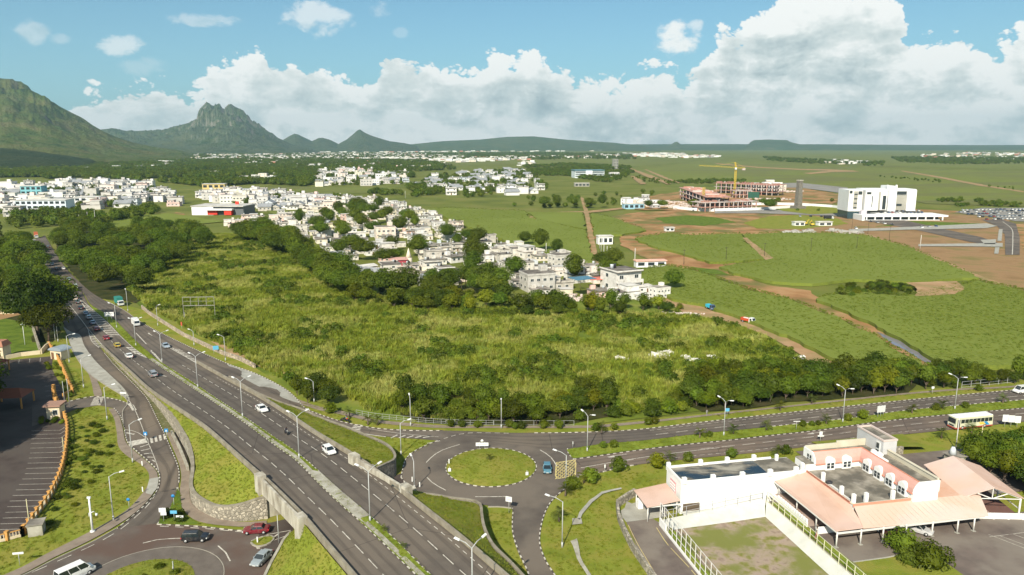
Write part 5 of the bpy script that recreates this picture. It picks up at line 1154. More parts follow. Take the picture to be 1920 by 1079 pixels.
TINT = [((1,1,1),'white'),((1,.98,.93),'white'),((.96,.9,.8),'cream'),((.86,.84,.8),'pale grey'),((1,.86,.78),'peach'),((.98,.93,.75),'pale yellow'),((.78,.84,.9),'pale blue'),((.72,.69,.65),'grey'),((1,.95,.92),'off-white'),((1,.72,.66),'pink')]
TW = [7,7,8,8,4,3,2,7,5,2]
def town(poly, n, mind, kinds, group, fmt, rows, seed, ang=25, sc=(.85,1.2), avoid=[], tw=TW, fixed=[]):
    rr = random.Random(seed); it = []
    for (x, y) in scatter_in(poly, n, mind, seed=seed, avoid=avoid, tries=60):
        if any((x-f.x)**2+(y-f.y)**2 < 90 for f in fixed): continue
        k = rr.choice(kinds); c, cn = rr.choices(TINT, tw)[0]; s = rr.uniform(*sc)
        o = dup(HOUSES[k], (x, y, 0), R(ang+rr.choice((0, 0, 0, 90, -90, 180))+rr.uniform(-5, 5)), None, group, c, (s*rr.uniform(.9,1.2), s*rr.uniform(.9,1.15), s)); it.append((x, y, o, cn+' '+STOREY[k]))
    it.sort(key=lambda q: q[1]); per = math.ceil(len(it)/rows); rown = ['nearest', 'second', 'third', 'fourth', 'fifth', 'sixth', 'seventh', 'eighth', 'ninth', 'tenth', 'eleventh', 'twelfth']
    for r in range(rows):
        row = sorted(it[r*per:(r+1)*per], key=lambda q: q[0]/q[1])
        for i, q in enumerate(row): q[2]['label'] = fmt % (q[3], ordn(i+1), rown[r])
    return it
named = [ # px, py, kind, tint, angle, scale, label
 (632,486,3,(1,.86,.74),20,(.7,.8,.85),'peach gabled cottage at the left front corner of village'), (658,486,0,(1,.97,.95),20,.8,'pinkish white flat roofed house beside the peach cottage'),
 (657,510,0,(.8,.77,.72),25,.95,'grey flat roofed house below the peach cottage, among front trees'), (688,512,4,(.85,.82,.78),25,1.3,'grey walled yard building left of the white gable'), (700,520,3,(1,1,1),-30,.9,'white gabled house half hidden behind the front trees'),
 (733,535,0,(1,.86,.82),10,.95,'low pinkish house with long canopy left of tall coconut palm'), (808,512,1,(1,.98,.93),22,1.05,'two storey cream house with solar panel right of coconut palm'), (808,534,3,(1,1,1),25,1.0,'bright white house with brown roof at front edge of village'),
 (838,532,4,(.98,.94,.8),25,1.3,'pale yellow house beside the white brown roofed house'), (822,494,0,(1,1,.97),22,.8,'white porch house above the two storey cream house'), (852,490,0,(1,1,1),40,1.05,'white house with large brown roof right of the palms'),
 (798,472,0,(.96,.9,.76),15,1.35,'wide cream house with broad brown roof near temple'), (833,466,0,(.75,.86,.92),15,1.0,'pale blue house right of the wide brown roof'), (702,466,4,(.85,.92,1),10,1.4,'bluish white house in front of dark village tree'),
 (642,458,0,(.75,.7,.66),15,1.3,'dark brown roofed house by the village street corner'), (668,445,2,(1,1,1),15,1.1,'long white house left of the big cream block'), (722,446,5,(1,.88,.8),18,1.15,'big pinkish cream three storey block in the middle of village'),
 (697,436,5,(.96,.92,.83),18,.95,'cream block adjoining the big pinkish block on its left'), (765,440,0,(1,.62,.52),15,.9,'coral walled house right of the big pinkish block'), (822,428,5,(1,1,1),20,.75,'white box house at back edge of village near field'),
 (1007,542,5,(.68,.67,.65),20,1.12,'large blank grey concrete building at lower right of village'), (975,534,0,(.8,.78,.76),20,.9,'grey house adjoining the large blank concrete building'), (1088,526,2,(.97,.97,.97),25,1.1,'white house with bright blue roof sheet'),
 (1130,527,0,(1,.9,.85),12,1.3,'house under a coral red sheet roof at village end'), (1163,543,1,(.9,.89,.87),25,1.5,'long two storey house with big brown slab roof at village end'), (1236,556,5,(1,1,.98),28,.62,'last white box house at the right tip of village'),
 (1105,510,0,(.9,.87,.82),15,1.15,'wide porch house behind the blue roof'), (1050,498,5,(.8,.78,.75),30,.9,'grey walled block above the yard palms'), (995,482,2,(.93,.91,.88),30,1.1,'white stepped terrace row at upper right edge of village'),
 (1018,520,0,(.95,.92,.88),20,.95,'pale house behind the large blank concrete building'), (955,512,1,(.93,.9,.86),20,1.,'pale two storey house left of the blank concrete building'), (905,500,5,(1,1,1),15,.9,'white block under the middle coconut palm'),
 (868,462,0,(1,.82,.74),15,1.1,'pink house with salmon roof in the middle right of village'), (640,402,5,(.95,.9,.8),15,.9,'cream two storey house at top of village street'), (607,425,3,(.95,.4,.25),10,.9,'orange red roofed hall at the village top'), (620,432,1,(1,.92,.7),15,.9,'yellow two storey house beside the orange hall')]
fixedp = [P(q[0], q[1]) for q in named]
for i, (px, py, k, c, a, s, lab) in enumerate(named): dup(HOUSES[k], gz(P(px, py)), R(a), lab, 'houses of the village', c, s)
o = MB(); o.prism([(-5,-4.5),(5,-4.5),(5,4.2),(-5,4.2)], 3.9, 4.0); 
for (px, py, z, c, nm, rz, sx_) in [(1092,522,7.9,(.09,.22,.33),'blue roofing sheet lying on the white house at village end',25,1), (1131,522,4.3,(.62,.2,.16),'coral red roofing sheet over the house at village end',12,1.5)]:
    mb = MB(); mb.box(-5*sx_, 5*sx_, -4, 4, 0, .12); q = P(px, py, z); o = mb.build('roofing_sheet', roof_tint, loc=(q.x, q.y, z), color=tuple(v/.8 for v in c)); o.rotation_euler = (0, 0, R(rz)); tag(o, nm, 'roof')
VILL = [(560,400),(640,368),(700,372),(770,392),(810,400),(850,420),(900,440),(960,458),(1010,478),(1062,494),(1090,500),(1120,512),(1180,532),(1235,548),(1250,560),(1200,562),(1120,555),(1040,556),(985,552),(940,535),(900,525),(860,530),(780,534),(740,530),(690,512),(640,495),(605,470),(560,450),(500,432),(470,425),(430,430),(420,420),(500,408)]
vill = town(VILL, 320, 7.7, [0,0,0,1,2,4,4,0,2], 'houses of the village', '%s house, %s from left, %s row of the village', 11, 201, 20, (.72,.98), fixed=fixedp, avoid=[[(735,465),(790,465),(795,505),(735,505)]])
town([(370,368),(480,358),(560,372),(600,372),(640,380),(640,396),(560,392),(500,396),(480,388),(400,380)], 120, 10.5, [0,1,2,3,5], 'houses along the upper street', '%s house, %s from left, %s row of upper street', 4, 202, 8, (1.0,1.35))
town([(600,322),(700,312),(760,318),(765,340),(740,348),(600,350),(585,342)], 120, 13, [1,2,3,5], 'houses of the upper hamlet', '%s house, %s from left, %s row of upper hamlet', 4, 203, 10, (1.1,1.5))
town([(765,362),(800,335),(900,322),(975,318),(1020,350),(1025,365),(970,375),(880,368),(820,366)], 84, 15, [3,3,3,1], 'white houses of the estate', '%s estate house, %s from left, %s row of white estate', 4, 204, 12, (1.1,1.5), tw=[9,9,2,1,0,0,1,0,4,0])
town([(-60,372),(20,352),(120,344),(210,343),(280,348),(282,372),(240,392),(170,392),(120,385),(90,405),(0,405),(-60,400)], 190, 11.5, [0,1,2,0,3,5], 'houses of the left town', '%s house, %s from left, %s row of left town', 6, 205, 12, (1.1,1.55))
town([(285,362),(330,358),(335,385),(300,390)], 12, 13, [0,1,2], 'houses left of the red shop', '%s house, %s from left, %s row near crossroads', 1, 206, 10, (1.,1.3))
# ---- distant towns: joined, too small to tell apart
def fartown(poly, n, seed, label, smin=8, smax=16, name='distant_houses'):
    rr = random.Random(seed); mb = MB()
    for (x, y) in scatter_in(poly, n, 12, seed=seed):
        L_, D_, h = rr.uniform(smin, smax), rr.uniform(smin*.7, smax*.8), rr.choice((3.2,3.6,6.2,6.6,9)); a = R(rr.uniform(-20, 30)); ca, sa = math.cos(a), math.sin(a); mi = rr.choices((0,1,2,3), (9,4,2,1.2))[0]
        c = [(x+ca*u-sa*v, y+sa*u+ca*v) for u, v in ((-L_/2,-D_/2),(L_/2,-D_/2),(L_/2,D_/2),(-L_/2,D_/2))]
        mb.prism(c, -.5, h, mi)
        c2 = [(x+(px_-x)*1.06, y+(py_-y)*1.06) for px_, py_ in c]; mb.prism(c2, h, h+.35, 4 if rr.random() < .5 else 0)
        # dark openings set in the front
        for k in (-.28, .28):
            q = [(x+ca*(k*L_-.7)-sa*(-D_/2-.05), y+sa*(k*L_-.7)+ca*(-D_/2-.05)), (x+ca*(k*L_+.7)-sa*(-D_/2-.05), y+sa*(k*L_+.7)+ca*(-D_/2-.05))]
            for z in ((1.,) if h < 5 else (1., 4.2)): mb.add([(q[0][0],q[0][1],z),(q[1][0],q[1][1],z),(q[1][0],q[1][1],z+1.3),(q[0][0],q[0][1],z+1.3)], [(0,1,2,3)], 5)
    o = mb.build(name, [M('far_white', (.8,.79,.76), .1, 4), M('far_cream', (.7,.62,.52), .1, 4), M('far_grey', (.42,.41,.4), .1, 4), M('far_red', (.5,.22,.15), .1, 4), slab_grey, glassd], None, 'stuff'); o['label'] = label; o['category'] = 'town'; return o
fartown([(430,300),(700,298),(860,312),(780,318),(640,314),(480,345),(430,335)], 420, 330, 'scattered white houses in the woodland beyond the town', 10, 20)
fartown([(0,300),(180,296),(330,300),(330,318),(100,322),(0,312)], 130, 331, 'white houses at the foot of the left mountain', 12, 24)
fartown([(-100,325),(0,308),(60,310),(70,322),(0,328)], 60, 301, 'white houses below the left mountain', 12, 24)
fartown([(210,318),(320,306),(330,316),(240,320)], 90, 302, 'white houses among the far woodland', 12, 24)
fartown([(180,296),(330,291),(500,288),(760,288),(820,292),(900,296),(1000,294),(1000,300),(860,305),(700,303),(400,299),(200,299)], 2600, 303, 'wide distant town of white houses below the peaks', 14, 30)
fartown([(330,282),(460,279),(640,280),(760,278),(1000,277),(1180,276),(1280,277),(1190,283),(900,286),(600,287),(350,287)], 2400, 304, 'hazy far city strip at the foot of the hills', 22, 50)
fartown([(1040,294),(1180,288),(1280,288),(1290,292),(1350,292),(1350,295),(1280,297),(1170,293),(1140,297),(950,298),(950,294)], 340, 305, 'white estates beyond the green plain', 14, 30)
fartown([(1180,283),(1400,276.5),(1900,276),(2100,276),(2100,279),(1700,280),(1400,281)], 320, 306, 'thin far strip of buildings on the right horizon', 30, 70)
fartown([(1540,303),(1600,302),(1630,305),(1620,309),(1560,309)], 34, 307, 'pale buildings in the trees of the right plain', 14, 24)
fartown([(1700,292),(1800,287),(1960,288),(2060,292),(2060,301),(1920,300),(1820,299),(1750,298)], 150, 308, 'dense white suburb at right of the plain', 14, 26)
fartown([(960,312),(985,300),(1010,308),(1000,314)], 14, 309, 'small white houses near the white estate', 10, 18)
fartown([(1400,352),(1450,347),(1475,356),(1430,364)], 26, 310, 'site cabins beyond the unfinished building', 6, 14)
fartown([(1160,378),(1205,374),(1245,382),(1240,392),(1180,392)], 16, 311, 'site cabins left of the building site', 6, 12)
# ============================================================ landmark buildings
def at(px, py, z=0): return P(px, py, z)
def block(mb, x0, x1, y0, y1, z0, z1, mi=0): mb.box(x0, x1, y0, y1, z0, z1, mi); return mb
def facade(par, x0, x1, y, z0, z1, nx, nz, gap=.35, name='window', mat=None):
    for i in range(nx):
        for k in range(nz):
            w_ = (x1-x0)/nx; h = (z1-z0)/nz; mb = MB(); mb.box(x0+i*w_+w_*gap/2, x0+(i+1)*w_-w_*gap/2, y-.12, y, z0+k*h+h*.22, z0+k*h+h*.78); mb.build(name, mat or glassd, par)
# white office
q = at(1588, 411); s1 = (at(1740,411)-at(1590,411)).length
wo_ = empty('office_building', 'large white modern office with grey panels above a walled car deck', 'building', (q.x, q.y, 0), R(-2))
wpan = M('white_panel', (.8,.8,.79), .1, 3, .5); gpan = M('grey_panel', [(.3,.29,.25),(.36,.35,.3)], .1, 4, .7); lil = M('lilac_wall', (.5,.47,.52), .2, 4, .8)
u = s1/150.
mb = MB(); block(mb, 0, 25*u, 0, 24, 7, 26); block(mb, 28*u, 52*u, -3, 26, 8, 26); mb.build('wing', wpan, wo_); mb = MB(); block(mb, 25*u, 28*u, 3, 24, 7, 25); block(mb, 9*u, 16*u, -.5, 0, 9, 25); mb.build('panel', gpan, wo_)
mb = MB(); block(mb, 52*u, 148*u, 25, 46, 6, 25.5); mb.build('wing', wpan, wo_); mb = MB(); block(mb, 94*u, 109*u, 22, 40, 5, 28.5); mb.build('tower', wpan, wo_); mb = MB(); block(mb, 130*u, 147.5*u, 23, 48, 5.5, 25); mb.build('wing', wpan, wo_)
MB().box(73*u, 81*u, 24, 25.1, 6, 23).build('panel', gpan, wo_); MB().box(110*u, 130*u, 24.2, 25.1, 6, 20).build('panel', gpan, wo_); mb = MB(); block(mb, 86*u, 92*u, 24.4, 25.05, 7, 19.5); mb.build('window', glassd, wo_)
for a_, b_, z0_, z1_, yy in [(55,59,7,19,24.9),(56,78,20.5,23,24.7),(111,129,20.8,23.6,24),(63,68,17,19,24.9),(40,41.5,11,21,-3.1),(17,24,22,25,-.1),(61,71,8,12,24.9),(61,71,13,15.5,24.9),(112,122,10,12,24.05),(30,38,22.5,24.5,-3.1),(1,6,23,25.5,-.1)]:
    mb = MB(); block(mb, a_*u, b_*u, yy-.15, yy, z0_, z1_); mb.build('window', glassd, wo_)
for k in range(4): mb = MB(); block(mb, 9.6*u, 15.4*u, -.75, -.52, 9.8+k*4, 10.8+k*4); mb.build('window', glassd, wo_)
mb = MB(); block(mb, 1*u, 22*u, 1, 24, -.5, 7); mb.build('glass_base', M('teal_glass', (.03,.06,.07), .3, 3, .2, .6), wo_); mb = MB(); block(mb, 22*u, 32*u, -4, 24, -.5, 8); mb.build('base', lil, wo_); mb = MB(); block(mb, 52*u, 148*u, 28, 44, -.5, 6); mb.build('base', gpan, wo_)
mb = MB(); block(mb, 92*u, 94*u, 24, 26, 24, 29.5); block(mb, 109*u, 111*u, 24, 26, 24, 29.5); mb.build('roof_fin', wpan, wo_)
q = at(1614, 414); s2 = (at(1790,414)-at(1618,414)).length/172.
dk = empty('car_deck', 'long white walled parking deck with dark openings before the white office', 'parking deck', (q.x, q.y, 0), R(1))
mb = MB(); block(mb, 5*s2, 165*s2, 0, 26, 3.2, 4.6); block(mb, 0, 5*s2, -2, 24, -.5, 5); mb.build('deck', wpan, dk); mb = MB(); block(mb, 6*s2, 150*s2, 3, 24, -.5, 3.2); mb.build('interior', glassd, dk)
for k in range(10): mb = MB(); block(mb, (10+k*16)*s2, (12+k*16)*s2, 0, 1, -.5, 3.2); mb.build('column', wpan, dk)
mb = MB(); block(mb, 6*s2, 150*s2, .1, .5, -.5, .7); mb.build('low_wall', wpan, dk)
# building site
rawc = M('raw_concrete', [(.42,.36,.33), (.58,.5,.46)], .1, 6); form = M('red_formwork', [(.36,.17,.13), (.52,.32,.26)], .15, 6)
def frame_building(name, label, px, py, px1, py1, dep, storeys, cols, hs=4.6):
    a, b = at(px, py), at(px1, py1); d = b-a; L_ = d.length; t = empty(name, label, 'building site', (a.x, a.y, 0), math.atan2(d.y, d.x)); rr = random.Random(px)
    for s in range(storeys):
        mb = MB(); mb.box(0, L_, 0, dep, hs*(s+1)-.45, hs*(s+1)); mb.build('floor_slab', rawc if s % 2 else form, t)
        for i in range(cols):
            x = L_*(i+.5)/cols
            for yy in (0.1, dep-.8): mb = MB(); mb.box(x-.45, x+.45, yy, yy+.8, hs*s, hs*(s+1)-.45); mb.build('column', rawc if (i+s) % 3 else form, t)
        mb = MB()
        for i in range(cols*2): mb.box(L_*(i+.2)/cols/2, L_*(i+.55)/cols/2, dep*.45, dep*.5, hs*s, hs*(s+1)-.45, rr.choice((0,0,1)))
        mb.build('inner_wall', [rawc, form], t)
    mb = MB()
    for i in range(cols*3): mb.box(L_*(i+.3)/cols/3, L_*(i+.3)/cols/3+.35, rr.uniform(0, dep-1), dep*rr.uniform(.3,.9), hs*storeys, hs*storeys+rr.uniform(.6, 2.2), rr.choice((0,1,1)))
    p = mb.build('formwork', [rawc, form], t); p['kind'] = 'stuff'
    return t
frame_building('unfinished_building', 'unfinished concrete building with pinkish red columns, front left block', 1318, 398, 1422, 394, 22, 2, 12)
frame_building('unfinished_building', 'unfinished concrete side block with pink columns stepping toward the front', 1272, 372, 1322, 395, 26, 3, 8)
frame_building('unfinished_building', 'long unfinished rear block with pink walls below the crane mast', 1338, 362, 1452, 368, 30, 3, 12)
frame_building('unfinished_building', 'unfinished block with dark green netting at its right end', 1376, 372, 1412, 372, 18, 2, 5)
q = at(1402,372); mb = MB(); mb.box(0, 14, -1, -.7, 0, 8); o = mb.build('safety_net', M('green_net', (.03,.1,.07), 1, 3), loc=(q.x, q.y, 0)); tag(o, 'dark green safety netting hung on the unfinished building', 'net')
def wall_line(name, pts, h, label, mat, th=.4, cat='wall'):
    mb = MB(); sweep(mb, [P(*p) for p in pts], th, h, 0, 0, below=.3); o = mb.build(name, mat); tag(o, label, cat); return o
wall_line('site_wall', [(1262,392),(1300,396),(1340,397),(1420,395),(1500,390)], 3, 'long white boundary wall in front of the building site', wpan)
wall_line('site_wall', [(1395,386),(1440,385),(1500,386),(1560,390),(1590,394)], 3, 'white boundary wall between tower and white office', wpan)
# tower crane
q = at(1377, 365); cy_ = M('crane_yellow', (.62,.45,.06), .5, 3, .5)
cr = empty('tower_crane', 'yellow tower crane standing behind the unfinished building', 'crane', (q.x, q.y, 0), R(8))
def lattice(mb, a, b, w_, n, r=.16):
    a, b = Vector(a), Vector(b); d = (b-a).normalized(); s1_ = d.orthogonal().normalized()*w_/2; s2_ = d.cross(s1_).normalized()*w_/2
    cs = [s1_+s2_, s1_-s2_, -s1_-s2_, -s1_+s2_]
    for c in cs: mb.tube([a+c, b+c], r, 4)
    for i in range(n):
        p, p2 = a.lerp(b, i/n), a.lerp(b, (i+1)/n)
        for k in range(4): mb.tube([p+cs[k], p2+cs[(k+1) % 4]], r*.6, 3, cap=False)
mb = MB(); lattice(mb, (0,0,0), (0,0,36), 1.9, 14, .2); mb.build('mast', cy_, cr)
mb = MB(); lattice(mb, (2,0,36), (-52,0,39), .95, 16, .08); mb.build('jib', cy_, cr); mb = MB(); lattice(mb, (0,0,36), (13,0,35), 1.3, 6, .15); mb.build('counter_jib', cy_, cr)
mb = MB(); mb.box(9, 13, -1.4, 1.4, 32.5, 35); mb.build('counterweight', rawc, cr); mb = MB(); mb.box(-2, .2, -2.6, -1.0, 33.5, 36); mb.build('cab', wpan, cr)
mb = MB(); lattice(mb, (0,0,37), (-1.5,0,43), 1.2, 4, .2); mb.tube([(-1.5,0,43),(-30,0,38.2)], .12, 4); mb.tube([(-1.5,0,43),(12,0,36)], .12, 4); mb.build('tower_top', cy_, cr)
q = at(1318, 391); cr2 = empty('crane_mast', 'short yellow crane mast at the front of the building site', 'crane', (q.x, q.y, 0)); mb = MB(); lattice(mb, (0,0,0), (0,0,22), 1.8, 9, .35); mb.build('mast', M('dull_yellow', (.5,.36,.12), .5, 3), cr2)
# stone obelisk tower
q = at(1496, 392); ob = empty('stone_tower', 'tall square grey stone chimney tower on the lawn', 'tower', (q.x, q.y, 0), R(20)); mb = MB(); mb.box(-3.0, 3.0, -3.0, 3.0, -.5, 29, 0, .9, .9); mb.build('shaft', basalt, ob)
mb = MB(); mb.box(-2.5, 2.5, -2.5, 2.5, 29.0, 30.2); mb.build('cap', concrete_old, ob); mb = MB(); mb.box(-6, 6, -5, 5, -.5, 3.2); mb.build('base', basalt, ob)
# blue-white institute and grey block
q = at(1078, 334); ib = empty('institute', 'wide white institute with dark glass bands and blue roof rim', 'building', (q.x, q.y, 0), R(6)); L_ = (at(1134,334)-at(1078,334)).length
for a_, b_ in ((0, .38), (.56, 1.)):
    mb = MB(); block(mb, L_*a_, L_*b_, 0, 40, -.5, 13); mb.build('wing', M('institute_wall', (.62,.68,.7), .2, 3), ib); 
    for z in (2.5, 6.5, 10.3): mb = MB(); block(mb, L_*a_+1, L_*b_-1, -.2, 0, z, z+1.9); mb.build('window', glassd, ib)
mb = MB(); block(mb, L_*.36, L_*.58, -4, 38, -.5, 14.5); mb.build('entrance_block', wpan, ib); mb = MB(); block(mb, -1, L_+1, -1, 41, 14.5, 15.8); mb.build('roof', M('blue_rim', (.12,.22,.26), .3, 3), ib)
for (px, py, w_, d_, h_, mat_, lab, nx_, nz_) in [(1150,317,14,14,26,gpan,'tall narrow grey block with dark balconies on the plain',3,6),(1144,331,20,12,8,wpan,'low cream building right of the wide institute',4,1),(1078,350,24,8,5,concrete_slab,'pale low gate building before the institute',4,1),
        (380,362,30,16,12,M('yellow_wall', (.62,.47,.2), .3, 4),'yellow ochre house with arched balconies above left street',4,2),(30,402,46,20,13,M('hotel_white', (.66,.74,.78), .3, 4),'long bluish white three storey hotel in the left town',9,3),(40,374,24,16,16,M('teal_wall', (.2,.45,.5), .3, 4),'teal and white house with roof pavilion in left town',4,3),
        (140,386,26,18,9,wpan,'white villa with blue shutters in the left town',4,2),(540,384,40,16,10,wpan,'white institutional block in the upper street',8,2),(1122,458,10,6,5,wpan,'small white two storey building beside the dirt track',3,1),(1193,501,17,4.5,3,wpan,'small white shed with reddish roof beside the dirt field',3,1),
        (1248,434,7,4,2.6,wpan,'white site cabin with two dark openings on the red earth',2,1),(1490,424,9,5,3,wpan,'white container cabin beside the yellow machines',2,1),(1535,424,12,5,3,wpan,'white canopy cabin at the lot road',2,1),(1170,392,22,8,5,M('blue_shed', (.3,.5,.62), .3, 4),'pale blue site shed left of the building site',4,1)]:
    q = at(px, py); t = empty('building', lab, 'building', (q.x, q.y, 0), R(8)); mb = MB(); block(mb, 0, w_, 0, d_, -.5, h_); mb.build('wall', mat_, t); mb = MB(); block(mb, -.4, w_+.4, -.6, d_+.4, h_, h_+.5); mb.build('roof', roof_white if 'reddish' not in lab else roof_tint, t, color=(1,.6,.5)); facade(t, 0, w_, 0, 0, h_, nx_, nz_)
# red, grey and white shop
q = at(360, 403); sh = empty('shop', 'white and grey shop with bright red front beside a red pylon', 'shop', (q.x, q.y, 0), R(-3)); redm = M('shop_red', (.6,.05,.03), .5, 3, .5)
mb = MB(); block(mb, 0, 21, 0, 24, -.5, 7.5); mb.build('wall', wpan, sh); mb = MB(); block(mb, 18, 50, 2, 30, -.5, 7.8); mb.build('grey_hall', M('dark_cladding', (.12,.13,.14), .3, 3, .5), sh)
mb = MB(); block(mb, 15, 41, -4, 2, 4.6, 6.0); mb.build('canopy', wpan, sh); mb = MB(); block(mb, 15.5, 25, -.4, 1.9, .1, 4.6); block(mb, 33, 40, -3, 1.9, .1, 4.6); mb.build('red_front', redm, sh); mb = MB(); block(mb, -.5, 51, -.8, 31, 7.8, 8.6); mb.build('roof', roof_white, sh)
q = at(446, 400); py_ = MB(); py_.box(-1.6, 1.6, -.6, .6, 0, 11.5); o = py_.build('sign_pylon', redm, loc=(q.x, q.y, 0)); tag(o, 'dark red sign pylon standing beside the shop', 'sign')
# little temple
q = at(745, 500); tp = empty('temple', 'small red temple with a pale pointed spire among dark trees', 'temple', (q.x, q.y, 0), R(15)); mb = MB(); block(mb, -4, 5, -4, 4, -.3, 4.2); mb.build('hall', M('temple_red', (.38,.06,.08), .6, 4), tp); mb = MB(); block(mb, -4.6, 5.6, -4.6, 4.6, 4.2, 4.5); mb.build('roof', M('temple_pink', (.6,.35,.3), .6, 4), tp)
mb = MB(); n = 8; vs = []
for k, (r_, z) in enumerate([(2.1,0),(2.0,3.5),(1.7,5),(1.25,6.6),(.7,8.2),(.25,9.4),(.02,10.2)]): vs.append((5.8, 1, z))
mb.tube([(6.5,1,-.3),(6.5,1,4.5)], 1.9, 8); mb.tube([(6.5,1,4.5),(6.5,1,7),(6.5,1,9.8)], 1.75, 8, 0, .15); mb.build('spire', M('spire_cream', (.7,.6,.48), .6, 4), tp)
# pavilion roof in the woods
q = at(405, 329); pv_ = empty('pavilion', 'white low cone roof pavilion rising from the woodland', 'pavilion', (q.x, q.y, 0)); mb = MB(); mb.tube([(0,0,7),(0,0,10)], 26, 12, 0, 2); mb.build('roof', roof_white, pv_); mb = MB(); mb.tube([(0,0,0),(0,0,7)], 20, 12); mb.build('wall', wpan, pv_)
# dirt heaps, rubble
rr = random.Random(9)
def rubble(name, pts, n, s, mat, label, cat, spread=4):
    mb = MB()
    for i in range(n):
        px, py = pts[rr.randrange(len(pts))]; c = P(px, py)+Vector((rr.gauss(0, spread), rr.gauss(0, spread*.6), 0)); r = s*rr.uniform(.3, 1.); m_ = Matrix.Rotation(rr.uniform(0,6), 3, 'Z')
        vs = [Vector((dx*r*rr.uniform(.5,1), dy*r*rr.uniform(.5,1), (dz+.6)*r*.6*rr.uniform(.5,1.2))) for dx in (-1,1) for dy in (-1,1) for dz in (-1,1)]
        mb.add([c+m_ @ v for v in vs], [(0,1,3,2),(4,6,7,5),(0,4,5,1),(2,3,7,6),(0,2,6,4),(1,5,7,3)])
    o = mb.build(name, mat, None, 'stuff'); o['label'] = label; o['category'] = cat
wst = M('white_waste', [(.55,.52,.48), (.8,.78,.74)], 2, 4); mixr = M('mixed_rubble', [(.3,.22,.18), (.6,.5,.45), (.7,.66,.6)], 1.5, 4)
rubble('waste_sacks', [(1163,674),(1228,668),(1240,670),(1286,674),(1296,681),(1305,680),(1336,674),(1250,664),(1496,674)], 170, 1.15, wst, 'white sacks and waste dumped in the wild field', 'waste', 1.0)
rubble('rubble', [(1245,588),(1260,588),(1275,589),(1290,589),(1305,590)], 200, .5, mixr, 'strip of mixed rubble beside the village dirt track', 'rubble', 1.6)
rubble('rubble', [(1440,375),(1300,385),(1240,380),(1220,384),(1260,388),(1470,360),(1430,355),(1300,392)], 620, 2.2, mixr, 'heaps of building material on the construction site', 'rubble', 12)
rubble('gravel_heaps', [(1490,438),(1515,436),(1560,434),(1585,437),(1600,438)], 120, 2.4, M('gravel', (.4,.38,.34), 1, 4), 'pale gravel heaps at the edge of the cane field', 'gravel', 3)
rubble('rubble', [(1018,556),(1030,562),(1050,560),(1070,556),(1090,562),(1000,558)], 160, .9, mixr, 'pale junk heap in yards below the village wall', 'rubble', 2.5)
# poles
def pole(px, py, h, label, mat, r=.16, arm=True, z=0):
    q = P(px, py, z); t = empty('utility_pole', label, 'pole', (q.x, q.y, z)); mb = MB(); mb.tube([(0,0,-.2),(0,0,h)], r, 6, 0, r*.6); mb.build('shaft', mat, t)
    if arm: mb = MB(); mb.box(-.9, .9, -.06, .06, h-.6, h-.45); mb.build('crossarm', mat, t)
    return t
pw_ = M('pale_pole', (.6,.59,.55), 1, 3); dw_ = M('dark_pole', (.07,.055,.045), 1, 3)
for i, (px, py, h) in enumerate([(1124,466,9),(1127,473,9.5),(1132,483,9.5),(1138,480,6),(1144,482,6),(1190,499,10),(1024,477,7),(179,418,11),(214,405,11),(165,417,9),(150,426,10),(148,428,7),(297,382,14),(250,382,9),(415,372,8),(760,372,9),(834,352,10),(1725,467,9),(232,350,9),(268,357,9)]):
    pole(px, py, h, 'pale concrete utility pole, %s from the left of the pale ones' % ordn([148,150,165,179,214,232,250,268,297,415,760,834,1024,1124,1127,1132,1138,1144,1190,1725].index(px)+1), pw_, .22, False)
for i, (px, py, h) in enumerate([(1282,496,8.5),(1361,491,8.5),(1433,484,9),(1520,475,9.5),(1606,470,9),(1627,440,10),(1667,452,10.5),(1597,432,10)]):
    pole(px, py, h, 'thin dark pole across the cane fields, %s from left' % ordn([1282,1361,1433,1520,1597,1606,1627,1667].index(px)+1), dw_, .14)
# ============================================================ pink roofed complex, built in its own square frame
pinkL = M('pink_roof', [(.53,.35,.26), (.62,.43,.34)], .25, 7, .65, .3, big=(.62,.44,.36), bigscale=.1)
pinkP = M('pale_pink_roof', [(.60,.45,.385), (.70,.57,.505)], .2, 7, .6, .3, big=(.64,.45,.35), bigscale=.1)
roof_dirty = M('dirty_flat_roof', [(.15,.135,.105), (.26,.235,.19), (.36,.33,.28)], .45, 9, .95, big=(.12,.11,.09), bigscale=.3)
yard_m = M('yard_asphalt', [(.10,.08,.07), (.17,.135,.115)], .3, 8, .9, big=(.2,.17,.14), bigscale=.1)
grey_w = M('grey_plaster', [(.46,.46,.46), (.55,.545,.54)], .4, 6, .8)
cream_w = M('cream_parapet', [(.52,.47,.36), (.62,.57,.45)], .4, 6, .8)
steel_w = M('white_steel', (.66,.64,.6), 1, 3, .5)
water_b = M('roof_water', (.012,.03,.05), .3, 5, .12, .6)
CO = P(1567.5, 1026.5, 2.0); CA = R(11.5); ZC = 2.0
def LP(u, v, z=ZC): return Vector((CO.x+u*math.cos(CA)-v*math.sin(CA), CO.y+u*math.sin(CA)+v*math.cos(CA), z))
def lregion(name, poly, mat, z, jit=0, step=3, kind='structure', skirt=0, rounded=False):
    return region(name, [tuple(LP(u, v).xy) for u, v in poly], mat, z, jit, step, kind, skirt, rounded, None, False)
CR_ = (CO.x, CO.y, 0)
def cthing(name, label, cat): return empty(name, label, cat, CR_, CA)
lregion('yard', [(-2.3,16.5),(-2.3,-30),(60,-30),(60,4),(38,4),(30,16),(6,19)], yard_m, 1.98, 0, 3, 'structure', 2.2)
lregion('yard', [(18,22),(18,40),(24,40),(26,34),(60,34),(60,14),(26,14)], yard_m, .06)
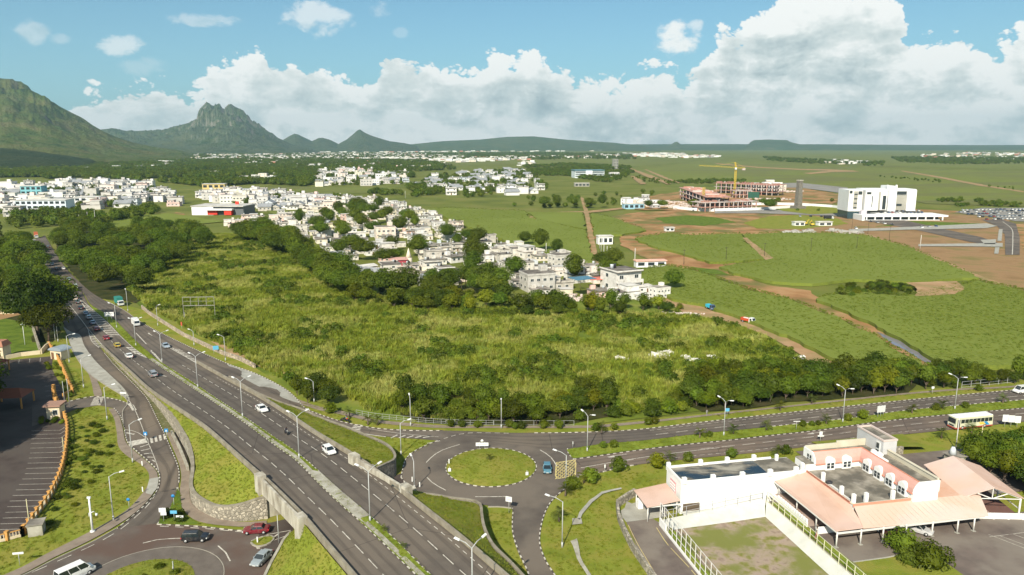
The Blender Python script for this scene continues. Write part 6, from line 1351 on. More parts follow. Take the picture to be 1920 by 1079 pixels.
lregion('lawn', [(-2.2,16),(-2.2,-30),(-.2,-30),(-.2,-4.4),(5.5,-4.4),(10,-4.0),(11,-30),(-.2,-30),(-.2,-4.4),(-.4,2),(-1.2,16)], verge, 2.0)
lregion('lawn', [(0,-4.6),(14,-3.6),(14,-30),(-2.2,-30)], lawn, 2.03)
mb = MB(); sweep(mb, [LP(-.1,-4.5,2), LP(6,-4.4,2), LP(14,-3.5,2)], .2, .12); mb.build('kerb', concrete_slab, None, 'structure')
lregion('court', [(-22.2,13.2),(-4.2,14.2),(-4.2,-30),(-22.2,-30)], M('weedy_court', [(.24,.18,.13), (.33,.255,.2), (.30,.24,.16), (.21,.19,.06), (.13,.15,.03)], .55, 10, .95, lo=.34, hi=.70, big=(.17,.18,.045), bigscale=.16), .35)
tile = M('white_paving', [(.50,.50,.45), (.60,.60,.55)], .5, 6, .8)
mb = MB(); A_ = [LP(-23.4,16.3,.3), LP(-3.0,17.0,2.03), LP(-2.6,16,2.03), LP(-2.6,-30,2.03)]; B_ = [LP(-22.2,13.2,.36), LP(-6,14.2,.36), LP(-4.2,14.2,.36), LP(-4.2,-30,.36)]
strip('apron_paving', [LP(-2.5,17,2.02), LP(-2.5,-30,2.02)], [LP(-4.2,14.2,.37), LP(-4.2,-30,.37)], tile, n=20)
strip('apron_paving', [LP(-23.5,16.6,.5), LP(-10,17.2,1.4), LP(-2.5,17.6,2.02)], [LP(-22.2,13.2,.37), LP(-10,13.8,.37), LP(-4.2,14.2,.37)], tile, n=20)
lregion('paving', [(-24,16),(-18.4,16),(-18.4,21),(-2.4,22),(-2.4,17.4),(-10,17),(-23.4,16.3)], tile, .45)
strip('verge', [LP(-23.4,13,.38), LP(-23.4,-30,.38)], [LP(-22.2,13,.38), LP(-22.2,-30,.38)], verge, n=12)
# driveway
region('driveway', [(1174,978),(1222,972),(1241,983),(1262,1015),(1310,1079),(1350,1140),(1260,1140),(1215,1079),(1192,1020)], yard_m, .03)
region('driveway', [(1164,958),(1180,946),(1215,935),(1250,944),(1252,968),(1222,973),(1174,979),(1166,968)], concrete_slab, .05)
dashes_y = MB(); dashes(dashes_y, smooth([P(1231,990),P(1252,1022),P(1288,1060),P(1330,1110)], 2), .12, 6, .8, .05); dashes(dashes_y, smooth([P(1178,985),P(1195,1020),P(1228,1075)], 2), .1, 99, 1, .05); dashes_y.build('yellow_line', paint_yellow, None, 'structure')
# main white block with parapet and ponded roof
c = cthing('hall_building', 'long white flat roofed hall with dark ponded roof beside the sandy court', 'building')
mb = MB(); mb.box(-18.5, 6.4, 18.9, 25.4, -.3, 6.0); mb.build('wall', white_wall, c)
mb = MB(); mb.box(-18.6, -18.35, 18.8, 25.5, 6.0, 6.55); mb.box(-18.35, 6.4, 18.75, 18.95, 6.0, 6.4); mb.box(-18.35, 3, 25.25, 25.5, 6.0, 6.4); mb.build('parapet', white_wall, c)
rm, t, b = principled('bitumen_roof'); g = t.add('ShaderNodeNewGeometry').outputs['Position']; n1 = t.noise(t.vmath('MULTIPLY', g, (.6,1.4,1)), .22, 7, .6)
col = t.ramp(n1, [(.40, (.02,.035,.05)), (.47, (.03,.045,.055)), (.53, (.13,.12,.10)), (.62, (.30,.28,.23))]); t.put(b.inputs['Base Color'], col); t.put(b.inputs['Roughness'], t.maprange(n1, .44, .52, .12, .9))
MB().box(-18.35, -1.0, 18.95, 25.25, 6.0, 6.03).build('roof', rm, c); MB().box(-1.0, 6.4, 18.95, 25.25, 6.0, 6.028).build('roof', roof_dirty, c)
for u_ in (-18.2, -11.7, -6.2, -.6): MB().box(u_-.35, u_+.35, 25.1, 25.7, 5.6, 7.1).build('pilaster', white_wall, c)
for u_ in (-18.0, -12.4, -6.6, -1.0, 4.3): MB().box(u_-.4, u_+.4, 18.5, 19.1, 5.9, 7.1).build('pilaster', white_wall, c)
MB().box(5.6, 6.1, 19.0, 19.6, 6.0, 7.6).build('pilaster', white_wall, c); MB().box(3.4, 3.9, 24.2, 24.7, 6.0, 7.2).build('pilaster', white_wall, c)
mb = MB(); mb.box(-18.62, -18.5, 21.0, 23.4, 2.4, 5.0); mb.build('pink_panel', M('pink_panel', (.62,.35,.35), 1, 3), c)
for k in range(4): MB().box(-18.72, -18.63, 21.2, 23.2, 2.7+k*.55, 3.0+k*.55).build('louvre', white_wall, c)
MB().box(-18.0, -14.8, 18.8, 18.88, -.2, 1.9).build('opening', M('dark_opening', (.12,.09,.06), 1, 3), c)
for k in range(4): MB().box(3.5+k*.0, 3.56, 18.6, 18.9, 0, .1) if False else None
# side canopy
c = cthing('side_canopy', 'small pink roofed canopy at the left end of the white hall', 'canopy')
mb = MB(); mb.prism([(-25.8,16.8),(-19.2,17.6),(-18.9,24.6),(-25.7,23.6)], lambda x, y: 3.0+.04*(x+25.8), lambda x, y: 3.12+.04*(x+25.8)); mb.build('roof', pinkL, c)
for u_, v_ in ((-25.4,17.3),(-25.3,23.2),(-19.6,18.0),(-22.6,17.4)): MB().tube([(u_,v_,-.1),(u_,v_,3.0)], .11, 6).build('post', steel_w, c)
MB().box(-25.5, -19.3, 17.2, 17.35, 2.72, 2.95).build('beam', steel_w, c)
mb = MB(); mb.box(-25.3, -24.4, 22.0, 23.4, 0, 1.6); mb.build('column_base', white_wall, c)
# L-shaped mansard wing
c = cthing('mansard_wing', 'white and pink mansard roofed wing with arched dormer windows', 'building')
MB().box(6.4, 22.6, 18.95, 22.5, -.3, 7.3).build('wall', white_wall, c); MB().box(17.7, 22.6, 4.8, 18.95, -.3, 7.3).build('wall', white_wall, c)
MB().box(6.6, 17.7, 5.4, 18.95, -.3, 5.85).build('lower_wall', white_wall, c)
mb = MB(); mb.box(6.6, 17.7, 5.35, 18.95, 5.85, 6.0); mb.build('terrace_roof', roof_dirty, c)
mb = MB(); mb.box(6.5, 6.75, 5.3, 19, 6.0, 6.22); mb.box(6.75, 17.7, 5.28, 5.5, 6.0, 6.2); mb.build('terrace_kerb', cream_w, c)
# mansard: courtyard side slopes, gable ends, inner flat roof with parapets
ms = MB(); e0, e1 = 7.28, 9.25
ms.add([(8.3,18.75,e0),(17.55,18.75,e0),(17.55,18.75,e0+.5),(18.6,20.0,e1),(8.3,20.0,e1),(8.3,18.75,e0+.5)], [(0,1,2,5),(5,2,3,4)]) if False else None
def profile(k): return [(0, 0), (.12, .75), (.55, 1.45), (1.15, 1.97)][k]
for k in range(3):
    d0, z0_ = profile(k); d1, z1_ = profile(k+1)
    ms.quad((8.3,18.75+d0,e0+z0_),(17.5+d0,18.75+d0,e0+z0_),(17.5+d1,18.75+d1,e0+z1_),(8.3,18.75+d1,e0+z1_))
    ms.quad((17.5+d0,18.75+d0,e0+z0_),(17.5+d0,4.85,e0+z0_),(17.5+d1,4.85,e0+z1_),(17.5+d1,18.75+d1,e0+z1_))
ms.build('mansard_roof', M('rose_roof', [(.52,.28,.23),(.60,.36,.31)], .3, 6, .6, stretch=(1,1,.2)), c)
mb = MB(); mb.box(8.3, 17.4, 18.62, 18.8, 7.12, 7.3); mb.box(17.36, 17.54, 4.85, 18.62, 7.12, 7.3); mb.build('eave', M('coral_trim', (.6,.25,.17), 1, 3), c)
mb = MB(); mb.prism([(8.2,18.7),(8.4,18.7),(8.4,22.5),(8.2,22.5)], 7.3, 7.3); 
g1 = [(18.75,7.3),(18.87,8.0),(19.3,8.75),(19.9,9.3),(22.5,9.3),(22.5,7.3)]
mb = MB(); mb.add([(8.05,y,z) for y, z in g1]+[(8.3,y,z) for y, z in g1], [tuple(range(6)), tuple(range(11,5,-1))]+[((i+1)%6, i, i+6, (i+1)%6+6) for i in range(6)]); mb.build('gable', white_wall, c)
g2 = [(17.5,7.3),(17.62,8.0),(18.05,8.75),(18.65,9.3),(22.6,9.3),(22.6,7.3)]
mb = MB(); mb.add([(x,4.6,z) for x, z in g2]+[(x,4.84,z) for x, z in g2], [tuple(range(5,-1,-1)), tuple(range(6,12))]+[(i, (i+1)%6, (i+1)%6+6, i+6) for i in range(6)]); mb.build('gable', white_wall, c)
MB().box(6.4, 8.05, 18.95, 22.5, 7.3, 7.5).build('low_roof', roof_dirty, c)
MB().box(8.3, 22.4, 20.0, 22.3, 8.5, 8.6).build('flat_roof', roof_dirty, c); MB().box(18.7, 22.4, 4.9, 20.0, 8.5, 8.6).build('flat_roof', roof_dirty, c)
mb = MB(); mb.box(8.3, 15, 22.25, 22.6, 7.3, 9.5); mb.box(15, 21.2, 22.3, 22.62, 7.3, 9.9); mb.box(22.25, 22.6, 4.84, 17.4, 7.3, 9.55); mb.build('parapet', cream_w, c)
MB().box(22.1, 22.7, 4.9, 17.4, 9.55, 9.62).build('parapet_cap', cream_w, c)
mb = MB(); mb.box(8.3, 18.65, 19.9, 20.05, 9.2, 9.36); mb.box(18.6, 18.75, 4.85, 20.05, 9.2, 9.36); mb.build('ridge_trim', M('coral_trim', (.6,.25,.17)), c)
def dormer(x, y, rz):
    d = empty('dormer', loc=(x, y, 6.0), rz=rz); d.parent = c
    pr = [(-.95,0)]+[(-.95*math.cos(a*math.pi/8), 1.75+.75*math.sin(a*math.pi/8)) for a in range(9)]+[(.95,0)]; n = len(pr); mb = MB()
    mb.add([(x_, -.28, z) for x_, z in pr]+[(x_, .5, z) for x_, z in pr], [tuple(range(n)), tuple(range(2*n-1, n-1, -1))]+[((i+1) % n, i, i+n, (i+1) % n+n) for i in range(n)]); mb.build('arch', white_wall, d)
    for k in (-1, 1):
        for q_ in (0, 1): MB().box(k*.42-.3, k*.42+.3, -.34, -.281, .35+q_*.62, .85+q_*.55).build('pane', glassd, d)
for x in (11.2, 14.7): dormer(x, 18.75, 0)
for y in (16.5, 13.4, 10.3, 7.1): dormer(17.5, y, -R(90))
for k in range(2):
    for q_ in range(3): MB().box(8.0, 8.04, 19.9+k*.8, 20.4+k*.8, 6.4+q_*.75, 7.0+q_*.75).build('window', glassd, c)
for u_, v_, h_ in ((7.0,14.5,1.7),(7.1,9.3,1.5),(7.0,5.9,1.7),(9.4,5.9,1.7),(14.5,5.8,1.7)): MB().box(u_-.27, u_+.27, v_-.27, v_+.27, 6.0, 6.0+h_).build('roof_stub', white_wall, c)
MB().box(7.1, 7.5, 9.5, 13.6, 6.0, 6.25).build('roof_pipe', steel_w, c); MB().box(7.05, 7.35, 6.5, 9.1, 6.0, 6.15).build('roof_pipe', steel_w, c); MB().tube([(7.4,13.2,6.3),(7.4,13.2,6.55)], .55, 12).build('black_tub', tank_b, c)
MB().box(19.2, 20.2, 14.4, 18.2, 8.6, 8.9).build('junk', white_wall, c)
rr = random.Random(5); mb = MB()
for i in range(14): x, y = rr.uniform(19.0,20.1), rr.uniform(16.2,18.4); mb.box(x, x+rr.uniform(.3,.8), y, y+rr.uniform(.3,.9), 8.9, 8.9+rr.uniform(.1,.5))
p = mb.build('white_junk', white_wall, c); p['kind'] = 'stuff'
# stair tower
c = cthing('stair_tower', 'grey stair tower standing behind the pink mansard wing', 'building')
MB().box(21.3, 24.2, 17.5, 25.0, -.3, 11.2).build('wall', grey_w, c); MB().box(21.5, 24.0, 17.7, 24.8, 11.2, 11.22).build('roof', roof_dirty, c)
mb = MB(); mb.box(21.2, 24.3, 17.4, 17.7, 11.2, 11.5); mb.box(21.2, 21.5, 17.7, 24.8, 11.2, 11.5); mb.box(24.0, 24.3, 17.7, 24.8, 11.2, 11.5); mb.box(21.2, 24.3, 24.8, 25.1, 11.2, 11.5); mb.build('parapet', M('pinkish_cap', (.6,.5,.45), 1, 3), c)
mb = MB(); mb.box(21.15, 21.29, 18.2, 19.3, 8.0, 10.7); f = mb.build('window_frame', frame_w, c); MB().box(21.08, 21.14, 18.4, 19.1, 9.5, 10.5).build('pane', glassd, f); MB().box(21.08, 21.14, 18.4, 19.1, 8.2, 9.2).build('pane', glassd, f)
# canopies in front
c = cthing('left_canopy', 'long salmon pink canopy roof along the left side of courtyard', 'canopy')
def roofp(mb, poly, f, th=.12): mb.prism(poly, lambda x, y: f(x, y)-th, f)
fl = lambda x, y: 4.75+.165*max(0, x); ff = lambda x, y: 4.75+.21*max(0, y)
mb = MB(); mb.add([(0,.3,4.7),(6.55,6.2,5.8),(6.55,19.0,5.85),(.1,20.3,4.75),(0,.3,4.58),(6.55,6.2,5.68),(6.55,19.0,5.73),(.1,20.3,4.63),(5.2,.35,4.72),(5.2,.35,4.6)], [(0,8,1,2,3),(3,7,4,0),(0,4,9,8),(7,6,5,9,4),(8,9,5,1)])
mb.build('roof', pinkL, c)
MB().box(6.5, 6.62, 6.1, 18.9, 5.85, 6.24).build('fascia', M('coral_trim', (.6,.25,.17)), c)
for v_ in (.6, 6.2, 12.0, 17.8): MB().tube([(.45,v_,2),(.45,v_,4.65)], .13, 8).build('post', steel_w, c)
MB().box(-.1, .05, .3, 20.2, 4.42, 4.6).build('beam', steel_w, c)
c = cthing('front_canopy', 'long pale pink canopy roof over the parked cars', 'canopy')
mb = MB(); mb.add([(4.9,.2,4.72),(28.3,-.3,4.72),(31.5,5.2,5.75),(6.7,5.35,5.85),(4.9,.2,4.6),(28.3,-.3,4.6),(31.5,5.2,5.63),(6.7,5.35,5.73)], [(0,1,2,3),(7,6,5,4),(0,4,5,1),(1,5,6,2),(3,7,4,0)]); mb.build('roof', pinkP, c)
mb = MB(); mb.prism([(22.7,4.7),(31.6,5.1),(30.4,9.5),(27.0,14.4),(22.7,14.4)], lambda x, y: 5.4, lambda x, y: 5.62); mb.build('rear_roof', M('rusty_pink', [(.58,.33,.22),(.62,.42,.32)], .4, 6), c)
for u_ in (0.0, 4.4, 8.5, 12.8, 17.8, 22.7, 25.9): q_ = MB().tube([(u_,.0,2),(u_,.0,4.66)], .13, 8).build('post', steel_w, c); MB().box(u_-.3, u_+.3, -.3, .3, 2.0, 2.08).build('foot', concrete_slab, q_)
MB().box(-.1, 27.8, -.12, .06, 4.3, 4.58).build('beam', steel_w, c); MB().box(6.5, 17.7, 5.18, 5.3, 5.7, 6.2).build('fascia', M('coral_trim', (.6,.25,.17)), c)
rb = MB()
for k in range(22): x = 7+k*1.05; rb.prism([(x-.03,.3),(x+.03,.3),(x+.06,5.2),(x,5.2)], lambda x_, y: 4.72+.205*y, lambda x_, y: 4.745+.205*y)
p = rb.build('roof_seam', pinkP, c); p['kind'] = 'stuff'
c = cthing('courtyard_wall', 'white wall and stepped pickets under the salmon canopy', 'wall')
MB().box(-.9, -.7, 6.8, 19.0, 1.9, 2.9).build('wall', white_wall, c); MB().box(-.8, 3.4, 4.3, 4.5, 1.9, 3.2).build('wall', white_wall, c)
for k in range(13): MB().box(-.95, -.6, 7.0+k*.72, 7.4+k*.72, 2.9, 3.3).build('picket', white_wall, c)
MB().box(-.6, 6.5, 6.9, 18.9, 1.99, 2.03).build('tiled_floor', M('patio_floor', [(.3,.2,.16),(.42,.34,.3)], .4, 4), c)
# gabled shed on the right
sh_ = empty('gabled_shed', 'large pale pink gabled open shed with white steel truss', 'shed', tuple(LP(27.6, 4.8, 0)), CA-R(14.3))
Wd, Ld = 10.6, 13.5; ze, zr_ = 5.6, 7.5
mb = MB(); mb.add([(0,0,ze),(Wd/2,0,zr_),(Wd/2,Ld,zr_),(0,Ld,ze),(0,0,ze-.1),(Wd/2,0,zr_-.1),(Wd/2,Ld,zr_-.1),(0,Ld,ze-.1)], [(0,1,2,3),(7,6,5,4),(0,4,5,1),(3,7,4,0)]); mb.build('roof', pinkP, sh_)
mb = MB(); mb.add([(Wd/2,0,zr_),(Wd,0,ze),(Wd,Ld,ze),(Wd/2,Ld,zr_),(Wd/2,0,zr_-.1),(Wd,0,ze-.1),(Wd,Ld,ze-.1),(Wd/2,Ld,zr_-.1)], [(0,1,2,3),(7,6,5,4),(0,4,5,1),(1,5,6,2)]); mb.build('roof', M('salmon_sheet', [(.55,.36,.27),(.62,.45,.37)], .3, 6), sh_)
for x, y in ((.4,.4),(Wd-.4,.4),(.4,Ld-.4),(Wd-.4,Ld-.4),(Wd-.4,Ld/2),(.4,Ld/2)): MB().tube([(x,y,-.2),(x,y,5.5)], .16, 8).build('post', steel_w, sh_)
tr = MB()
for a_, b_ in (((.3,.3,5.3),(Wd-.3,.3,5.3)),((.3,.3,5.4),(Wd/2,.3,7.3)),((Wd-.3,.3,5.4),(Wd/2,.3,7.3)),((Wd/2,.3,5.3),(Wd/2,.3,7.3)),((Wd/2,.3,5.3),(Wd/4,.3,6.3)),((Wd/2,.3,5.3),(Wd*.75,.3,6.3)),((Wd-.4,.4,3.4),(Wd-.4,Ld,3.4)),((Wd-.4,.4,5.2),(Wd-.4,Ld,5.2))): tr.tube([a_, b_], .1, 5)
tr.build('truss', steel_w, sh_)
mb = MB(); mb.box(.2, Wd, -.6, -.35, 1.9, 3.0); mb.build('low_wall', white_wall, sh_)
for k in range(5): MB().box(.2+k*2.5, .55+k*2.5, -.75, -.6, 1.9, 3.1).build('pier', white_wall, sh_)
MB().box(.1, Wd-.1, -.3, Ld, 1.9, 2.02).build('floor', M('red_floor', (.16,.085,.07), .4, 5), sh_)
# fences of the court
net = steel_w
def railfence(name, pts, h, step, label, rails=(.5, 1.), r=.045, mat=None, base=0., sw=0.):
    t = empty(name, label, 'fence', tuple(pts[0])); o0 = pts[0]; p = smooth(pts, step) if len(pts) > 2 else resample([Vector(q) for q in pts], max(2, int((Vector(pts[1])-Vector(pts[0])).length/step)+1))
    for q in p: v = q-o0; MB().tube([(v.x,v.y,v.z+base-.1),(v.x,v.y,v.z+base+h)], r*1.4, 5).build('post', mat or steel_w, t)
    for f in rails: MB().tube([((q-o0).x,(q-o0).y,(q-o0).z+base+h*f) for q in p], r, 4).build('rail', mat or steel_w, t)
    return t
f = railfence('court_fence', [LP(-23.7,15.8,0), LP(-23.7,-9,0)], 4.3, 1.75, 'tall white mesh fence on a low wall along the left of the court', (.12,.37,.68,1.), .05)
mb = MB(); sweep(mb, [Vector((0,0,0)), LP(-23.7,-9,0)-LP(-23.7,15.8,0)], .25, .45); mb.build('base_wall', white_wall, f)
mb = MB(); d_ = (LP(-23.7,-9,0)-LP(-23.7,15.8,0)); mb.prism([(-.1,0),(.1,0),(.1+d_.x*.11,d_.y*.11),(-.1+d_.x*.11,d_.y*.11)], .2, 1.4); mb.build('end_wall', white_wall, f)
railfence('court_fence', [LP(-23.4,16.5,.5), LP(-3,17.4,2.05)], 1.75, 2.35, 'low railed fence between the sandy court and white hall', (.45,.97), .035, M('grey_steel', (.35,.35,.36), 1, 3, .5))
railfence('court_fence', [LP(-2.6,16.6,2.0), LP(-2.6,-12,2.0)], 1.9, 1.8, 'pale yellow railed fence along the right side of the court', (.05,.5,1.), .05, M('pale_yellow_steel', (.62,.6,.42), 1, 3, .5))
# yard walls
wall_line('stone_wall', [(1157,950),(1160,975),(1170,1000),(1186,1032),(1205,1060),(1240,1110)], 1.3, 'stone boundary wall running down beside the driveway', stone_wall_m, .5)
wall_line('stone_wall', [(1157,952),(1172,941),(1190,930)], 1.5, 'short stone wall left of the small pink canopy', stone_wall_m, .5)
a_, b_ = LP(24.4,34,0), LP(50,34,0)
mb = MB(); sweep(mb, [LP(24.4,31,0), LP(24.5,34,0), LP(38,34.2,0), LP(40,34.2,0)], .5, 1.75, 0, 0, below=.3); o = mb.build('stone_wall', stone_wall_m); tag(o, 'pale stone retaining wall behind the back yard, below the lawn', 'wall')
sl = strip('lawn_bank', [LP(24.3,34.3,1.6), LP(40,34.4,1.6), LP(46,34,1.2)], [LP(24.3,44,.1), LP(40,44,.1), LP(48,44,.1)], lawn, nx=3, n=10)
q = P(1788, 875); hut = empty('back_hut', 'small grey hut with white tank behind the pink shed', 'hut', (q.x, q.y, 0), CA); MB().box(-1.5,1.5,-1.2,1.2,0,2.6).build('wall', concrete_old, hut); MB().box(-1.8,1.8,-1.5,1.5,2.6,2.75).build('roof', slab_grey, hut); MB().tube([(-.4,.2,2.75),(-.4,.2,3.8),(-.4,.2,4.3)], .75, 10, 0, .3).build('water_tank', tank_m, hut)
pole(1835, 862, 7.5, 'yellowish wooden pole among bushes behind the shed', M('yellow_pole', (.5,.46,.28), 1, 3), .14, False); pole(1792, 842, 7.5, 'white and black banded pole behind the back yard', pw_, .13, False)
pt = MB()
for k in range(7): dashes(pt, [LP(29+k*2.6,-2.2,2.0), LP(31.5+k*2.6,-7.5,2.0)], .1, 99, 1, .012)
dashes(pt, [LP(27.5,-1.5,2.0), LP(33,-14,2.0), LP(36,-20,2.0)], .1, 99, 1, .012); dashes(pt, [LP(27.0,-2.2,2.0), LP(55,-2.0,2.0)], .1, 99, 1, .012); dashes(pt, [LP(29.5,-7.5,2.0), LP(55,-7.2,2.0)], .1, 99, 1, .012)
pt.build('parking_lines', paint, None, 'structure')
region('culvert', [(1082,972),(1086,960),(1105,938),(1128,922),(1165,914),(1166,917),(1130,926),(1110,942),(1092,964),(1087,975)], concrete_slab, .25, .15, 1.5)
region('culvert', [(1070,1015),(1082,1010),(1086,1030),(1094,1055),(1110,1079),(1102,1079),(1088,1058),(1078,1035)], concrete_old, .2, .2, 1.5); region('manhole_slab', [(1073,972),(1090,972),(1092,982),(1073,984)], concrete_old, .25)
# ============================================================ compound on the left
ochre = M('ochre_post', [(.45,.22,.06), (.58,.32,.10)], 2, 4); creamw = M('cream_wall', [(.58,.48,.33), (.68,.58,.42)], .6, 5)
def balustrade(pts, label, h=1.35, step=2.2):
    p = smooth([P(*q) for q in pts], step); o0 = p[0]; t = empty('balustrade', label, 'wall', (o0.x, o0.y, 0))
    for q in p: v = q-o0; z = MB(); z.box(v.x-.22, v.x+.22, v.y-.22, v.y+.22, -.1, h+.25); z.box(v.x-.3, v.x+.3, v.y-.3, v.y+.3, h+.25, h+.38); z.build('post', ochre, t)
    mb = MB(); sweep(mb, [q-o0 for q in p], .14, .5); mb.build('low_wall', creamw, t); mb = MB(); sweep(mb, [q-o0 for q in p], .2, .12, 0, h-.1); mb.build('top_rail', ochre, t)
    bl = MB()
    for a, b in zip(p, p[1:]):
        for k in range(1, 5): v = a.lerp(b, k/5)-o0; bl.box(v.x-.05, v.x+.05, v.y-.05, v.y+.05, .5, h-.1)
    q_ = bl.build('baluster', creamw, t); q_['kind'] = 'stuff'; return t
balustrade([(92,650),(105,668),(116,690),(128,718),(137,738)], 'orange and cream balustrade wall beside the footpath and bus bay')
balustrade([(104,748),(113,770),(124,790),(127,815),(124,850),(116,888),(96,932),(70,968),(43,1006)], 'long orange posted balustrade wall along the parking lot')
balustrade([(43,1006),(20,1012),(0,1017),(-40,1026)], 'orange posted wall with white panel at the bottom left corner')
wall_line('cream_wall', [(-40,684),(0,676),(40,668),(76,664)], 1.2, 'cream low wall behind the parking lot, left of the shelter', creamw, .3)
wall_line('cream_wall', [(78,664),(86,655),(94,650)], 1.6, 'short cream wall joining the shelter to the stone wall', creamw, .3)
wall_line('stone_wall', [(62,620),(66,632),(70,645),(75,660)], 2.2, 'stone wall rising beside the big left tree', stone_wall_m, .5)
wall_line('balustrade_gate_wall', [(137,738),(126,742),(118,746)], 1.2, 'low ochre wall end by the side road entrance', ochre, .3)
wall_line('field_wall', [(266,578),(280,590),(305,606),(345,631),(375,645),(400,657),(420,666),(450,676),(478,690)], 1.25, 'long tan stone wall along the wild field beside the motorway', stone('tan_wall', (.42,.34,.26), 1.4), .45)
q = P(114, 672); st_ = empty('shelter', 'cream shelter with curved grey blue vault roof beside bus bay', 'shelter', (q.x, q.y, 0), R(-18))
MB().box(-2.2, 2.2, -1.6, 1.6, -.1, 2.9).build('wall', creamw, st_); mb = MB(); pr = [(-2.7*math.cos(a*math.pi/8), 2.9+1.1*math.sin(a*math.pi/8)) for a in range(9)]; mb.add([(x,-2,z) for x, z in pr]+[(x,2,z) for x, z in pr], [tuple(range(9)), tuple(range(17,8,-1))]+[(i+1, i, i+9, i+10) for i in range(8)]); mb.build('vault_roof', M('blue_grey_sheet', (.27,.32,.36), .5, 4, .4, .5), st_)
MB().box(.2, 1.8, -1.66, -1.605, .9, 2.1).build('window', glassd, st_); MB().box(-1.8, -.8, -1.66, -1.605, 0, 2.2).build('door', door_m, st_)
q = P(101, 787); gh = empty('gatehouse', 'cream gatehouse with white window and pinkish flat roof', 'gatehouse', (q.x, q.y, 0), R(8))
MB().box(-1.5,1.5,0,3,-.1,3.3).build('wall', creamw, gh); MB().box(-2.2,1.9,-.5,3.6,3.3,3.65).build('roof', M('dusty_pink', (.33,.2,.15), 1, 4), gh); f_ = MB().box(-.1,1.1,-.06,-.005,1.1,2.5).build('window_frame', frame_w, gh)
for k in (0, 1): MB().box(.0+k*.53,.47+k*.53,-.1,-.061,1.2,2.4).build('pane', glassd, f_)
for px, py in ((103,750),(108,775)): q = P(px, py); o = MB().box(-.35,.35,-.35,.35,0,4.2).build('gate_pillar', ochre, loc=(q.x,q.y,0)); tag(o, 'ochre gate pillar %s the gatehouse' % ('behind' if py == 750 else 'right beside'), 'pillar')
q = P(70, 1000); o = empty('utility_hut', 'small weathered concrete hut outside the orange wall', 'hut', (q.x, q.y, 0), R(20)); MB().box(-1.1,1.1,-1.1,1.1,-.1,2.0).build('wall', concrete_old, o); MB().box(-1.3,1.3,-1.3,1.3,2.0,2.15).build('roof', slab_grey, o)
for i, (px, py, w_, d_, lab) in enumerate([(22,760,9,7,'dark red roofed pavilion standing on the shaded parking lot'),(-20,700,9,7,'red roofed pavilion at the left picture edge')]):
    q = P(px, py); t = empty('pavilion', lab, 'pavilion', (q.x, q.y, 0), R(6)); mb = MB(); mb.add([(-w_/2,-d_/2,3),(w_/2,-d_/2,3),(w_/2,d_/2,3),(-w_/2,d_/2,3),(-w_/4,0,4.6),(w_/4,0,4.6)], [(0,1,5,4),(1,2,5),(2,3,4,5),(3,0,4),(3,2,1,0)]); mb.build('roof', M('dark_red_roof', (.2,.07,.04), .8, 4), t)
    for x in (-1, 1):
        for y in (-1, 1): MB().box(x*(w_/2-.5)-.15, x*(w_/2-.5)+.15, y*(d_/2-.5)-.15, y*(d_/2-.5)+.15, 0, 3).build('post', ochre, t)
q = P(10, 588); t = empty('kiosk', 'small yellow roofed kiosk beyond the lawn at left edge', 'kiosk', (q.x, q.y, 0)); MB().box(-5,5,-2,2,3.0,3.3).build('roof', M('yellow_roof', (.55,.42,.06), 1, 3), t); MB().box(-3,4,-1,1,0,3).build('wall', creamw, t)
q = P(4, 672); t = empty('small_tower', 'small pinkish roofed gate tower at the left picture edge', 'tower', (q.x, q.y, 0)); MB().box(-1.8,1.8,-1.8,1.8,0,4.2).build('wall', creamw, t); MB().box(-2.2,2.2,-2.2,2.2,4.2,5.8,0,.7,.7).build('roof', M('dusty_red', (.36,.17,.11), 1, 4), t)
# ============================================================ fences, signs, lamps
gal = M('galvanised', (.42,.43,.42), 1, 3, .45, .5); signw = M('sign_white', (.72,.73,.72), 1, 3, .4); signb = M('sign_blue', (.03,.22,.5), 1, 3, .4); signc = M('sign_blue_pale', (.12,.4,.6), 1, 3, .4); blackm = M('sign_black', (.02,.02,.02), 1, 3, .5)
railfence('white_fence', [P(668,777), P(700,783), P(757,789), P(800,793), P(836,795)], 1.15, 1.9, 'pale railing along the footpath, left of the lone lamp', (.12,.5,1.), .03, gal)
railfence('white_fence', [P(838,795), P(880,797), P(925,797)], 1.15, 1.9, 'pale railing in front of the dark bushes, middle part', (.12,.5,1.), .03, gal)
railfence('white_fence', [P(926,797), P(1000,798), P(1081,798)], 1.2, 2.4, 'pale railing section ending at footpath, right of lamp', (.12,1.), .03, gal)
railfence('grey_fence', [P(1803,728), P(1850,723), P(1905,717)], 1.8, 3.2, 'grey mesh fence beyond the footpath at right', (.1,.5,1.), .04, gal)
def lamp(px, py, h, arms, label, z=None, r=.11, pm=False):
    q = PM(px, py) if pm else P(px, py, z or 0); t = empty('street_lamp', label, 'street lamp', tuple(q), 0, 'street lamps along the roads')
    MB().tube([(0,0,-.1),(0,0,h*.6),(0,0,h)], r, 8, 0, r*.6).build('pole', gal, t); MB().tube([(0,0,-.1),(0,0,.9)], r*1.5, 8).build('base', gal, t)
    for ax, ay in arms:
        L_ = math.hypot(ax, ay); MB().tube([(0,0,h-.08),(ax*.5,ay*.5,h+.45),(ax,ay,h+.6)], .06, 6).build('arm', gal, t); ux, uy = ax/L_, ay/L_
        m_ = MB(); m_.box(-.1, .75, -.17, .17, -.07, .1, 0, .05, .05); o = m_.build('lamp_head', signw, t); o.location = (ax, ay, h+.6); o.rotation_euler = (0, -.18, math.atan2(ay, ax)); gl_ = MB().box(.0,.65,-.12,.12,-.1,-.071).build('lens', glassd, o)
    return t
n_ = nearest_dir = None
lab_m = ['nearest motorway median', 'second', 'third', 'fourth', 'fifth', 'sixth', 'seventh', 'eighth']
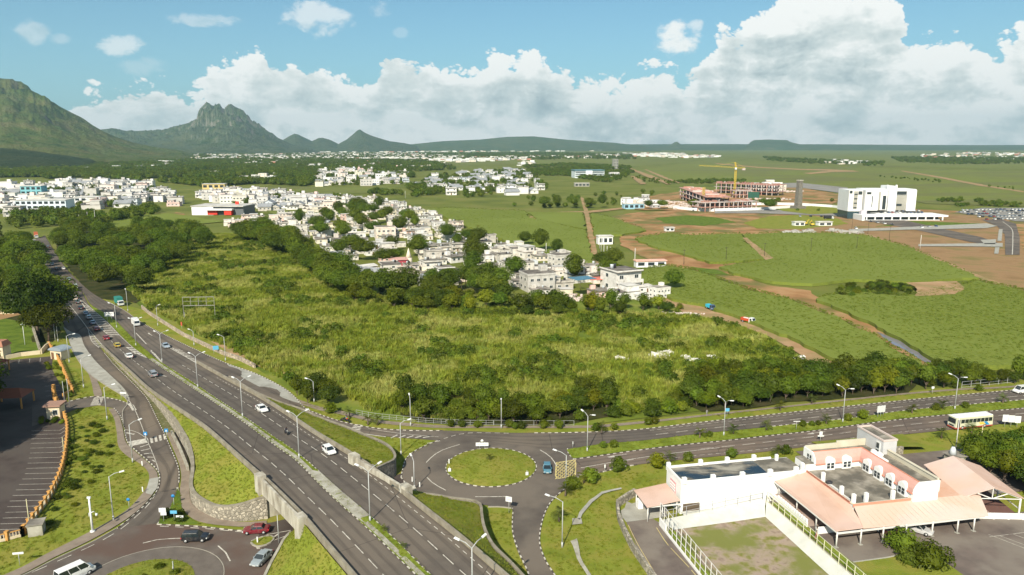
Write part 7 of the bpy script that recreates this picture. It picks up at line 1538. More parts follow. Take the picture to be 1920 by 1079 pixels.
MA = [((-1.9,.9),(1.6,1.5))]
for i, (px, py, h) in enumerate([(886,1140,8.6),(694,978,8.6),(561,859,8.6),(455,782,8.6),(371,727,8.6),(304,678,8.6),(255,649,8.6)]):
    lamp(px, py, h, [(-1.7,.9),(1.3,1.6)], 'double armed street lamp on the motorway median, %s from the camera' % ordn(i+1), pm=True)
lamp(219, 615, 8.6, [(-1.9,.4)], 'single armed lamp on the wide median beside the white road sign', pm=True)
for px, py, h, arm, lab in [(130,680,8.4,(1.9,.3),'street lamp beside the shelter with blue grey vault roof'),(109,641,8.4,(1.9,.6),'street lamp on lawn edge under the big left trees'),(157,727,8.2,(1.5,1.2),'street lamp between shelter and zebra crossing'),(201,787,8.2,(1.8,.5),'street lamp on the lawn corner by the side road'),(249,867,8.4,(1.4,1.2),'street lamp beside the striped island of the slip road'),(213,976,8.4,(1.7,.6),'street lamp on the lawn behind the white camera mast'),
        (777,918,5.9,(-.6,1.2),'short street lamp on the underpass kerb beside the bridge'),(752,853,7.2,(1.6,.6),'street lamp on the grass triangle left of the roundabout'),(589,754,5.6,(-1.6,.5),'street lamp in front of the dark round trees'),(770,799,6.8,(-.3,1.2),'street lamp at the white railing left of the bushes'),(940,803,7.2,(0,-1.3),'street lamp before the dark bushes above the roundabout'),
        (1061,914,6.7,(-1.9,.9),'street lamp rising over the yellow box marking'),(1054,1026,8.2,(-2.2,.9),'street lamp on the lawn beside the two young palms'),(364,648,4.8,(-1.3,.5),'small lamp beside the field wall, left one'),(423,677,7.6,(-1.6,.5),'street lamp by the blue sign and field wall'),(296,611,7.2,(.6,.4),'thin lamp pole on verge behind the white van'),(240,584,8.4,(-.4,.5),'lamp pole beside the green truck')]:
    lamp(px, py, h, [arm], lab)
for px, py, h, lab in [(1101,847,8.2,'double armed lamp on main road median, nearest the roundabout'),(1357,817,8.2,'double armed lamp on main road median beside the blue sign'),(1580,792,8.2,'double armed lamp on main road median left of triple sign'),(1790,768,8.2,'double armed lamp on main road median behind the bus')]:
    lamp(px, py, h, [(-.9,1.5),(.9,-.9)], lab)
pole(523, 1019, 5.2, 'thin grey pole on the kerb under the bridge parapet', gal, .09, False); pole(1388//4+0, 600, 3, 'thin grey pole beside the tall grass', gal, .08, False); pole(47, 647, 7.5, 'light mast with box on the left lawn', signw, .12, True); pole(104, 640, 6, 'plain pale pole at the edge of the left trees', pw_, .14, False)
pole(122, 760, 6.5, 'pale pole in front of the gate entrance, left one', gal, .1, False); pole(131, 763, 7.5, 'pale pole in front of the gate entrance, right one', gal, .1, False); pole(57, 996, 6.0, 'leaning wooden pole inside the parking wall', M('yellow_pole', (.5,.46,.28)), .12, False); pole(121, 857, 4.5, 'short wooden pole beside the parking balustrade', M('yellow_pole', (.5,.46,.28)), .12, False)
# camera mast
q = P(174, 998); t = empty('camera_mast', 'thick white surveillance camera mast on the lower left lawn', 'mast', tuple(q)); MB().tube([(0,0,0),(0,0,6.5)], .2, 10, 0, .14).build('pole', signw, t); MB().tube([(0,0,0),(0,0,.3)], .42, 10).build('base', signw, t); MB().tube([(0,0,3.6),(.6,0,3.9),(1.0,0,3.4)], .09, 6).build('arm', signw, t); MB().tube([(1.0,0,3.1),(1.0,0,3.5)], .2, 8).build('camera', signw, t); MB().box(-.3,.3,-.12,.12,6.3,6.6).build('top_camera', signw, t); MB().box(-.35,-.18,-.1,.15,3.0,3.6).build('box', gal, t)
def sign(px, py, label, boards, h, legs=1, rz=0, name='road_sign', cat='sign', sp=.5, z=0):
    """boards: (x0,x1,z0,z1,mat)"""
    q = P(px, py, z); t = empty(name, label, cat, tuple(q), R(rz))
    for k in range(legs): x = (k-(legs-1)/2)*sp; MB().tube([(x,0.06,-.1),(x,0.06,h)], .05, 6).build('leg' if legs > 1 else 'post', gal, t)
    for x0, x1, z0, z1, m_ in boards: MB().box(x0,x1,-.05,.0,z0,z1).build('board', m_, t)
    return t
s_ = sign(904, 841, 'white direction board with round emblem behind the roundabout lawn', [(-1.4,1.4,.55,1.35,signw)], 1.5, 2, 0, sp=1.2); MB().tube([(0,-.06,1.75),(0,.0,1.75)], .33, 16).build('round_plate', signw, s_); MB().box(-1.1,1.1,-.065,-.051,.85,.95).build('lettering', M('sign_grey', (.3,.3,.32)), s_)
s_ = sign(954, 962, 'white square sign on a pole at the roundabout exit', [(-.6,.6,2.2,3.2,signw)], 3.2, 1, -20); MB().box(-.35,.35,-.065,-.051,2.6,2.7).build('lettering', M('sign_grey'), s_)
s_ = sign(843, 886, 'small white give way post at the left of the roundabout island', [(-.3,.3,.2,.9,signw)], 1.2); s_ = sign(988, 893, 'small white chevron post at the right of the roundabout island', [(-.3,.3,.2,.9,signw)], 1.2, 1, 20)
sign(307, 979, 'white twin direction sign at the left tip of the triangle island', [(-.65,.55,1.9,2.7,signw),(-.4,.6,1.3,1.85,signw)], 2.7, 1, 5); sign(327, 978, 'blue direction sign on the triangle island', [(-.6,.6,1.5,2.1,signc)], 2.1); sign(338, 980, 'white low direction sign with two legs on the triangle island', [(-.65,.65,.8,1.35,signw)], 1.3, 2, 0, sp=.9)
s_ = sign(326, 948, 'round blue arrow sign at the top of the triangle island', [], 1.8); MB().tube([(0,-.08,1.9),(0,-.02,1.9)], .33, 14).build('round_plate', signb, s_)
s_ = sign(242, 952, 'round blue arrow sign on the lawn by the curved kerb', [], 1.5); MB().tube([(0,-.08,1.6),(0,-.02,1.6)], .33, 14).build('round_plate', signb, s_)
for px, py, lab in ((274,828,'blue and white triangle crossing sign left of the zebra'),(313,822,'blue and white triangle crossing sign right of the zebra')):
    s_ = sign(px, py, lab, [(-.42,.42,1.5,2.3,signb)], 1.6); mb = MB(); mb.add([(-.25,-.07,1.65),(.25,-.07,1.65),(0,-.07,2.1)], [(0,1,2)]); mb.build('emblem', signw, s_)
sign(37, 1061, 'grey rectangular sign seen edge on above the bottom left kerb', [(-.8,.8,2.0,2.35,signw)], 2.3, 1, 10); sign(232, 750, 'tilted grey board on two splayed legs at the side road mouth', [(-.9,.9,1.7,2.1,signw)], 1.9, 2, -10, sp=1.4)
s_ = sign(206, 605, 'white road sign board with dark lettering on the wide median', [(-1.7,1.7,2.4,4.0,signw)], 2.5, 2, 10, sp=1.6, z=0)
for k in range(3): MB().box(-1.4+k*1.0,-.7+k*1.0,-.065,-.051,3.3,3.5).build('lettering', M('sign_grey'), s_)
sign(405, 664, 'blue and grey road sign before the field wall', [(-.8,.9,1.4,2.7,signc)], 2.6, 2, 20, sp=1.2); sign(341, 617, 'small red and white marker by the field wall', [(-.25,.25,1.2,2.6,M('marker_red', (.5,.1,.06)))], 1.4)
for px, py, lab, rz in ((1651,782,'triple white advance sign on the main road median',55),(1895,801,'wide triple white sign beside the main road, right edge',-15)):
    w_ = 1.0 if px < 1700 else 1.35; s_ = sign(px, py, lab, [(-1.5*w_,-.55*w_,1.3,3.0,signw),(-.5*w_,.5*w_,1.2,2.9,signw),(.55*w_,1.5*w_,1.1,2.8,signw)], 2.0, 3, rz*.5, sp=1.0*w_)
sign(1363, 781, 'small blue sign on the footpath before the hedge', [(-.5,.5,1.3,2.1,signc)], 2, 1); s_ = sign(1748, 739, 'small white and red triangular sign on the far verge', [(-.35,.35,1.5,2.1,signw)], 2); s_ = sign(1538, 829, 'white sign with arms behind the pink mansard wing', [(-.35,.35,1.7,2.5,signw),(-.7,.7,1.3,1.6,signw)], 2); sign(1134, 885, 'thin bollard sign on the lawn left of the white hall', [(-.12,.12,.9,1.6,signw)], 1.5); sign(1074, 840, 'thin grey bollard at the median nose', [(-.12,.12,.9,1.5,gal)], 1.4)
sign(1493, 806, 'thin post on the main road median behind the white hall', [(-.8,.8,2.0,2.15,signw)], 2.1)
s_ = sign(326, 1079, 'white edge on sign plate on the lower roundabout', [(-.1,.1,.3,2.4,signw)], 1.5, 1, 80)
for i, (px, py) in enumerate([(267,875),(268,924),(483,1019),(773,905),(787,915),(1243,937),(842,871)]): sign(px, py, 'small white marker post %s' % ['beside lamp by striped island','by the curved footpath','on the teardrop island under the bridge','in shade beside the bridge end','at the underpass kerb by short lamp','on the lawn left of side canopy','left inside the roundabout lawn'][i], [(-.1,.1,.2,1.2,signw)], 1.0, name='marker_post', cat='post')
# empty billboard frame in the field
q = P(375, 602); bb = empty('billboard_frame', 'empty white steel billboard frame standing in the tall grass', 'billboard', tuple(q), R(4)); st2 = M('billboard_steel', (.27,.26,.23), 1, 3, .5)
for z in (6.0, 9.3): MB().box(-5.8,5.8,-.1,.1,z-.1,z+.1).build('rail', st2, bb)
for x in (-5.8,-2.9,0,2.9,5.8): MB().box(x-.07,x+.07,-.09,.09,0 if abs(x) > 5 else 6,9.3).build('upright', st2, bb)
MB().box(-5.8,5.8,.1,.18,7.6,7.7).build('back_rail', st2, bb)
# ============================================================ vehicles (forward is +X)
tyre_m = M('tyre', (.02,.02,.02), 2, 3, .9); rim_m = M('rim', (.4,.4,.4), 2, 3, .3, .6); chrome = M('lamp_glass', (.6,.62,.6), 2, 3, .15, .8); red_l = M('tail_lamp', (.45,.02,.02), 2, 3, .3, .6); carg = M('car_glass', (.02,.028,.032), 1, 3, .08, .8); trim = M('dark_trim', (.03,.03,.03), 1, 3, .7); plate = M('plate', (.7,.7,.68), 1, 3, .5)
cp_, t, b = principled('car_paint'); oi = t.add('ShaderNodeObjectInfo'); t.put(b.inputs['Base Color'], oi.outputs['Color']); b.inputs['Roughness'].default_value = .28; b.inputs['Coat Weight'].default_value = .5; b.inputs['Coat Roughness'].default_value = .08
dirt_n = t.noise(t.add('ShaderNodeNewGeometry').outputs['Position'], 2.5, 6); t.put(b.inputs['Base Color'], t.mix(t.maprange(dirt_n, .45, .7, 0, .22), oi.outputs['Color'], (.2,.17,.14,1)))
def loft(mb, sections, mi=0, sm=True):
    """sections: list of rings (same length) -> closed body"""
    n = len(sections[0]); vs = [p for s in sections for p in s]; fs = []
    for i in range(len(sections)-1):
        for k in range(n): fs.append((i*n+k, i*n+(k+1) % n, (i+1)*n+(k+1) % n, (i+1)*n+k))
    fs += [tuple(range(n-1,-1,-1)), tuple((len(sections)-1)*n+k for k in range(n))]; mb.add(vs, fs, mi, sm)
def wheel_me():
    a = MB(); a.tube([(0,-.11,0),(0,.11,0)], .33, 16); b_ = MB(); b_.tube([(0,-.125,0),(0,.125,0)], .2, 10); return a.mesh('tyre', tyre_m), b_.mesh('rim', rim_m)
TYRE, RIM = wheel_me()
def add_wheels(t, xs, w_, r=.33):
    for x in xs:
        for s in (-1, 1):
            o = bpy.data.objects.new('wheel', TYRE); COL.objects.link(o); o.parent = t; o.location = (x, s*(w_/2-.1), r); o.scale = (r/.33, 1, r/.33); q = bpy.data.objects.new('rim', RIM); COL.objects.link(q); q.parent = o
def car(kind, name='car', simple=False):
    L_, W_, base, hood, roofz = {'hatch': (3.9,1.7,.22,.88,1.48), 'sedan': (4.5,1.75,.22,.88,1.42), 'suv': (4.6,1.82,.28,1.0,1.72), 'van': (4.9,1.82,.25,1.05,2.05)}[kind]
    hL = L_/2; t = empty(name, 'car', 'car'); mb = MB(); secs = []
    pr = {'hatch': [(-hL,.55,.8),(-hL+.12,.4,.95),(-hL+.5,.25,.99),(-.4,.22,.97),(.9,.22,.93),(1.5,.25,.84),(hL-.1,.35,.7),(hL,.45,.6)], 'sedan': [(-hL,.5,.82),(-hL+.15,.4,.95),(-hL+.8,.25,.98),(-.3,.22,.95),(.9,.22,.92),(1.7,.25,.83),(hL-.12,.35,.68),(hL,.45,.6)],
          'suv': [(-hL,.6,.95),(-hL+.1,.45,1.1),(-hL+.5,.3,1.12),(-.3,.28,1.1),(1.0,.28,1.08),(1.8,.3,1.0),(hL-.1,.4,.85),(hL,.5,.75)], 'van': [(-hL,.5,1.1),(-hL+.08,.35,1.2),(-hL+.5,.28,1.22),(0,.25,1.22),(1.2,.25,1.2),(1.9,.28,1.05),(hL-.1,.35,.85),(hL,.45,.7)]}[kind]
    for x, z0, z1 in pr:
        k = 1-.13*(abs(x)/hL)**4; w2 = W_/2*k; secs.append([(x,-w2*.94,z0),(x,-w2,z0+(z1-z0)*.5),(x,-w2*.93,z1),(x,w2*.93,z1),(x,w2,z0+(z1-z0)*.5),(x,w2*.94,z0)])
    loft(mb, secs, 0, False); body = mb.build('body', cp_, t)
    gx0, gx1, rx0, rx1 = {'hatch': (-hL+.12,1.05,-hL+.55,.25), 'sedan': (-hL+.75,1.0,-1.05,.25), 'suv': (-hL+.1,1.15,-hL+.3,.45), 'van': (-hL+.06,1.75,-hL+.15,1.1)}[kind]; gz_ = {'hatch': .94,'sedan': .93,'suv': 1.08,'van': 1.18}[kind]
    gw, rw = W_/2*.92, W_/2*.76; mb = MB(); mb.add([(gx0,-gw,gz_),(gx1,-gw,gz_-.05),(gx1,gw,gz_-.05),(gx0,gw,gz_),(rx0,-rw,roofz-.05),(rx1,-rw,roofz-.05),(rx1,rw,roofz-.05),(rx0,rw,roofz-.05)], [(0,1,5,4),(1,2,6,5),(2,3,7,6),(3,0,4,7),(4,5,6,7)])
    mb.build('glasshouse', carg, t)
    mb = MB(); mb.box(rx0-.03, rx1+.03, -rw-.02, rw+.02, roofz-.07, roofz, 0, .06, .06)
    xm = [(gx0*.45+gx1*.55, rx0*.45+rx1*.55)] if kind in ('hatch','sedan') else [(gx0+(gx1-gx0)*.35, rx0+(rx1-rx0)*.33),(gx0+(gx1-gx0)*.68, rx0+(rx1-rx0)*.68)]
    for s in (-1, 1):
        for a_, b_ in [(gx1, rx1), (gx0, rx0)]+xm: mb.tube([(a_,s*(gw+.005),gz_),(b_,s*(rw+.01),roofz-.04)], .045, 4)
    mb.build('roof', cp_, t)
    if kind == 'suv' : MB().box(rx0+.2,rx1-.2,-rw+.05,-rw+.1,roofz,roofz+.07).build('roof_rail', trim, t); MB().box(rx0+.2,rx1-.2,rw-.1,rw-.05,roofz,roofz+.07).build('roof_rail', trim, t)
    add_wheels(t, (-L_*.31, L_*.31), W_, .33 if kind != 'suv' else .37)
    hz_ = pr[-2][2]
    for s in (-1, 1):
        MB().box(hL-.22, hL-.03, s*W_*.36-.17, s*W_*.36+.17, hz_-.2, hz_-.02).build('headlight', chrome, t); MB().box(-hL-.01, -hL+.14, s*W_*.38-.12, s*W_*.38+.12, pr[0][2]-.2, pr[0][2]+.03).build('taillight', red_l, t); MB().box(gx1-.35, gx1-.15, s*(gw+.12)-.06, s*(gw+.12)+.06, gz_, gz_+.14).build('wing_mirror', cp_, t)
    MB().box(hL-.04, hL+.015, -.26, .26, .42, .53).build('number_plate', plate, t); MB().box(-hL-.02, -hL+.03, -.26, .26, .6, .72).build('number_plate', plate, t)
    return t
CARS = {k: car(k) for k in ('hatch', 'sedan', 'suv', 'van')}
WH, SI, BK, RD, BL = (.78,.78,.76), (.38,.4,.42), (.02,.022,.028), (.28,.02,.025), (.06,.16,.24)
def along(pts, q, fwd=1):
    i = min(range(len(pts)-1), key=lambda k: (pts[k].xy-q.xy).length); d = pts[min(i+1, len(pts)-1)]-pts[max(i-1, 0)]; return math.atan2(d.y*fwd, d.x*fwd)
def heading(a, b, z=0): p, q = P(*a, z), P(*b, z); return math.atan2(q.y-p.y, q.x-p.x)
def put(kind, q, rz, color, label, group='cars on the roads', sc=1, cat='car'):
    return dup(CARS[kind], (q.x, q.y, q.z+.06), rz, label, group, color, sc, cat)
q = PM(617,850); put('hatch', q, along(RC_L, q, 1), WH, 'white hatchback on the motorway beside the bridge parapet')
q = PM(491,771); put('sedan', q, along(RC_L, q, 1), WH, 'white sedan on the right motorway carriageway behind the motorcyclist')
q = PM(287,706); put('suv', q, along(LC_L, q, -1), (.3,.31,.32), 'silver grey offroad car on the left motorway carriageway')
q = PM(242,671); put('sedan', q, along(LC_L, q, -1), WH, 'white sedan between the yellow car and silver grey car')
q = PM(220,651); put('hatch', q, along(LC_L, q, -1), (.5,.38,.03), 'yellow car in the motorway queue')
q = PM(199,637); put('sedan', q, along(LC_L, q, -1), (.25,.02,.03), 'red car just ahead of the yellow car')
q = PM(311,652); put('sedan', q, along(EX_L, q, 1), (.3,.36,.42), 'pale blue silver car entering the exit lane'); 
for i, (px, py, k, c, lab) in enumerate([(181,620,'hatch',(.25,.02,.03),'dark red car at the tail of the queue beside striped median'),(174,608,'sedan',(.35,.42,.5),'pale blue car ahead of the dark red car'),(167,598,'hatch',(.6,.66,.7),'white blue car second ahead of the dark red car'),(161,590,'sedan',(.3,.4,.5),'grey blue car third ahead of the dark red car'),(151,580,'sedan',BK,'dark car in tree shade, first before the pale ones'),(146,569,'hatch',(.1,.13,.14),'dark car in shade behind the cream car'),(141,563,'van',(.6,.5,.42),'cream van in deep tree shade'),(136,557,'sedan',(.1,.15,.25),'blue car in deep tree shade'),(131,549,'hatch',(.08,.1,.1),'dark hatchback in deep tree shade'),(127,542,'sedan',(.3,.4,.42),'pale car deep in tree shade'),(142,541,'van',(.5,.56,.56),'pale van at the right of shaded road'),(119,535,'sedan',(.35,.4,.42),'greenish pale car far down the shaded road'),(130,526,'hatch',(.2,.3,.33),'teal car far down the shaded road'),(119,506,'sedan',WH,'white car where the road leaves the shade'),(98,498,'sedan',(.5,.5,.55),'pale car on left lane beside tree shade'),(82,463,'sedan',BK,'black car at the far sunlit road stretch'),(72,459,'van',WH,'white van at the far sunlit road stretch'),(64,453,'sedan',WH,'white car behind the van at far road end'),(90,465,'hatch',(.1,.1,.12),'dark hatchback by the far road edge'),(106,506,'hatch',BK,'dark car at the middle of far road')]):
    q = P(px, py); put(k, q, along(LC_L, q, -1), c, lab)
q = P(1026,884); put('hatch', q, R(-91), (.07,.2,.27), 'teal blue hatchback leaving the roundabout beside the yellow box')
q = P(367,1014); put('suv', q, R(4), (.012,.014,.018), 'black hatchback car on the lower roundabout', sc=.95)
q = P(481,999); put('sedan', q, R(186), (.16,.01,.02), 'dark red car coming out under the bridge')
q = P(491,1053); put('sedan', q, heading((505,1036),(478,1062)), (.27,.31,.33), 'silver grey car beside the low curved wall')
q = P(142,1084); put('van', q, heading((110,1095),(170,1068)), WH, 'long white minibus at the bottom edge of picture', sc=(1.12,1.08,1.12))
q = P(1665,1003,2); put('hatch', Vector((q.x,q.y,2)), R(-60), (.05,.01,.015), 'dark car under the pale pink canopy', 'cars parked under the pink canopy')
q = P(1721,998,2); put('sedan', Vector((q.x,q.y,2)), R(-42), (.5,.5,.5), 'silver saloon under the pale pink canopy', 'cars parked under the pink canopy')
q = P(1916,737); put('van', q, along(EN_T, q, -1), WH, 'white van at the right edge on the main road')
# simple copies of small parked cars
def mini():
    mb = MB(); mb.box(-2.1,2.1,-.85,.85,.25,.9,0,.08,.05); mb.add([(-1.8,-.8,.9),(1.0,-.8,.9),(1.0,.8,.9),(-1.8,.8,.9),(-1.35,-.65,1.42),(.35,-.65,1.42),(.35,.65,1.42),(-1.35,.65,1.42)], [(0,1,5,4),(1,2,6,5),(2,3,7,6),(3,0,4,7)], 1); mb.quad((-1.35,-.65,1.421),(.35,-.65,1.421),(.35,.65,1.421),(-1.35,.65,1.421)); mb.box(-1.6,-1.0,-.87,.87,0,.4,1); mb.box(1.0,1.6,-.87,.87,0,.4,1)
    o = mb.build('parked_car', [cp_, carg]); tag(o, 'car', 'car'); return o
MINI = mini(); rr = random.Random(12); CC = [(WH,'white'),(SI,'silver'),(BK,'black'),((.28,.02,.02),'red'),((.05,.09,.2),'blue'),((.12,.12,.13),'dark grey'),((.55,.53,.48),'beige')]
def carpark(rows, where, group, z=0):
    n = 0
    for ri, (a, b, k) in enumerate(rows):
        for i in range(k):
            if rr.random() < .12: continue
            p = P(*a, z).lerp(P(*b, z), i/max(1, k-1)); c, cn = rr.choices(CC, (9,6,6,2,3,4,2))[0]; n += 1
            dup(MINI, (p.x, p.y, z+.3), R(rr.choice((80,-100))+rr.uniform(-4,4)), '%s car, %s from left in %s row %s' % (cn, ordn(i+1), ordn(ri+1), where), group, c, 1.)
carpark([((1850,413),(1922,411),11),((1835,408),(1925,406),14),((1815,403),(1925,401),17),((1800,399),(1925,396.5),18),((1805,395.5),(1925,393.5),18)], 'of the office car park', 'cars in the office car park')
carpark([((1652,400),(1728,400),12),((1662,397),(1722,397),9)], 'on the parking deck', 'cars on the parking deck', 4.6)
carpark([((1632,417),(1672,423),4),((1500,407),(1600,408),6),((1728,428),(1755,426),3),((1605,430),(1618,431),1)], 'on the office road', 'cars on the office access road')
carpark([((1300,396.5),(1430,395),5)], 'on the site road', 'cars along the site road'); carpark([((262,377),(310,380),5)], 'left of the red shop', 'cars at the crossroads')
# bus
q = P(1818, 801); bus = empty('bus', 'cream city bus with dark windows and blue yellow flash', 'bus', (q.x, q.y, .06), along(ES_T, q, -1)); cream_b = M('bus_cream', (.62,.62,.46), .6, 5, .4, .4); bw = M('bus_white', (.74,.75,.72), .6, 4, .5)
MB().box(-5.2,5.2,-1.22,1.22,.45,3.0,0,.08,.04).build('body', cream_b, bus); MB().box(-5.1,5.1,-1.15,1.15,3.0,3.12,0,.1,.1).build('roof', bw, bus); MB().box(-5.22,5.22,-1.24,1.24,.3,.62).build('skirt', M('bus_red', (.35,.06,.04), 1, 3), bus)
for s in (-1, 1):
    for k in range(8): MB().box(-4.9+k*1.1,-3.95+k*1.1,s*1.235-.02,s*1.235+.02,1.6,2.5).build('window', carg, bus)
    MB().box(4.05,4.75,s*1.235-.02,s*1.235+.02,.65,2.5).build('door', carg, bus)
MB().box(5.14,5.24,-1.05,1.05,1.55,2.7).build('windscreen', carg, bus); MB().box(-5.24,-5.14,-.95,.95,1.7,2.6).build('rear_window', carg, bus); MB().box(5.2,5.26,-.8,.8,.8,1.1).build('grille', trim, bus)
for s in (-1, 1): MB().box(5.18,5.27,s*.9-.18,s*.9+.18,.8,1.05).build('headlight', chrome, bus)
for s in (-1, 1):
    mb = MB(); y = s*1.245; mb.add([(-4.3,y,.7),(-3.4,y,.7),(-2.6,y,1.55),(-3.5,y,1.55)], [(0,1,2,3)]); mb.build('blue_flash', M('flash_blue', (.03,.25,.5), 1, 3), bus); mb = MB(); mb.add([(-3.2,y,.9),(-1.7,y,.9),(-1.2,y,1.5),(-2.4,y,1.5)], [(0,1,2,3)]); mb.build('yellow_flash', M('flash_yellow', (.7,.5,.08), 1, 3), bus)
add_wheels(bus, (-3.0, 3.2), 2.45, .48)
# lorries and van
def lorry(label, q, rz, cab, box, bl=4.6, bh=2.6, bz=1.0, w_=2.2, name='lorry', cat='lorry', sc=1, open_=False):
    t = empty(name, label, cat, (q.x, q.y, q.z+.06), rz); cm_ = cab; x0 = bl/2-.3
    mb = MB(); mb.add([(x0+.1,-w_/2,.45),(x0+1.8,-w_/2,.45),(x0+1.85,-w_/2,1.25),(x0+1.45,-w_/2+.08,2.15),(x0+.1,-w_/2+.05,2.2),(x0+.1,w_/2,.45),(x0+1.8,w_/2,.45),(x0+1.85,w_/2,1.25),(x0+1.45,w_/2-.08,2.15),(x0+.1,w_/2-.05,2.2)], [(0,1,2,3,4),(9,8,7,6,5),(0,5,6,1),(1,6,7,2),(2,7,8,3),(3,8,9,4),(4,9,5,0)]); mb.build('cab', cab, t)
    mb = MB(); mb.quad((x0+1.865,-w_/2+.12,1.28),(x0+1.865,w_/2-.12,1.28),(x0+1.5,w_/2-.16,2.08),(x0+1.5,-w_/2+.16,2.08)); mb.build('windscreen', carg, t)
    for s in (-1, 1): MB().box(x0+.5,x0+1.3,s*(w_/2)-.02,s*(w_/2)+.02,1.3,1.95).build('side_window', carg, t); MB().box(x0+1.82,x0+1.9,s*.75-.18,s*.75+.18,.7,.95).build('headlight', chrome, t)
    if open_:
        mb = MB(); mb.box(-bl/2,x0,-w_/2,w_/2,bz,bz+.15); mb.box(-bl/2,x0,-w_/2,-w_/2+.08,bz+.15,bz+1); mb.box(-bl/2,x0,w_/2-.08,w_/2,bz+.15,bz+1); mb.box(-bl/2,-bl/2+.08,-w_/2+.08,w_/2-.08,bz+.15,bz+1); mb.box(x0-.1,x0,-w_/2+.08,w_/2-.08,bz+.15,bz+1.3); mb.build('tipper_body', box, t)
        m_ = MB(); m_.box(-bl/2+.3,x0-.4,-w_/2+.2,w_/2-.2,bz+.2,bz+1.05,0,.5,.3); m_.build('load', M('white_waste'), t)
    else: MB().box(-bl/2,x0,-w_/2-.03,w_/2+.03,bz,bz+bh).build('cargo_box', box, t)
    MB().box(-bl/2,x0+.2,-.5,.5,.55,bz).build('chassis', trim, t); add_wheels(t, (-bl/2+1.0, x0+.9), w_, .42); t.scale = (sc,)*3; return t
whp = M('white_vehicle_paint', (.74,.74,.72), 1, 3, .35, .5)
q = P(223,572); lorry('white cabbed lorry with green cargo cover in the tree shade', q, along(RC_R, q, 1), whp, M('green_cover', (.03,.2,.17), 1, 4), 5, 2.4)
q = P(254,610); lorry('white box van on the right motorway carriageway', q, along(RC_R, q, 1), whp, whp, 3.6, 2.0, .6, 2.0, 'box_van', 'van')
q = P(1399,605); lorry('small white and red tipper truck on the dirt track', q, heading((1385,600),(1412,606)), whp, M('truck_red', (.5,.08,.03), 1, 4), 3.8, 1, .8, 1.9, 'tipper_truck', 'truck', 1., True)
q = P(68,446); lorry('red and white lorry at the far end of motorway', q, along(LC_L, q, 1), whp, M('lorry_red', (.45,.12,.06), 1, 4), 6, 3.0)
q = P(1552,411); lorry('dark grey tipper truck by the yellow machines near the office', q, 0, whp, trim, 7, 2.2)
q = P(1330,580); t = lorry('blue grey pickup carrying a cyan tank on the dirt track', q, heading((1318,572),(1345,583)), M('pickup_blue', (.06,.1,.2), 1, 3, .4), M('cyan_tank', (.05,.45,.6), 1, 3), 3.4, 1.1, .8, 1.8, 'pickup_truck', 'pickup')
# yellow machines
for i, (px, py) in enumerate([(1509,422),(1523,424)]):
    q = P(px, py); t = empty('excavator', 'yellow excavator %s on the red earth near the office' % ('beside the cabins, left one' if i == 0 else 'beside the dark tipper, right one'), 'excavator', (q.x, q.y, 0), R(20+60*i)); MB().box(-2,2,-1.4,-.8,0,.9).build('track', trim, t); MB().box(-2,2,.8,1.4,0,.9).build('track', trim, t); MB().box(-1.8,1.5,-1.2,1.2,1.0,2.2).build('body', cy_, t); MB().box(.2,1.5,.2,1.2,2.2,3.2).build('cab', carg, t); MB().tube([(1.4,0,1.8),(4,0,4.4),(5.6,0,2.6),(5.2,0,1)], .25, 5).build('boom', cy_, t)
# ============================================================ people and motorcycles
def figure(joints, edges, radii):
    me = bpy.data.meshes.new('figure'); me.from_pydata(joints, edges, []); o = bpy.data.objects.new('figure', me); COL.objects.link(o); m_ = o.modifiers.new('s', 'SKIN')
    for i, r in enumerate(radii): me.skin_vertices[0].data[i].radius = (r, r*.85)
    me.skin_vertices[0].data[0].use_root = True; o.modifiers.new('d', 'SUBSURF').levels = 1
    dg = bpy.context.evaluated_depsgraph_get(); dg.update(); out = bpy.data.meshes.new_from_object(o.evaluated_get(dg)); bpy.data.objects.remove(o); return out
walk = figure([(0,0,.95),(0,0,1.2),(0,0,1.42),(0,0,1.56),(0,.02,1.68),(.1,.0,.92),(.12,.15,.5),(.12,.12,.08),(.12,.24,.03),(-.1,0,.92),(-.12,-.05,.5),(-.12,-.25,.1),(-.12,-.14,.03),(.2,0,1.4),(.25,-.1,1.12),(.24,.02,.86),(-.2,0,1.4),(-.25,.08,1.12),(-.24,.18,.9)],
    [(0,1),(1,2),(2,3),(3,4),(0,5),(5,6),(6,7),(7,8),(0,9),(9,10),(10,11),(11,12),(2,13),(13,14),(14,15),(2,16),(16,17),(17,18)], [.15,.14,.16,.06,.11,.1,.07,.05,.04,.1,.07,.05,.04,.07,.05,.035,.07,.05,.035])
sit = figure([(0,-.1,.85),(0,-.05,1.1),(0,.05,1.32),(0,.1,1.45),(0,.13,1.57),(.14,.0,.82),(.2,.35,.7),(.2,.25,.3),(-.14,0,.82),(-.2,.35,.7),(-.2,.25,.3),(.2,.08,1.28),(.28,.25,1.1),(.25,.5,1.05),(-.2,.08,1.28),(-.28,.25,1.1),(-.25,.5,1.05)],
    [(0,1),(1,2),(2,3),(3,4),(0,5),(5,6),(6,7),(0,8),(8,9),(9,10),(2,11),(11,12),(12,13),(2,14),(14,15),(15,16)], [.17,.15,.16,.06,.13,.11,.08,.06,.11,.08,.06,.07,.05,.04,.07,.05,.04])
clothm = M('clothes', (.8,.8,.8), 3, 4, .9, tint=True); skinm = M('dark_skin', (.16,.08,.05), 3, 4, .6); hairm = M('black_hair', (.015,.012,.01), 3, 3, .8)
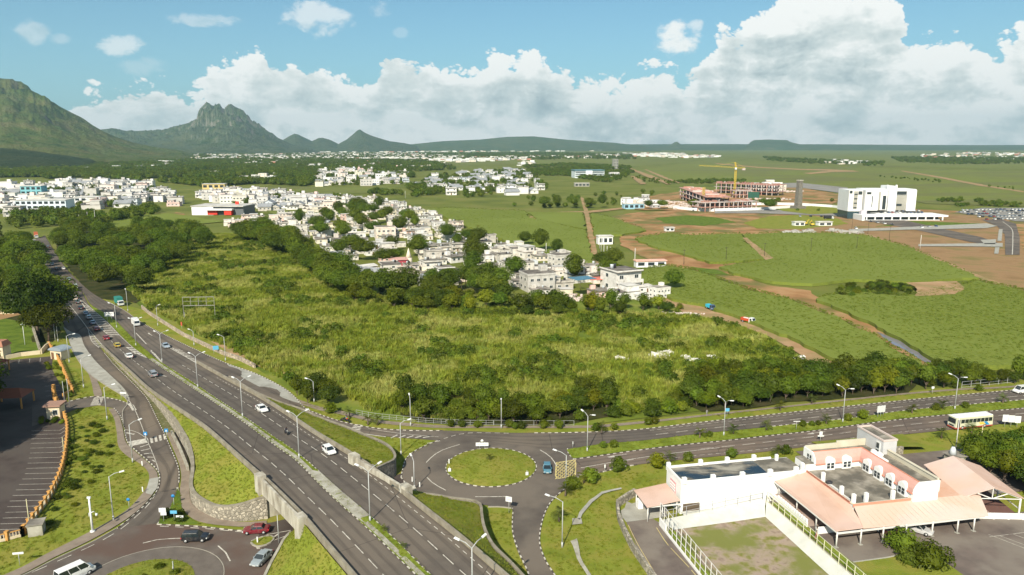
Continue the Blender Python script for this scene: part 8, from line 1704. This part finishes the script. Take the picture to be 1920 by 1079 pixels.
def person(me, x, y, z, rz, color, label, hc=(0,.02,1.68)):
    m2 = me.copy(); m2.materials.clear(); m2.materials.append(clothm); m2.materials.append(skinm)
    for p in m2.polygons:
        c = p.center; p.material_index = 1 if (c.z > 1.48 and me is walk) or (me is sit and c.z > 1.46) else 0
    o = bpy.data.objects.new('person', m2); COL.objects.link(o); o.location = (x, y, z); o.rotation_euler = (0, 0, rz); o.color = (*color, 1); tag(o, label, 'person')
    mb = MB(); mb.tube([(hc[0],hc[1]-.02,hc[2]+.0),(hc[0],hc[1]-.02,hc[2]+.12)], .12, 8, 0, .06); mb.build('hair', hairm, o); return o
for px, py, c, lab in [(187,759,(.1,.1,.12),'person in dark clothes standing at the side road zebra'),(1325,780,(.35,.33,.33),'person in grey walking along the footpath by hedge'),(1536//2,1,(0,0,0),'') ,(551,728,(.5,.5,.52),'person in pale shirt standing by the bus bay wall'),(565,724,(.3,.3,.35),'second person beside the bus bay wall under the trees'),(650,789,(.1,.08,.1),'person standing beside the parked motorcycles')]:
    if lab: q = P(px, py, 2. if px == 9999 else 0); person(walk, q.x, q.y, .05, px*.7, c, lab)
q = LP(-1.9, 2.6, 2); person(walk, q.x, q.y, 2.0, 1.2, (.6,.25,.2), 'person in reddish shirt standing beside the courtyard wall')
q = LP(-1.1, 3.6, 2); person(walk, q.x, q.y, 2.0, 2.2, (.7,.68,.65), 'person in white shirt beside the courtyard wall')
def motorcycle(q, rz, label, col):
    t = empty('motorcycle', label, 'motorcycle', tuple(q), rz)
    for y in (-.65, .68):
        o = bpy.data.objects.new('wheel', TYRE); COL.objects.link(o); o.parent = t; o.location = (0, y, .3); o.rotation_euler = (0, 0, R(90)); o.scale = (.92, .55, .92)
    m_ = MB(); m_.box(-.13,.13,-.35,.35,.35,.75,0,.03,.05); m_.build('engine', trim, t); m_ = MB(); m_.box(-.14,.14,-.05,.4,.75,.95,0,.04,.06); m_.build('fuel_tank', col, t); MB().box(-.13,.13,-.7,-.05,.72,.82).build('seat', trim, t); m_ = MB(); m_.tube([(-.33,.38,1.0),(0,.45,1.02),(.33,.38,1.0)], .025, 5); m_.tube([(0,.45,1.0),(0,.68,.3)], .035, 5); m_.build('handlebar', gal, t); MB().box(-.08,.08,.5,.6,.82,.98).build('headlight', chrome, t); return t
q = PM(537, 815); rz = along(RC_L, q, 1)-R(90); motorcycle(Vector((q.x,q.y,q.z+.06)), rz, 'dark motorcycle ridden on the right motorway carriageway', trim); person(sit, q.x, q.y, q.z+.05, rz, (.03,.03,.05), 'motorcyclist in dark clothes riding on the motorway', (0,.13,1.57))
for px, py, lab, c in [(645,790,'parked motorcycle at the zebra by the white railing, left one',trim),(652,792,'parked motorcycle at the zebra by the white railing, right one',M('truck_red'))]: q = P(px, py); motorcycle(Vector((q.x,q.y,.05)), px*.3, lab, c)
# ============================================================ thin out: beyond 300 of a kind the farther ones are joined
def dist(o): return (o.location.xy).length
roots = [o for o in COL.objects if o.parent is None]
tr_ = sorted([o for o in roots if o.name.split('.')[0] == 'broadleaf_tree'], key=dist)
CH = {}
for o in COL.objects:
    if o.parent is not None: CH.setdefault(o.parent.name, []).append(o)
def ch(o): return CH.get(o.name, [])
keep = 296; far_ = tr_[keep:]
DEAD = []
def kill(o):
    for c in ch(o): DEAD.extend(ch(c)); DEAD.append(c)
    DEAD.append(o)
fp = {}
for o in far_:
    big = any(c.data in [k.data for m_ in TREES for k in kids(m_)] for c in ch(o) if c.data); fp.setdefault(big, []).append((o.location.x, o.location.y, 0, sum(o.scale)/3))
allp = []
for big, l in fp.items(): allp += [(x, y, z) for x, y, z, s in l]
bigc = [next(c for c in kids(m_) if c.name.startswith('crown')).data for m_ in TREES]
if allp: scatter_obj('wood_trees', allp, bigc, .75, 1.15, 'farther trees of the woods beside the motorway and the village', 'trees', 77)
hs = sorted([o for o in roots if o.name.split('.')[0] == 'house'], key=dist)
for o in far_: kill(o); farh = hs[297:]
if farh:
    mb = MB(); mats = []
    def mid_(m_, col):
        key = (m_, tuple(round(v, 2) for v in col) if m_ in (wallm, roof_tint) else None)
        if key not in mats: mats.append(key)
        return mats.index(key)
    for h_ in farh:
        for c in ch(h_):
            M_ = Matrix.LocRotScale(h_.location, h_.rotation_euler, h_.scale) @ Matrix.LocRotScale(c.location, c.rotation_euler, c.scale); me = c.data; ids = [mid_(m_, h_.color[:3]) for m_ in me.materials]
            off = len(mb.v); mb.v += [tuple(M_ @ v.co) for v in me.vertices]
            for p in me.polygons: mb.f.append(tuple(i+off for i in p.vertices)); mb.mi.append(ids[p.material_index]); mb.sm.append(False)
    ml = []
    for m_, col in mats:
        if col is None: ml.append(m_); continue
        n_m = 'far_wall_%d' % len(ml); ml.append(M(n_m, [tuple(.62*v for v in col), tuple(.8*v for v in col)], .2, 5, .85))
    o = mb.build('far_houses', ml, None, 'stuff'); o['label'] = 'farther pale houses of the towns beyond the village'; o['category'] = 'houses'
    for h_ in farh: kill(h_)
bpy.data.batch_remove(DEAD)
